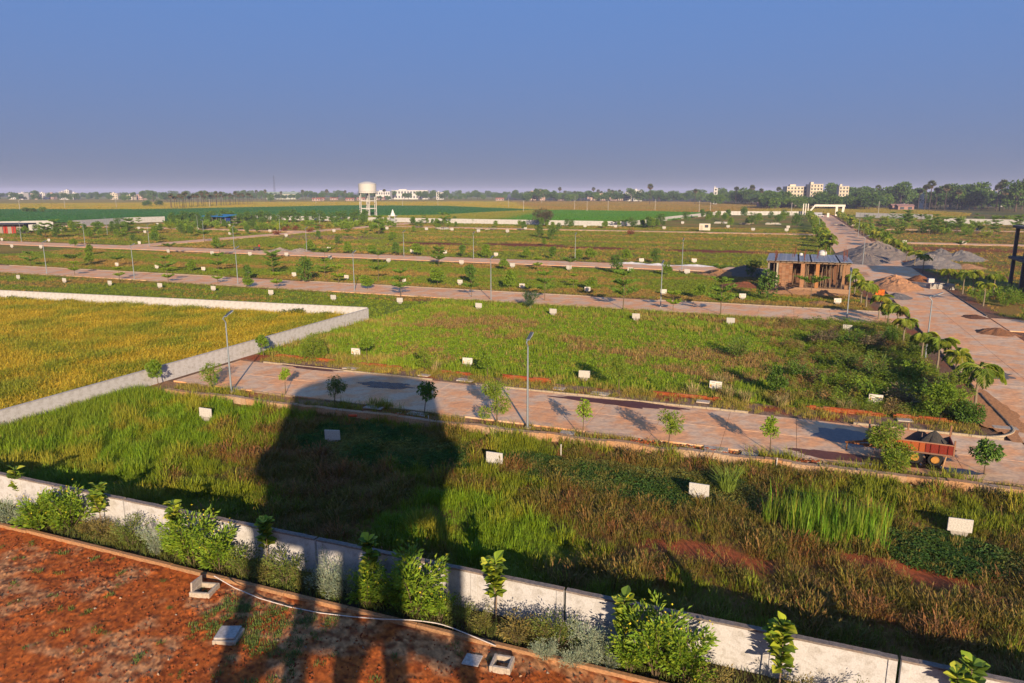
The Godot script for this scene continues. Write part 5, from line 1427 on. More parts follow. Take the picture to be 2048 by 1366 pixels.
	# sand, gravel and earth heaps
	var hp := [[Vector2(20.36, -202.86), 9.5, 15.0, 3.6, C(0.29, 0.24, 0.205), "large grey gravel heap across the main road"], [Vector2(16.02, -186.90), 6.0, 12.0, 2.2, C(0.27, 0.225, 0.195), "long grey gravel heap behind the lamp post"], [Vector2(29.04, -179.57), 6.5, 8.0, 2.6, C(0.29, 0.26, 0.24), "pale grey gravel heap right of the main road"], [Vector2(34.20, -200.82), 5.0, 6.0, 2.5, C(0.23, 0.21, 0.20), "dark grey gravel heap behind the pale one"], [Vector2(38.43, -199.64), 5.5, 6.0, 2.3, C(0.27, 0.25, 0.235), "rightmost grey gravel heap"],
		[Vector2(17.10, -137.85), 4.4, 9.0, 2.0, C(0.66, 0.34, 0.17), "orange sand heap on the main road"], [Vector2(15.88, -122.82), 2.3, 3.4, 0.9, C(0.21, 0.20, 0.20), "small dark gravel heap before the orange sand"], [Vector2(-7.79, -147.70), 6.0, 4.5, 2.0, C(0.19, 0.16, 0.13), "brown gravel heap left of the unfinished house"], [Vector2(-12.84, -145.74), 4.5, 3.5, 1.3, C(0.46, 0.24, 0.11), "orange sand heap at the far left of the unfinished house"], [Vector2(-6.81, -128.59), 5.0, 3.0, 0.9, C(0.27, 0.10, 0.05), "low red earth heap left of the unfinished house"],
		[Vector2(22.72, -95.08), 2.6, 2.2, 0.9, C(0.30, 0.14, 0.07), "heap of brown earth on the right of the main road"], [Vector2(22.33, -148.16), 2.4, 3.0, 1.2, C(0.30, 0.12, 0.05), "red earth heap at the right kerb"], [Vector2(13.80, -116.11), 1.6, 2.2, 0.5, C(0.10, 0.085, 0.075), "small dark heap by the brick stack"], [Vector2(4.62, -112.55), 1.6, 1.2, 0.5, C(0.30, 0.17, 0.08), "small sandy heap before the unfinished house"], [Vector2(-130.74, -161.02), 3.5, 3.0, 1.0, C(0.45, 0.36, 0.29), "pale rubble heap on the second road"], [Vector2(-124.55, -161.62), 3.6, 3.0, 1.0, C(0.47, 0.38, 0.31), "pale rubble heap by the second road lamp"], [Vector2(22.90, -106.52), 2.0, 2.6, 0.5, C(0.20, 0.09, 0.05), "spread of red earth on the right verge"], [Vector2(35.59, -177.61), 4.0, 3.0, 1.0, C(0.48, 0.27, 0.14), "orange sand heap before the dark frame"]]
	for i in hp.size():
		var q: Array = hp[i]
		solo("heap", heap(q[1], q[2], q[3], q[4], i * 7 + 1), q[5], "heap", V3(q[0]), 0.0, "heaps of building material")
	# stack of fired bricks
	var bs := thing("brick_stack", "bright orange stack of bricks beside a palm", "brick stack", V3(Vector2(12.84, -118.34)), 0.1)
	var bm := MB.new()
	bm.bevel(Vector3.ZERO, Vector3(0.4, 0.19, 0.4), 0.012, C(0.75, 0.19, 0.025))
	var bm2 := MB.new()
	bm2.bevel(Vector3.ZERO, Vector3(0.4, 0.19, 0.4), 0.012, C(0.52, 0.13, 0.03))
	var bms := [bm.mesh(M.brick), bm2.mesh(M.brick)]
	for y in 9:
		for x in 3:
			for z in 2: part("brick", bms[rng.randi() % 2], bs, Vector3((x - 1) * 0.41 + R(-0.02, 0.02), 0.09 + y * 0.195, (z - 0.5) * 0.41), R(-0.05, 0.05))
	var ks := thing("kerb_stack", "stack of pale concrete blocks on the right verge", "block stack", V3(Vector2(23.88, -137.02)), 0.2)
	var km := MB.new()
	km.bevel(Vector3.ZERO, Vector3(0.9, 0.3, 0.42), 0.02, C(0.46, 0.43, 0.39))
	var kmm := km.mesh(M.conc)
	for y in 3:
		for x in 4:
			for z in 4:
				if y == 2 and pick(0.5): continue
				part("block", kmm, ks, Vector3((x - 1.5) * 0.95, 0.14 + y * 0.31, (z - 1.5) * 0.5), R(-0.08, 0.08))
	var wb := MB.new()
	wb.bevel(Vector3(0, 0.4, 0), Vector3(1.0, 0.85, 0.8), 0.05, C(0.55, 0.54, 0.52))
	solo("water_drum", wb.mesh(M.sheet), "small white tank left of the block stack", "tank", V3(Vector2(23.79, -145.60)), 0.2)
	for i in 3:
		var p: Vector2 = [Vector2(-33.27, -160.18), Vector2(-27.11, -158.98), Vector2(-19.11, -159.77)][i]
		solo("plastic_sheet", heap([5.5, 4.5, 6.0][i], 1.4, 0.55, C(0.66, 0.64, 0.62), 90 + i, M.sheet), "crumpled white plastic sheet beside the second road, %s from left" % ORD[i], "sheet", V3(p), 0.0, "white sheets by the second road")
	for i in 6:
		var p: Vector2 = [Vector2(-141.20, -278.76), Vector2(-120.55, -282.39), Vector2(-32.13, -384.21), Vector2(-19.58, -376.95), Vector2(-8.03, -381.42), Vector2(23.31, -376.68)][i]
		var m := MB.new()
		for k in 7: m.bevel(Vector3(R(-4, 4), 0.25 + 0.4 * (k % 2), R(-0.8, 0.8)), Vector3(R(1.5, 3.5), 0.45, 0.9), 0.04, jit(C(0.40, 0.33, 0.27) if i % 2 else C(0.5, 0.48, 0.45), 0.2))
		solo("block_pile", m.mesh(M.conc), "low pile of pale building blocks in the distant plots, %s from left" % ORD[i], "block pile", V3(p), 0.0, "block piles in the distant plots")
func heap(rx: float, rz: float, h: float, col: Color, sd: int, mat: Material = null) -> ArrayMesh:
	var f := FastNoiseLite.new()
	f.seed = sd; f.frequency = 0.5; f.fractal_octaves = 4
	var mb := MB.new()
	var k := 40
	var rings := 14
	var P := func(i: int, j: int) -> Vector3:
		var t := float(i) / rings
		var w := TAU * j / k
		var r := t * (1.0 + 0.22 * f.get_noise_2d(cos(w) * 2.0, sin(w) * 2.0))
		var y := h * pow(1.0 - t, 0.95) * (1.0 + 0.25 * f.get_noise_2d(cos(w) * t * rx, sin(w) * t * rz + 9.0)) + f.get_noise_2d(cos(w) * t * rx * 2.5, sin(w) * t * rz * 2.5) * 0.1 * h * (1.0 - t)
		return Vector3(cos(w) * r * rx, y - 0.06, sin(w) * r * rz)
	for i in rings:
		for j in k:
			var c := jit(col, 0.07)
			mb.quad(P.call(i, j), P.call(i, j + 1), P.call(i + 1, j + 1), P.call(i + 1, j), c)
	return mb.mesh(mat if mat else M.gravel)

func build_trailer() -> void:
	var t := thing("tipping_trailer", "rusty orange tipping trailer with a dark gravel heap in its bed", "trailer", V3(Vector2(7.61, -47.14)), -0.06)
	var L := 4.4
	var W := 2.1
	var y0 := 0.95
	var org := C(0.40, 0.10, 0.03)
	var red := C(0.22, 0.028, 0.018)
	var inn := C(0.36, 0.22, 0.17)
	var fl := MB.new()
	fl.bevel(Vector3(0, y0 - 0.05, 0), Vector3(L, 0.1, W), 0.01, C(0.26, 0.15, 0.11))
	part("bed_floor", fl.mesh(M.rust), t)
	for s: float in [-1.0, 1.0]:
		for k in 3:
			var m := MB.new()
			var c := (org if k < 2 else red) if s > 0 else inn
			m.bevel(Vector3(-L / 2 + L / 3 * (k + 0.5), y0 + 0.28, s * (W / 2 - 0.02)), Vector3(L / 3 - 0.03, 0.56, 0.05), 0.008, c)
			for q in 3: m.box(Vector3(-L / 2 + L / 3 * (k + 0.2 + 0.3 * q), y0 + 0.28, s * (W / 2 + 0.025)), Vector3(0.05, 0.5, 0.05), c * 0.85)
			part("side_panel", m.mesh(M.rust), t)
		var r := MB.new()
		r.bevel(Vector3(0, y0 + 0.59, s * (W / 2 - 0.02)), Vector3(L + 0.04, 0.06, 0.09), 0.012, C(0.42, 0.22, 0.13))
		part("top_rail", r.mesh(M.rust), t)
	var h := MB.new()
	h.bevel(Vector3(-L / 2 + 0.02, y0 + 0.36, 0), Vector3(0.06, 0.78, W - 0.12), 0.01, C(0.40, 0.24, 0.16))
	part("headboard", h.mesh(M.rust), t)
	var tg := MB.new()
	tg.bevel(Vector3(L / 2 - 0.02, y0 + 0.26, 0), Vector3(0.06, 0.54, W - 0.12), 0.01, red)
	part("tailgate", tg.mesh(M.rust), t)
	for i in 4:
		var p := MB.new()
		var hh: float = [1.1, 1.1, 0.95, 1.25][i]
		p.bevel(Vector3([-L / 2, -0.05, L / 2, L / 2][i], y0 + hh / 2 - 0.05, [-W / 2 + 0.02, -W / 2 - 0.02, W / 2 - 0.02, -W / 2 + 0.02][i]), Vector3(0.09, hh, 0.09), 0.012, C(0.34, 0.17, 0.10))
		part("stake", p.mesh(M.rust), t)
	for s: float in [-1.0, 1.0]:
		var c := MB.new()
		c.bevel(Vector3(-0.2, y0 - 0.22, s * 0.45), Vector3(L + 0.2, 0.2, 0.12), 0.012, C(0.40, 0.16, 0.06))
		part("chassis_beam", c.mesh(M.rust), t)
	for ax: float in [0.25, 1.3]:
		var a := MB.new()
		a.tube([Vector3(ax, 0.5, -0.95), Vector3(ax, 0.5, 0.95)], [0.06, 0.06], 8, C(0.3, 0.14, 0.06))
		part("axle", a.mesh(M.rust), t)
		for s: float in [-1.0, 1.0]:
			var w := MB.new()
			w.tube([Vector3(ax, 0.5, s * 0.62), Vector3(ax, 0.5, s * 0.66), Vector3(ax, 0.5, s * 0.9), Vector3(ax, 0.5, s * 0.94)], [0.36, 0.47, 0.47, 0.36], 20, WHITE)
			var wn := part("wheel", w.mesh(M.rubber), t)
			var rim := MB.new()
			rim.tube([Vector3(ax, 0.5, s * 0.93), Vector3(ax, 0.5, s * 0.965)], [0.27, 0.2], 14, C(0.55, 0.26, 0.06))
			part("rim", rim.mesh(M.rust), wn)
	var d := MB.new()
	d.tube([Vector3(-L / 2, 0.72, 0.4), Vector3(-L / 2 - 1.3, 0.62, 0)], [0.07, 0.06], 6, C(0.40, 0.16, 0.06))
	d.tube([Vector3(-L / 2, 0.72, -0.4), Vector3(-L / 2 - 1.3, 0.62, 0)], [0.07, 0.06], 6, C(0.40, 0.16, 0.06))
	d.tube([Vector3(-L / 2 - 1.2, 0.65, 0), Vector3(-L / 2 - 1.2, -0.02, 0)], [0.05, 0.05], 6, C(0.3, 0.16, 0.08))
	part("drawbar", d.mesh(M.rust), t)
	var g := MB.new()
	g.tube([Vector3(1.9, 0.95, 0.8), Vector3(1.75, 0.3, 1.05), Vector3(1.75, 0.0, 1.05)], [0.05, 0.05, 0.07], 6, C(0.52, 0.30, 0.16))
	part("prop_leg", g.mesh(M.rust), t)
	# what it carries
	var gv := solo("gravel_load", heap(1.15, 0.9, 1.05, C(0.07, 0.065, 0.06), 77), "dark pyramid of gravel in the trailer bed", "gravel heap", t.position + Vector3(1.25, 0.98, 0.0), -0.10)
	gv.rotation.y = -0.10
	var sh := thing("shovel", "long handled shovel standing in the trailer's gravel", "shovel", t.position + Vector3(1.2, 1.8, 0.0), 0.3)
	var a2 := MB.new()
	a2.tube([Vector3(0, -0.2, 0), Vector3(0.32, 1.15, -0.05)], [0.03, 0.025], 7, C(0.10, 0.06, 0.04))
	part("handle", a2.mesh(M.bark), sh)
	var b2 := MB.new()
	b2.bevel(Vector3(0, 0, 0), Vector3(0.24, 0.34, 0.02), 0.008, C(0.12, 0.11, 0.10))
	part("blade", b2.mesh(M.rust), sh, Vector3(-0.07, -0.3, 0)).rotation.z = -0.23

func build_house_frame() -> void:
	var X := -3.4
	var Z := -124.0
	var D := 14.0
	var t := thing("unfinished_house", "unfinished brick house with propped roof formwork and bare rebar", "building", Vector3(X, 0, Z))
	var wd := 12.6
	var pf := MB.new()
	pf.bevel(Vector3(wd / 2, 0.36, -D / 2), Vector3(wd + 0.4, 0.9, D + 0.4), 0.08, C(0.40, 0.25, 0.15))
	part("plinth", pf.mesh(M.conc), t)
	var skirt := solo("earth_bank", heap(7.6, 1.7, 0.75, C(0.46, 0.25, 0.13), 61), "bank of orange earth before the unfinished house", "earth bank", Vector3(X + 5.9, 0, Z + 1.3))
	var y0 := 0.81
	var H := 5.0
	var cols := [[0.3, 0.28, C(0.30, 0.25, 0.20)], [1.65, 0.28, C(0.50, 0.44, 0.34)], [5.5, 0.6, C(0.42, 0.22, 0.12)], [7.7, 0.55, C(0.46, 0.21, 0.08)], [12.1, 0.6, C(0.36, 0.20, 0.11)]]
	for q: Array in cols:
		for r in 3:
			var m := MB.new()
			m.bevel(Vector3(0, 0, 0), Vector3(q[1], H - y0, 0.35), 0.012, q[2])
			part("column", m.mesh(M.conc), t, Vector3(q[0], (H + y0) / 2, -0.3 - r * (D - 0.6) / 2))
	# brick infill: courses of single bricks
	var bms: Array[ArrayMesh] = []
	for k in 4:
		var m := MB.new()
		m.bevel(Vector3.ZERO, Vector3(0.515, 0.30, 0.2), 0.012, [C(0.38, 0.19, 0.10), C(0.32, 0.15, 0.08), C(0.42, 0.23, 0.13), C(0.36, 0.20, 0.12)][k])
		bms.append(m.mesh(M.brick))
	for r in 13:
		for k in 4: part("brick", bms[rng.randi() % 4], t, Vector3(2.12 + 0.53 * k, y0 + 0.16 + r * 0.318, -0.3 + R(-0.01, 0.01)))
	for r in 12:
		for k in 7: part("brick", bms[rng.randi() % 4], t, Vector3(0.3, y0 + 0.16 + r * 0.318, -0.9 - 0.53 * k)).rotation.y = PI / 2
	var bw := MB.new()
	bw.box(Vector3(wd / 2, (H + y0) / 2, -D + 0.15), Vector3(wd - 0.4, H - y0, 0.2), C(0.20, 0.10, 0.06))
	bw.box(Vector3(7.0, (H + y0) / 2, -D * 0.5), Vector3(8.0, H - y0, 0.2), C(0.20, 0.10, 0.06))
	part("inner_wall", bw.mesh(M.brick), t)
	# timber props under the formwork
	var pmesh: Array[ArrayMesh] = []
	for k in 3:
		var m := MB.new()
		m.tube([Vector3(0, 0, 0), Vector3(R(-0.05, 0.05), (H - y0) * 0.5, R(-0.05, 0.05)), Vector3(R(-0.05, 0.05), H - y0 - 0.02, 0)], [0.055, 0.05, 0.045], 5, [C(0.30, 0.21, 0.14), C(0.22, 0.14, 0.09), C(0.36, 0.27, 0.20)][k], false)
		pmesh.append(m.mesh(M.bark))
	for i in 54:
		var x := R(4.1, 11.7)
		if i < 6: x = R(0.6, 1.4)
		var o := part("prop", pmesh[i % 3], t, Vector3(x, y0, -R(0.2, 5.5)))
		o.rotation.z = R(-0.07, 0.07)
	var bmm := MB.new()
	bmm.bevel(Vector3(wd / 2, H - 0.22, 0.02), Vector3(wd, 0.16, 0.14), 0.01, C(0.34, 0.23, 0.15))
	part("edge_beam", bmm.mesh(M.bark), t)
	# roof formwork: grey sheets with open gaps over the beams
	var secs := [[-0.1, 1.15], [1.4, 4.65], [4.9, 6.55], [6.8, 10.7], [10.95, 12.7]]
	for q: Array in secs:
		var m := MB.new()
		var n := int((q[1] - q[0]) / 0.42) + 1
		var w: float = (q[1] - q[0]) / n
		for k in n:
			var g := jit(C(0.30, 0.31, 0.33), 0.12)
			m.box(Vector3(q[0] + w * (k + 0.5), H + 0.05 + (0.02 if k % 2 else 0.0), -D / 2 + 0.1), Vector3(w - 0.01, 0.06, D + R(0.0, 0.5)), g)
		part("formwork_sheet", m.mesh(M.sheet), t)
	var bt := MB.new()
	bt.box(Vector3(wd / 2, H - 0.07, -D / 2), Vector3(wd, 0.08, D), C(0.12, 0.08, 0.06))
	part("joist_layer", bt.mesh(M.bark), t)
	for i in 14:
		var m := MB.new()
		m.tube([Vector3(0, H - 0.1, -0.6), Vector3(0, H - 0.1, 0.45)], [0.05, 0.05], 6, C(0.16, 0.10, 0.07))
		part("joist_end", m.mesh(M.bark), t, Vector3(0.4 + i * 0.9, 0, 0))
	for i in 12:
		var m := MB.new()
		for k in 5: m.tube([Vector3(R(-0.18, 0.18), H, R(-0.18, 0.18)), Vector3(R(-0.24, 0.24), H + R(1.0, 1.9), R(-0.24, 0.24))], [0.022, 0.022], 4, C(0.26, 0.09, 0.05), false)
		part("rebar", m.mesh(M.rust), t, Vector3([1.3, 1.3, 4.0, 5.6, 5.7, 7.8, 11.4, 11.9, 12.3, 12.2, 9.0, 4.2][i], 0, [-1.0, -5.0, -8.0, -1.0, -8.0, -6.0, -1.0, -3.0, -8.0, -12.0, -12.0, -12.0][i]))
	for i in 2:
		var m := MB.new()
		m.lathe([Vector2(0.0, 0.0), Vector2(0.5, 0.02), Vector2(0.55, 0.35), Vector2(0.35, 0.62), Vector2(0.0, 0.72)], 12, C(0.62, 0.60, 0.57))
		solo("cement_sack", m.mesh(M.sheet), ["white sack on the back of the unfinished roof", "small pale sack on the unfinished roof's edge"][i], "sack", Vector3(X + [8.7, 5.2][i], H + 0.1, Z - [12.5, 11.0][i]), 0.4).scale = Vector3.ONE * [1.3, 0.6][i]
	# the dark frame at the right picture edge
	var f := thing("concrete_frame", "dark two storey concrete building frame at the right edge", "building", Vector3(35.2, 0, -144.6))
	var dk := C(0.16, 0.155, 0.16)
	for y in 2:
		for x in 3:
			for z in 3:
				var m := MB.new()
				m.bevel(Vector3(0, 2.5, 0), Vector3(0.5, 5.2, 0.5), 0.02, dk)
				part("column", m.mesh(M.conc), f, Vector3(0.3 + x * 5.0, y * 5.2, z * 6.2 + 0.3))
		var s := MB.new()
		s.bevel(Vector3(5.3, 5.05 + y * 5.2, 6.5), Vector3(11.4, 0.42, 13.6), 0.03, dk)
		part("floor_slab", s.mesh(M.conc), f)
	for x in 2:
		var w := MB.new()
		w.box(Vector3(2.8 + x * 5.0, 2.5, 6.3), Vector3(4.4, 4.6, 0.2), C(0.16, 0.08, 0.05))
		w.box(Vector3(2.8 + x * 5.0, 7.6, 6.3), Vector3(4.4, 4.5, 0.2), C(0.16, 0.08, 0.05))
		w.box(Vector3(5.0, 2.5 + x * 5.1, 9.6), Vector3(0.2, 4.5, 5.6), C(0.14, 0.075, 0.05))
		w.box(Vector3(0.35, 2.45 + x * 5.2, 9.6), Vector3(0.22, 4.7, 5.6), C(0.10, 0.07, 0.055))
		w.box(Vector3(2.6, 2.45 + x * 5.2, 3.2), Vector3(0.22, 4.7, 5.6), C(0.10, 0.07, 0.055))
		part("brick_wall", w.mesh(M.brick), f)
	for i in 5:
		var m := MB.new()
		m.tube([Vector3(0, 0.0, 0), Vector3(R(-0.2, 0.2), 4.9, 0)], [0.06, 0.05], 5, C(0.12, 0.10, 0.08), false)
		part("prop", m.mesh(M.bark), f, Vector3(R(0.2, 1.5), 0, R(7.5, 12.0)))
	plant("wild_bush", "dark bush at the foot of the concrete frame", "shrub", shrub(1.6, 1.8, 900, 0.25, 0.1, DG, MG), Vector3(33.0, 0, -128.0), 0.0, 1.0)
	var wv: Array = []
	for i in 9: wv.append(Vector2(R(26.5, 31.0), -R(104, 132)))
	by_bearing(wv)
	for i in 9:
		plant("wild_bush", "green bush before the concrete frame, %s from left" % nth(i), "shrub", shrub(1.3, 1.3, 420, 0.24, 0.1, MG, LG), V3(wv[i]), 0.0, R(0.7, 1.3), "bushes before the concrete frame")

# ---- towers, gate, sheds and what stands far off
func water_tower(label: String, at: Vector3, legs_r: float, tank_r: float, gal_r: float, floor_y: float, top_y: float, dome: float, levels: Array, n: int, cone: float) -> void:
	var t := thing("water_tower", label, "water tower", at, 0.2)
	var w := C(0.56, 0.54, 0.50)
	for i in n:
		var a := TAU * i / n
		var m := MB.new()
		m.tube([Vector3(0, -0.3, 0), Vector3(0, floor_y - cone * 0.6, 0)], [0.27, 0.25], 8, w)
		part("leg", m.mesh(M.plain), t, Vector3(cos(a) * legs_r, 0, sin(a) * legs_r))
	for y: float in levels:
		for i in n:
			var a := TAU * i / n
			var b := TAU * (i + 1) / n
			var m := MB.new()
			m.bevel(Vector3.ZERO, Vector3(2.0 * legs_r * sin(PI / n), 0.42, 0.28), 0.02, w)
			part("ring_beam", m.mesh(M.plain), t, Vector3((cos(a) + cos(b)) * legs_r * 0.5, y, (sin(a) + sin(b)) * legs_r * 0.5), -(a + b) * 0.5 + PI / 2)
	var k := MB.new()
	k.lathe([Vector2(0.0, floor_y - cone), Vector2(legs_r + 0.25, floor_y - cone), Vector2(tank_r, floor_y), Vector2(tank_r, top_y), Vector2(tank_r + 0.15, top_y + 0.02), Vector2(tank_r + 0.15, top_y + 0.2), Vector2(tank_r * 0.7, top_y + dome * 0.55), Vector2(tank_r * 0.3, top_y + dome * 0.9), Vector2(0.0, top_y + dome)], 40, w)
	part("tank", k.mesh(M.plain), t)
	var g := MB.new()
	g.lathe([Vector2(tank_r - 0.1, floor_y - 0.12), Vector2(gal_r, floor_y - 0.12), Vector2(gal_r, floor_y + 0.06), Vector2(tank_r - 0.1, floor_y + 0.06)], 40, w)
	part("gallery", g.mesh(M.plain), t)
	var r := MB.new()
	for i in 32:
		var a := TAU * i / 32
		var b := TAU * (i + 1) / 32
		var p := Vector3(cos(a) * (gal_r - 0.06), floor_y + 0.05, sin(a) * (gal_r - 0.06))
		var q := Vector3(cos(b) * (gal_r - 0.06), floor_y + 0.05, sin(b) * (gal_r - 0.06))
		r.tube([p, p + Vector3(0, 0.9, 0)], [0.02, 0.02], 4, C(0.3, 0.3, 0.3), false)
		r.tube([p + Vector3(0, 0.9, 0), q + Vector3(0, 0.9, 0)], [0.02, 0.02], 4, C(0.3, 0.3, 0.3), false)
	part("railing", r.mesh(M.metal), t)
	# a flight of stairs winding up between the legs
	var s := MB.new()
	var steps := int(floor_y / 0.3)
	for i in steps:
		var a := 0.4 + i * 0.17
		s.box(Vector3.ZERO, Vector3(1.0, 0.08, 0.34), w * 0.9, Transform3D(Basis(Vector3.UP, -a), Vector3(cos(a) * 1.3, 0.15 + i * 0.3, sin(a) * 1.3)))
	part("stair", s.mesh(M.plain), t)
	var sp := MB.new()
	sp.tube([Vector3(0, -0.3, 0), Vector3(0, floor_y, 0)], [0.45, 0.45], 10, w * 0.9)
	part("shaft", sp.mesh(M.plain), t)
func build_towers() -> void:
	water_tower("near water tower from whose gallery the layout is seen", Vector3(1.45, 0, 5.62), 4.4, 5.5, 6.1, 13.9, 17.9, 0.9, [3.8, 7.4], 8, 1.7)
	water_tower("tall white water tower on legs beyond the plots", V3(Vector2(-253.76, -400.39)), 5.5, 5.6, 6.5, 15.2, 20.6, 1.7, [0.6, 5.4, 10.2], 6, 0.4)
func build_gate() -> void:
	var z := -535.0
	var t := thing("entrance_gate", "white angular entrance arch at the end of the main road", "gate", Vector3(10.6, 0, z))
	var X0 := 10.6
	var w := C(0.74, 0.70, 0.60)
	for i in 3:
		var m := MB.new()
		m.bevel(Vector3(0, 3.9, 0), Vector3(0.6, 8.0, 1.2), 0.05, w)
		part("fin", m.mesh(M.plain), t, Vector3([-4.4, -2.9, -1.4][i], 0, 0))
	var xb := 13.7 - X0
	var xe := 32.2 - X0
	var b := MB.new()
	b.bevel(Vector3((xb + xe) / 2, 6.7, 0), Vector3(xe - xb, 1.4, 1.6), 0.05, w)
	part("lintel", b.mesh(M.plain), t)
	var s := MB.new()
	var d := Vector2(xb - 0.4, 3.6)
	s.bevel(Vector3(d.length() / 2, 0, 0), Vector3(d.length() + 0.9, 1.0, 1.5), 0.05, w)
	part("slanted_arm", s.mesh(M.plain), t, Vector3(0.2, 3.2, 0)).rotation.z = d.angle()
	var l := MB.new()
	l.bevel(Vector3(0.3, 1.5, 0), Vector3(1.3, 3.4, 1.4), 0.05, w)
	part("left_pier", l.mesh(M.plain), t)
	for i in 2:
		var m := MB.new()
		m.bevel(Vector3(0, 2.9, 0), Vector3(1.5, 6.2, 1.5), 0.05, w)
		part("right_pier", m.mesh(M.plain), t, Vector3([xe - 5.2, xe - 1.6][i], 0, 0)).rotation.z = [0.0, -0.10][i]
	var g := MB.new()
	g.bevel(Vector3(0, 1.3, 0), Vector3(1.4, 2.8, 1.4), 0.05, w)
	solo("gate_booth", g.mesh(M.plain), "small white post in the middle of the gateway", "gate post", Vector3(20.6, 0, -500))
	var br := thing("boom_wall", "low grey wall closing the left lane of the gateway", "wall", Vector3(14.1, 0, -528))
	var bm := MB.new()
	bm.box(Vector3(0, 1.1, 0), Vector3(8.0, 2.3, 0.3), C(0.36, 0.38, 0.42))
	part("wall_panel", bm.mesh(M.plain), br)
	# a car waiting inside the gate
	var c := thing("parked_car", "small white car waiting inside the gate", "car", Vector3(16.3, 0, -510), 0.25)
	var bd := MB.new()
	bd.bevel(Vector3(0, 0.62, 0), Vector3(4.1, 0.62, 1.7), 0.16, C(0.70, 0.70, 0.70))
	part("body", bd.mesh(M.paint), c)
	var cb := MB.new()
	cb.bevel(Vector3(-0.2, 1.18, 0), Vector3(2.1, 0.55, 1.5), 0.2, C(0.05, 0.05, 0.06))
	part("cabin", cb.mesh(M.glass), c)
	var rf := MB.new()
	rf.bevel(Vector3(-0.2, 1.47, 0), Vector3(1.6, 0.06, 1.3), 0.02, C(0.70, 0.70, 0.70))
	part("roof", rf.mesh(M.paint), c)
	for i in 4:
		var wh := MB.new()
		var zz := 0.72 if i % 2 else -0.92
		wh.tube([Vector3(0, 0.32, zz), Vector3(0, 0.32, zz + 0.2)], [0.32, 0.32], 12, WHITE)
		part("wheel", wh.mesh(M.rubber), c, Vector3(1.25 if i < 2 else -1.25, 0, 0))
func building(called: String, label: String, cat: String, p: Vector2, turn: float, w: float, d: float, h: float, floors: int, cols: int, wall: Color, roof: Color, pitched := false, group := "") -> Node3D:
	var t := thing(called, label, cat, V3(p), turn, group)
	var m := MB.new()
	m.box(Vector3(0, h / 2 - 0.2, 0), Vector3(w, h + 0.4, d), wall)
	part("wall", m.mesh(M.plain), t)
	var r := MB.new()
	if pitched:
		var e := h * 0.35
		var a := Vector3(-w * 0.55, h - 0.05, d * 0.58)
		var b := Vector3(w * 0.55, h - 0.05, d * 0.58)
		var u := Vector3(-w * 0.55, h + e, 0)
		var v := Vector3(w * 0.55, h + e, 0)
		var k := Vector3(-w * 0.55, h - 0.05, -d * 0.58)
		var l := Vector3(w * 0.55, h - 0.05, -d * 0.58)
		r.quad(u, v, b, a, roof)
		r.quad(v, u, k, l, roof)
		r.tri(u, a, k, wall)
		r.tri(v, l, b, wall)
		r.quad(k, a, b, l, roof)
	else:
		r.box(Vector3(0, h + 0.35, 0), Vector3(w + 0.5, 0.3, d + 0.5), roof)
		r.box(Vector3(-w * 0.22, h + 1.4, -d * 0.1), Vector3(w * 0.22, 2.0, d * 0.35), roof)
	part("roof", r.mesh(M.plain), t)
	var fh := h / floors
	var cw := w / cols
	var g := MB.new()
	g.bevel(Vector3.ZERO, Vector3(cw * 0.5 + 0.2, fh * 0.5 + 0.2, 0.16), 0.02, wall * 0.85)
	var gm := g.mesh(M.plain)
	var q := MB.new()
	q.box(Vector3.ZERO, Vector3(cw * 0.5, fh * 0.5, 0.05), WHITE)
	var qm := q.mesh(M.glass)
	for f in floors:
		for c in cols:
			var o := part("window", gm, t, Vector3(-w / 2 + cw * (c + 0.5), fh * (f + 0.55), d / 2 + 0.02))
			part("pane", qm, o, Vector3(0, 0, 0.09))
	if floors > 2:
		for f in range(1, floors):
			var b2 := MB.new()
			b2.box(Vector3(0, fh * f, d / 2 + 0.45), Vector3(w * 0.96, 0.22, 0.9), wall * 0.95)
			part("balcony_slab", b2.mesh(M.plain), t)
	return t
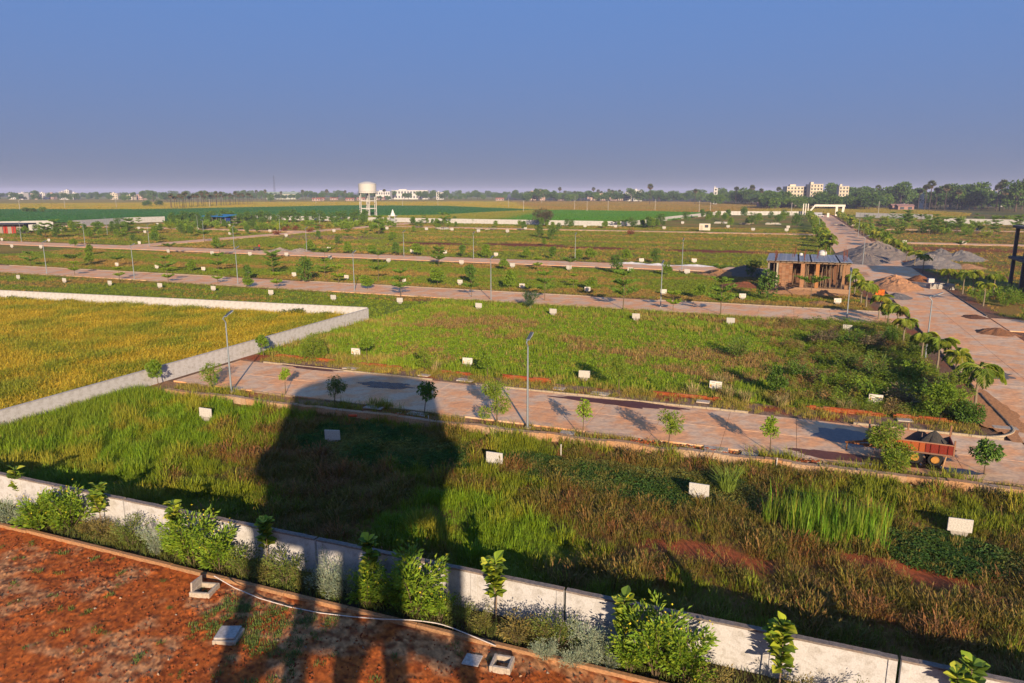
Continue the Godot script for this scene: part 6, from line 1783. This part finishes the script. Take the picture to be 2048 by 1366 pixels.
func build_sheds() -> void:
	var t := thing("blue_shed", "open shed with a bright blue sheet roof at the far left", "shed", V3(Vector2(-272.71, -291.02)), -0.25)
	var r := MB.new()
	r.box(Vector3(0, 4.1, 0), Vector3(21.0, 0.16, 7.0), C(0.03, 0.20, 0.42), Transform3D(Basis(Vector3.RIGHT, 0.14), Vector3.ZERO))
	part("roof", r.mesh(M.sheet), t)
	for i in 12:
		var m := MB.new()
		m.tube([Vector3(0, -0.1, 0), Vector3(0, 4.3 if i >= 6 else 3.6, 0)], [0.1, 0.1], 6, C(0.3, 0.28, 0.26))
		part("post", m.mesh(M.plain), t, Vector3(-9.6 + (i % 6) * 3.84, 0, 3.0 if i < 6 else -3.0))
	var w := MB.new()
	w.box(Vector3(0, 1.4, -3.1), Vector3(20.0, 2.9, 0.15), C(0.25, 0.22, 0.22))
	part("back_wall", w.mesh(M.plain), t)
	var e := MB.new()
	e.bevel(Vector3(9.0, 1.5, 1.6), Vector3(2.2, 3.0, 2.2), 0.05, C(0.02, 0.05, 0.22))
	part("end_cabin", e.mesh(M.sheet), t)
	var s := thing("black_shed", "dark roofed shed with red doors at the left edge", "shed", V3(Vector2(-284.08, -191.32)), 0.42)
	var r2 := MB.new()
	r2.bevel(Vector3(0, 3.7, 0), Vector3(17.0, 0.5, 8.0), 0.06, C(0.05, 0.05, 0.055))
	part("roof", r2.mesh(M.sheet), s)
	var w2 := MB.new()
	w2.box(Vector3(-1, 1.7, -1.0), Vector3(13.5, 3.5, 4.5), C(0.30, 0.25, 0.2))
	part("wall", w2.mesh(M.plain), s)
	for i in 4:
		var d := MB.new()
		d.bevel(Vector3(0, 1.5, 0), Vector3(1.6, 3.0, 0.1), 0.02, C(0.40, 0.05, 0.025))
		part("door", d.mesh(M.paint), s, Vector3(-6.5 + i * 3.1, 0, 1.32))
	for i in 5:
		var m := MB.new()
		m.tube([Vector3(0, -0.1, 0), Vector3(0, 3.5, 0)], [0.1, 0.1], 6, C(0.1, 0.09, 0.09))
		part("post", m.mesh(M.plain), s, Vector3(-8.0 + i * 4.0, 0, 3.4))
	# small cabin among the plots
	var c := thing("site_cabin", "small cream site cabin with a dark window on legs", "cabin", V3(Vector2(-33.28, -303.72)), 0.1)
	var b := MB.new()
	b.bevel(Vector3(0, 1.85, 0), Vector3(4.4, 2.7, 2.6), 0.08, C(0.62, 0.55, 0.42))
	part("body", b.mesh(M.sheet), c)
	var g := MB.new()
	g.bevel(Vector3(0.7, 2.2, 1.32), Vector3(1.4, 1.1, 0.06), 0.01, WHITE)
	part("window", g.mesh(M.glass), c)
	var dr := MB.new()
	dr.bevel(Vector3(-1.2, 1.6, 1.32), Vector3(0.9, 2.0, 0.06), 0.01, C(0.45, 0.40, 0.32))
	part("door", dr.mesh(M.sheet), c)
	for i in 4:
		var m := MB.new()
		m.bevel(Vector3(0, 0.25, 0), Vector3(0.3, 0.6, 0.3), 0.02, C(0.2, 0.18, 0.16))
		part("leg", m.mesh(M.plain), c, Vector3(1.8 if i % 2 else -1.8, 0, 1.0 if i < 2 else -1.0))
	# shrine with a stepped white spire
	var h := thing("shrine", "small white shrine with a pointed spire beside the water tower", "shrine", V3(Vector2(-193.34, -328.12)), 0.3)
	h.scale = Vector3.ONE * 0.85
	for i in 4:
		var m := MB.new()
		m.bevel(Vector3(0, 2.0, 0), Vector3(0.4, 4.2, 0.4), 0.03, C(0.45, 0.45, 0.46))
		part("pillar", m.mesh(M.plain), h, Vector3(1.5 if i % 2 else -1.5, 0, 1.5 if i < 2 else -1.5))
	var sl := MB.new()
	sl.bevel(Vector3(0, 4.3, 0), Vector3(4.8, 0.35, 4.8), 0.05, C(0.60, 0.58, 0.54))
	part("roof_slab", sl.mesh(M.plain), h)
	var spm := MB.new()
	spm.lathe([Vector2(1.5, 4.45), Vector2(1.5, 5.1), Vector2(1.2, 5.2), Vector2(1.1, 6.0), Vector2(0.75, 6.2), Vector2(0.6, 7.2), Vector2(0.2, 7.8), Vector2(0.0, 8.5)], 8, C(0.78, 0.76, 0.70))
	part("spire", spm.mesh(M.plain), h)
	var base := MB.new()
	base.bevel(Vector3(0, 1.3, 0), Vector3(2.2, 2.8, 2.2), 0.04, C(0.30, 0.32, 0.35))
	part("sanctum", base.mesh(M.plain), h)
	# rider and motorcycle on the second road
	var mc := thing("motorcycle", "parked motorcycle beside the person in red", "motorcycle", V3(Vector2(-136.76, -158.69), 0.09), 0.5)
	for i in 2:
		var wm := MB.new()
		wm.tube([Vector3(0, 0.3, -0.06), Vector3(0, 0.3, 0.06)], [0.3, 0.3], 14, WHITE)
		part("wheel", wm.mesh(M.rubber), mc, Vector3(0.65 if i else -0.65, 0, 0))
	var bo := MB.new()
	bo.tube([Vector3(-0.75, 0.75, 0), Vector3(-0.2, 0.78, 0), Vector3(0.25, 0.85, 0), Vector3(0.5, 0.95, 0)], [0.1, 0.16, 0.17, 0.06], 8, C(0.05, 0.05, 0.06))
	bo.tube([Vector3(0.65, 0.3, 0), Vector3(0.45, 1.0, 0)], [0.04, 0.04], 6, C(0.2, 0.2, 0.2))
	bo.tube([Vector3(-0.65, 0.3, 0), Vector3(0.1, 0.45, 0), Vector3(0.4, 0.8, 0)], [0.05, 0.14, 0.06], 6, C(0.1, 0.1, 0.1))
	part("body", bo.mesh(M.paint), mc)
	var hb := MB.new()
	hb.tube([Vector3(0.42, 1.02, -0.35), Vector3(0.46, 1.0, 0), Vector3(0.42, 1.02, 0.35)], [0.025, 0.03, 0.025], 6, C(0.3, 0.3, 0.3))
	part("handlebar", hb.mesh(M.metal), mc)
	var ps := thing("person", "person in a red shirt standing beside a motorcycle", "person", V3(Vector2(-137.15, -160.36), 0.09), 0.4)
	part("body", person_mesh(), ps)
func person_mesh() -> ArrayMesh:  # one joined skin of tapered limbs: distance field meshed as surface nets
	var bones := [[Vector3(0, 0.95, 0), Vector3(0, 1.38, 0), 0.14, 0.15], [Vector3(-0.09, 0.92, 0), Vector3(-0.11, 0.5, 0.02), 0.09, 0.065], [Vector3(-0.11, 0.5, 0.02), Vector3(-0.12, 0.06, -0.02), 0.062, 0.045], [Vector3(0.09, 0.92, 0), Vector3(0.11, 0.5, 0.03), 0.09, 0.065], [Vector3(0.11, 0.5, 0.03), Vector3(0.13, 0.06, 0), 0.062, 0.045], [Vector3(-0.12, 0.05, -0.02), Vector3(-0.13, 0.04, 0.15), 0.045, 0.035], [Vector3(0.13, 0.05, 0), Vector3(0.14, 0.04, 0.17), 0.045, 0.035], [Vector3(-0.17, 1.38, 0), Vector3(-0.26, 1.1, 0.02), 0.058, 0.045], [Vector3(-0.26, 1.1, 0.02), Vector3(-0.27, 0.84, 0.1), 0.043, 0.035], [Vector3(0.17, 1.38, 0), Vector3(0.27, 1.12, 0.05), 0.058, 0.045], [Vector3(0.27, 1.12, 0.05), Vector3(0.3, 0.95, 0.25), 0.043, 0.035], [Vector3(-0.15, 1.4, 0), Vector3(0.15, 1.4, 0), 0.075, 0.075], [Vector3(0, 1.42, 0), Vector3(0, 1.55, 0.01), 0.055, 0.05], [Vector3(0, 1.6, 0.01), Vector3(0, 1.67, 0.02), 0.095, 0.1]]
	var st := 0.035
	var lo := Vector3(-0.42, -0.05, -0.25)
	var nx := 24
	var ny := 54
	var nz := 17
	var field := PackedFloat32Array()
	field.resize(nx * ny * nz)
	for i in nx:
		for j in ny:
			for k in nz:
				var p := lo + Vector3(i, j, k) * st
				var s := 0.0
				for b: Array in bones:
					var a: Vector3 = b[0]
					var ab: Vector3 = b[1] - a
					var t := clampf((p - a).dot(ab) / ab.length_squared(), 0, 1)
					s += exp(-((p - a - ab * t).length() - lerpf(b[2], b[3], t)) * 45.0)
				field[(i * ny + j) * nz + k] = -log(s + 1e-12) / 45.0
	var vert := {}
	for i in nx - 1:
		for j in ny - 1:
			for k in nz - 1:
				var c := Vector3.ZERO
				var m := 0
				for e in 12:
					var ax := e / 4
					var u := e % 4
					var o := [0, 0, 0]
					o[(ax + 1) % 3] = u & 1
					o[(ax + 2) % 3] = u >> 1
					var q := [o[0], o[1], o[2]]
					q[ax] = 1
					var fa := field[((i + o[0]) * ny + j + o[1]) * nz + k + o[2]]
					var fb := field[((i + q[0]) * ny + j + q[1]) * nz + k + q[2]]
					if (fa < 0) != (fb < 0):
						var w := fa / (fa - fb)
						c += Vector3(i + lerpf(o[0], q[0], w), j + lerpf(o[1], q[1], w), k + lerpf(o[2], q[2], w))
						m += 1
				if m > 0: vert[Vector3i(i, j, k)] = lo + c / m * st
	var mb := MB.new()
	for cell: Vector3i in vert:
		for ax in 3:
			var d := Vector3i.ZERO
			d[ax] = 1
			var fa := field[(cell.x * ny + cell.y) * nz + cell.z]
			var n2 := cell + d
			if n2.x >= nx or n2.y >= ny or n2.z >= nz: continue
			var fb := field[(n2.x * ny + n2.y) * nz + n2.z]
			if (fa < 0) == (fb < 0): continue
			var u := Vector3i.ZERO
			u[(ax + 1) % 3] = 1
			var w := Vector3i.ZERO
			w[(ax + 2) % 3] = 1
			if not (vert.has(cell - u) and vert.has(cell - w) and vert.has(cell - u - w)): continue
			var p0: Vector3 = vert[cell]
			var p1: Vector3 = vert[cell - u]
			var p2: Vector3 = vert[cell - u - w]
			var p3: Vector3 = vert[cell - w]
			var y := (p0.y + p2.y) * 0.5
			var col := C(0.45, 0.03, 0.03)
			if y < 0.95: col = C(0.04, 0.045, 0.07)
			if y > 1.49 or (absf(p0.x) > 0.24 and y < 1.08): col = C(0.22, 0.11, 0.06)
			if y > 1.66 or (y > 1.58 and p0.z < -0.03): col = C(0.015, 0.012, 0.01)
			if fa < 0: mb.quad(p0, p3, p2, p1, col)
			else: mb.quad(p0, p1, p2, p3, col)
	return mb.mesh(M.plain)

func field_sheet(called: String, label: String, pts: Array, y: float, col: Color, th := 0.0) -> void:
	var poly := PackedVector2Array(pts)
	var ix := Geometry2D.triangulate_polygon(poly)
	var mb := MB.new()
	for i in range(0, ix.size(), 3):
		var a := V3(poly[ix[i]], y)
		var b := V3(poly[ix[i + 1]], y)
		var c := V3(poly[ix[i + 2]], y)
		if (c - a).cross(b - a).y > 0: mb.tri(a, b, c, col)
		else: mb.tri(a, c, b, col)
	struct(called, mb.mesh(M.cropfar), label, "field")
	if th <= 0.0: return
	var lo := poly[0]
	var hi := poly[0]
	for q in poly:
		lo = lo.min(q)
		hi = hi.max(q)
	var sc := Scatter.new()
	var k := 0
	while k < 60000 and sc.count < 9000:
		k += 1
		var p := Vector2(R(lo.x, hi.x), R(lo.y, hi.y))
		if p.length() > 1150.0 or not Geometry2D.is_point_in_polygon(p, poly): continue
		var u := 1.0 + nc.get_noise_2d(p.x * 2.0, p.y * 5.0) * 0.5
		sc.add(V3(p, 0.2), R(0, TAU), Vector3.ONE * R(0.8, 1.2), jit(Color(col.r * th * u, col.g * th, col.b * th), 0.12))
	scatter(called + "_crop", sc, crop_patch, "standing crop of the " + label, "crop")
var crop_patch: ArrayMesh
func build_far() -> void:
	crop_patch = tuft_mesh(90, 0.8, 7.5, 0.6, 0.5)
	# fields beyond the layout, as bands of different crops
	field_sheet("field", "deep green young crop beyond the left walls", [Vector2(-411.14, -257.08), Vector2(-678.61, -425.87), Vector2(-530.28, -483.32), Vector2(-471.89, -696.93), Vector2(-359.57, -711.00), Vector2(-205.39, -590.96), Vector2(-219.68, -434.09), Vector2(-256.32, -394.52), Vector2(-306.31, -319.41), Vector2(-355.31, -271.93)], 0.35, C(0.035, 0.135, 0.03), 0.75)
	field_sheet("field", "golden rice field behind the green crop", [Vector2(-686.04, -430.55), Vector2(-1675.68, -1055.06), Vector2(-1113.54, -1166.08), Vector2(-874.12, -1310.47), Vector2(-551.40, -1383.84), Vector2(-273.19, -744.46), Vector2(-207.59, -597.28), Vector2(-364.45, -720.65), Vector2(-478.51, -706.72), Vector2(-536.09, -488.64)], 0.3, C(0.34, 0.27, 0.025), 0.8)
	field_sheet("field", "olive field strip behind the golden rice", [Vector2(-1721.62, -1084.05), Vector2(-2285.46, -1439.86), Vector2(-780.90, -1921.43), Vector2(-565.57, -1419.40), Vector2(-897.30, -1345.27), Vector2(-1142.12, -1196.06)], 0.25, C(0.28, 0.28, 0.05))
	field_sheet("field", "brown fallow field before the right tree belt", [Vector2(-272.17, -744.85), Vector2(-514.41, -1303.99), Vector2(-219.83, -1192.07), Vector2(17.55, -918.07), Vector2(-32.25, -608.70), Vector2(-106.61, -579.90), Vector2(-204.19, -591.42)], 0.3, C(0.31, 0.215, 0.05), 0.7)
	field_sheet("field", "bright green crop behind the long white wall", [Vector2(-201.52, -583.70), Vector2(-105.32, -572.87), Vector2(-56.38, -543.82), Vector2(-69.57, -426.89), Vector2(-79.12, -372.36), Vector2(-114.35, -365.27), Vector2(-156.58, -385.16), Vector2(-170.29, -464.11)], 0.33, C(0.08, 0.23, 0.02), 0.7)
	field_sheet("field", "pale olive field left of the bright green crop", [Vector2(-202.31, -583.40), Vector2(-170.92, -463.87), Vector2(-157.12, -384.95), Vector2(-185.40, -366.25), Vector2(-220.77, -360.29), Vector2(-253.25, -390.92), Vector2(-216.83, -429.91)], 0.31, C(0.25, 0.25, 0.03), 0.7)
	field_sheet("field", "yellow grass field behind the gate", [Vector2(-31.11, -601.61), Vector2(18.33, -902.33), Vector2(87.74, -722.73), Vector2(113.01, -609.43), Vector2(90.38, -514.74), Vector2(36.89, -555.72), Vector2(-56.38, -543.82)], 0.3, C(0.34, 0.27, 0.04), 0.7)
	# villages and large buildings on the horizon
	var cream := C(0.62, 0.55, 0.42)
	var wh := C(0.62, 0.60, 0.57)
	var pk := C(0.55, 0.38, 0.30)
	building("apartment_block", "long cream apartment block above the trees behind the gate", "building", bear(0.20, 816), 0.32, 27.0, 14.0, 20.8, 6, 8, cream, cream)
	building("apartment_block", "taller cream wing at the right end of the apartment block", "building", bear(1.28, 809), 0.32, 12.5, 14.0, 23.0, 7, 4, cream, cream)
	building("apartment_block", "narrow cream apartment tower right of the long block", "building", bear(3.17, 834), 0.2, 9.5, 10.0, 21.0, 6, 3, cream, cream)
	building("water_house", "thin pale tower among the trees left of the gate", "building", bear(-5.61, 934), 0.2, 4.5, 4.5, 20.0, 5, 1, wh, wh)
	building("factory", "long low white factory right of the water tower", "building", bear(-29.08, 1514), 0.3, 74.0, 20.0, 18.2, 2, 12, wh, wh)
	building("factory", "shorter white factory hall beside the water tower", "building", bear(-31.11, 1472), 0.3, 28.0, 18.0, 15.8, 2, 6, wh, wh)
	building("hangar", "pale green roofed hall on the left horizon", "building", bear(-38.58, 1572), 0.3, 62.0, 26.0, 11.5, 1, 8, C(0.4, 0.42, 0.36), C(0.36, 0.44, 0.33), true)
	var vs := [[-55.51, 1817, 13, 12, wh], [-54.97, 1745, 12, 13, wh], [-54.32, 1768, 12, 12, pk], [-53.87, 1782, 13, 13, wh], [-53.37, 1796, 10, 12, pk], [-52.75, 1702, 9, 15, wh], [-52.46, 1685, 9, 18, wh], [-52.06, 1725, 13, 13, wh], [-49.70, 1650, 14, 12, cream], [-48.72, 1579, 12, 9, cream], [-48.07, 1592, 14, 10, pk], [-26.80, 1457, 14, 14, wh], [-19.45, 1351, 16, 15, pk], [-18.86, 1331, 12, 16, pk], [-14.50, 1359, 40, 12, pk], [-13.15, 1353, 28, 12, pk], [-12.00, 1266, 16, 15, wh], [-11.39, 1258, 14, 18, wh], [7.13, 1022, 8, 16, wh], [8.33, 804, 6, 12, wh], [10.68, 1060, 12, 17, pk], [11.66, 1071, 16, 17.5, wh], [12.43, 961, 9, 16, wh], [13.29, 1031, 10, 17, cream]]
	for i in vs.size():
		var q: Array = vs[i]
		building("village_house", "%s house on the %s horizon, %s from left" % [["white", "flat roofed"][i % 2], "left" if i < 11 else "middle" if i < 18 else "right", ORD[i if i < 11 else i - 11 if i < 18 else i - 18]], "house", bear(q[0], q[1]), 0.3 + R(-0.2, 0.2), q[2], 12.0, q[3], maxi(2, int(q[3] / 3.6)), maxi(2, int(q[2] / 4.0)), q[4], q[4], false, "village houses on the %s horizon" % ["left" if i < 11 else "middle" if i < 18 else "right"])
	for i in 8:
		building("tiled_house", "low red roofed house at the field edge, %s from left" % ORD[i], "house", bear([-36.16, -35.86, -34.87, -33.68, -32.85, -31.34, -22.12, -17.42][i], 1290.0 + (i % 3) * 60.0), 0.3, 14.0, 8.0, 4.0, 1, 3, C(0.45, 0.30, 0.24), C(0.42, 0.11, 0.05), true, "red roofed houses at the field edge")
	for i in 7:
		building("pink_wall_house", "low pink shed before the right tree belt, %s from left" % ORD[i], "house", bear([-2.07, -1.55, -0.51, 3.00, 3.65, 6.80, 7.16][i], 790.0 - i * 14.0), 0.3, 13.0, 7.0, 4.0, 1, 2, C(0.33, 0.19, 0.16), C(0.33, 0.19, 0.16), true, "pink sheds before the right tree belt")
	# lattice mast
	var mst := thing("radio_mast", "thin lattice radio mast on the left horizon", "mast", V3(bear(-39.18, 1580)))
	var mm := MB.new()
	for i in 4: mm.tube([Vector3(2.0 if i % 2 else -2.0, 0, 2.0 if i < 2 else -2.0), Vector3(0.4 if i % 2 else -0.4, 48, 0.4 if i < 2 else -0.4)], [0.2, 0.15], 4, C(0.2, 0.2, 0.22), false)
	for i in 14:
		var w := lerpf(2.0, 0.4, i / 14.0)
		mm.box(Vector3(0, i * 3.4 + 1.0, w), Vector3(w * 2, 0.14, 0.14), C(0.2, 0.2, 0.22))
		mm.box(Vector3(w, i * 3.4 + 1.0, 0), Vector3(0.14, 0.14, w * 2), C(0.2, 0.2, 0.22))
	part("lattice", mm.mesh(M.metal), mst)
	# power poles across the fields
	var up := [Vector2(-263.49, -670.59), Vector2(-195.88, -530.44), Vector2(-307.95, -901.77), Vector2(-175.70, -602.46), Vector2(-153.46, -561.75), Vector2(-141.32, -582.07), Vector2(-105.50, -595.95), Vector2(-68.48, -579.79), Vector2(-52.78, -509.63), Vector2(-397.69, -696.23), Vector2(-361.61, -710.21), Vector2(-653.40, -496.72), Vector2(-625.66, -530.30), Vector2(-620.60, -430.12), Vector2(-1.23, -508.26), Vector2(53.93, -550.97), Vector2(-539.68, -736.10), Vector2(-539.27, -563.76), Vector2(-318.20, -1092.98)]
	by_bearing(up)
	for i in up.size():
		var t := thing("power_pole", "slim concrete power pole in the far fields, %s from left" % nth(i), "power pole", V3(up[i]), R(0, 1), "power poles in the far fields")
		var p := MB.new()
		p.tube([Vector3(0, -0.3, 0), Vector3(0, R(8.5, 10.0), 0)], [0.2, 0.13], 6, C(0.45, 0.42, 0.38))
		part("pole", p.mesh(M.plain), t)
		var c := MB.new()
		c.bevel(Vector3(0, 8.2, 0), Vector3(2.0, 0.14, 0.14), 0.02, C(0.3, 0.28, 0.26))
		part("crossarm", c.mesh(M.plain), t)
	build_far_trees()
func bear(deg: float, dist: float) -> Vector2:  # ground point at a compass bearing from the main road's direction, distance in metres
	var a := deg_to_rad(deg)
	return Vector2(sin(a), -cos(a)) * dist
func build_far_trees() -> void:
	var tr: Array = []
	for k in 6: tr.append(crown_tree([11.0, 13.0, 9.0, 15.0, 12.0, 8.0][k], [6.0, 6.0, 5.5, 6.0, 8.0, 6.5][k], 900, 1.25, [DG, DG * 1.2, MG, DG, DG, MG][k], [MG, DG, MG * 1.1, MG, DG * 0.8, DG][k]))
	var pm: Array = []
	for k in 3: pm.append(palmyra([15.0, 17.0, 14.0][k], 34))
	var coco: Array = []
	# palm row in the fields
	for i in 36:
		var u := -46.32 + i * 0.157 + R(-0.08, 0.08)
		plant("fan_palm", "tall fan palm in the left fields, %s from left in its row" % nth(i), "palm", pm[i % 3], V3(bear(u, 762.0 + i * 6.0 + R(-25, 25))), R(0, 6), R(0.75, 1.0), "row of fan palms in the left fields")
	# palms above the right tree belt
	var rp := [[8.39, 736, 1.45], [8.66, 755, 1.5], [9.01, 764, 1.4], [9.31, 777, 1.25], [9.57, 756, 1.3], [10.29, 750, 1.28], [12.49, 721, 1.45], [12.68, 735, 1.5], [12.89, 748, 1.25], [8.01, 767, 1.2]]
	for i in rp.size():
		plant("fan_palm", "tall fan palm above the right tree belt, %s from left" % ORD[i], "palm", pm[i % 3], V3(bear(rp[i][0], rp[i][1])), R(0, 6), rp[i][2], "fan palms above the right tree belt")
	var mp := [-40.56, -39.93, -38.79, -37.21, -35.35, -34.05, -31.04, -17.42, -17.10, -16.32, -14.89, -14.50, -14.11, -13.61, -13.34, -12.84, -10.48, -7.11, -4.20, -2.95, -2.25, -1.03, 2.35, 3.65, 4.30, 5.40]
	for i in mp.size():
		plant("fan_palm", "distant fan palm above the horizon trees, %s from left" % nth(i), "palm", pm[i % 3], V3(bear(mp[i] + R(-0.1, 0.1), 1290.0 if i < 16 else 940.0)), R(0, 6), R(1.1, 1.4) if i < 16 else R(1.2, 1.5), "fan palms in the horizon trees")
	# near belt of trees on the right: each one stands free enough to count
	for i in 96:
		var u := -4.20 + i * 0.19 + R(-0.2, 0.2)
		var near := i / 95.0
		var d := lerpf(950.0, 725.0, near) + R(-20, 110)
		plant("belt_tree", "dark tree in the belt behind the gate, %s from left" % nth(i), "tree", tr[rng.randi() % 6], V3(bear(u, d)), R(0, 6), R(1.1, 1.75), "trees in the right belt")
	for i in 34:
		var u := -2.07 + i * 0.228 + R(-0.1, 0.1)
		plant("belt_tree", "dark tree before the cream apartment blocks, %s from left" % nth(i), "tree", tr[rng.randi() % 6], V3(bear(u, 715.0 + R(-15, 45))), R(0, 6), R(0.95, 1.15), "trees before the apartment blocks")
	for i in 70:
		var u := -20.16 + i * 0.262 + R(-0.2, 0.2)
		plant("belt_tree", "tree in the middle horizon belt, %s from left" % nth(i), "tree", tr[rng.randi() % 6], V3(bear(u, 1180.0 + R(-60, 90))), R(0, 6), R(1.0, 1.5), "trees in the middle belt")
	for i in 90:
		var u := -56.72 + i * 0.408 + R(-0.3, 0.3)
		plant("belt_tree", "tree in the left horizon belt, %s from left" % nth(i), "tree", tr[rng.randi() % 6], V3(bear(u, 1420.0 + R(-60, 90) if i > 17 else R(1640, 1700))), R(0, 6), R(0.7, 1.25) * (1.0 if i > 17 else 0.75), "trees in the left belt")
	for i in 9:
		plant("field_tree", "dark round tree standing alone in the left fields, %s from left" % ORD[i], "tree", tr[[5, 5, 2, 5, 3, 4, 4, 3, 2][i]], V3(bear([-54.92, -54.54, -54.04, -47.82, -47.38, -47.03, -46.52, -44.13, -39.50][i], [675, 673, 668, 870, 1290, 870, 1270, 1250, 1210][i])), R(0, 6), [0.45, 0.4, 0.45, 0.75, 1.2, 0.6, 1.35, 1.2, 1.1][i], "single trees in the left fields")
	# the far woods run together
	for k in 4:
		var s := Scatter.new()
		for i in 230:
			var d := R(1450, 2700)
			var u := R(-60.0, 17.0)
			if u > -6.0 and i % 2: d = R(810, 1450)
			s.add(V3(bear(u, d)), R(0, TAU), Vector3.ONE * R(0.8, 1.3), WHITE)
		scatter("far_wood", s, tr[k][1], "far woods merging along the horizon", "wood")

func _ready() -> void:
	rng.seed = 20240
	# camera
	var cam := Camera3D.new()
	cam.name = "camera"
	cam.position = Vector3(0, 16, 0)
	cam.rotation = Vector3(deg_to_rad(-11.848), deg_to_rad(21.175), 0)
	cam.fov = 51.06
	cam.near = 0.1
	cam.far = 20000.0
	add_child(cam)
	cam.make_current()
	# sky, haze and exposure
	var sky := ProceduralSkyMaterial.new()
	sky.sky_top_color = Color(0.262, 0.385, 0.575)
	sky.sky_horizon_color = Color(0.35, 0.362, 0.405)
	sky.sky_curve = 0.09
	sky.ground_bottom_color = Color(0.2, 0.2, 0.2)
	sky.ground_horizon_color = Color(0.35, 0.362, 0.405)
	sky.sun_angle_max = 28.0
	sky.sun_curve = 0.45
	var env := Environment.new()
	env.background_mode = Environment.BG_SKY
	env.sky = Sky.new()
	env.sky.sky_material = sky
	env.tonemap_mode = Environment.TONE_MAPPER_LINEAR
	env.tonemap_exposure = 2.2
	env.fog_enabled = true
	env.fog_density = 0.00016
	env.fog_light_color = Color(0.72, 0.74, 0.86)
	env.sdfgi_enabled = true
	env.ssao_enabled = true
	env.ssil_enabled = true
	var we := WorldEnvironment.new()
	we.name = "world_environment"
	we.environment = env
	add_child(we)
	# low evening sun behind the camera, over its right shoulder
	var sun := DirectionalLight3D.new()
	sun.name = "sun"
	sun.light_energy = 1.36
	sun.light_color = Color(1.0, 0.90, 0.77)
	sun.light_angular_distance = 0.5
	sun.shadow_enabled = true
	sun.rotation = Vector3(deg_to_rad(-16.0), atan2(0.523, 0.853), 0)
	add_child(sun)
	# land and roads
	make_materials()
	build_ground()
	build_yard()
	build_roads()
	build_walls()
	build_towers()
	build_gate()
	build_house_frame()
	build_sheds()
	build_far()
	# things
	build_lamps()
	build_boards()
	build_trailer()
	build_yard_things()
	build_road_things()
	build_plants()
	build_grass()
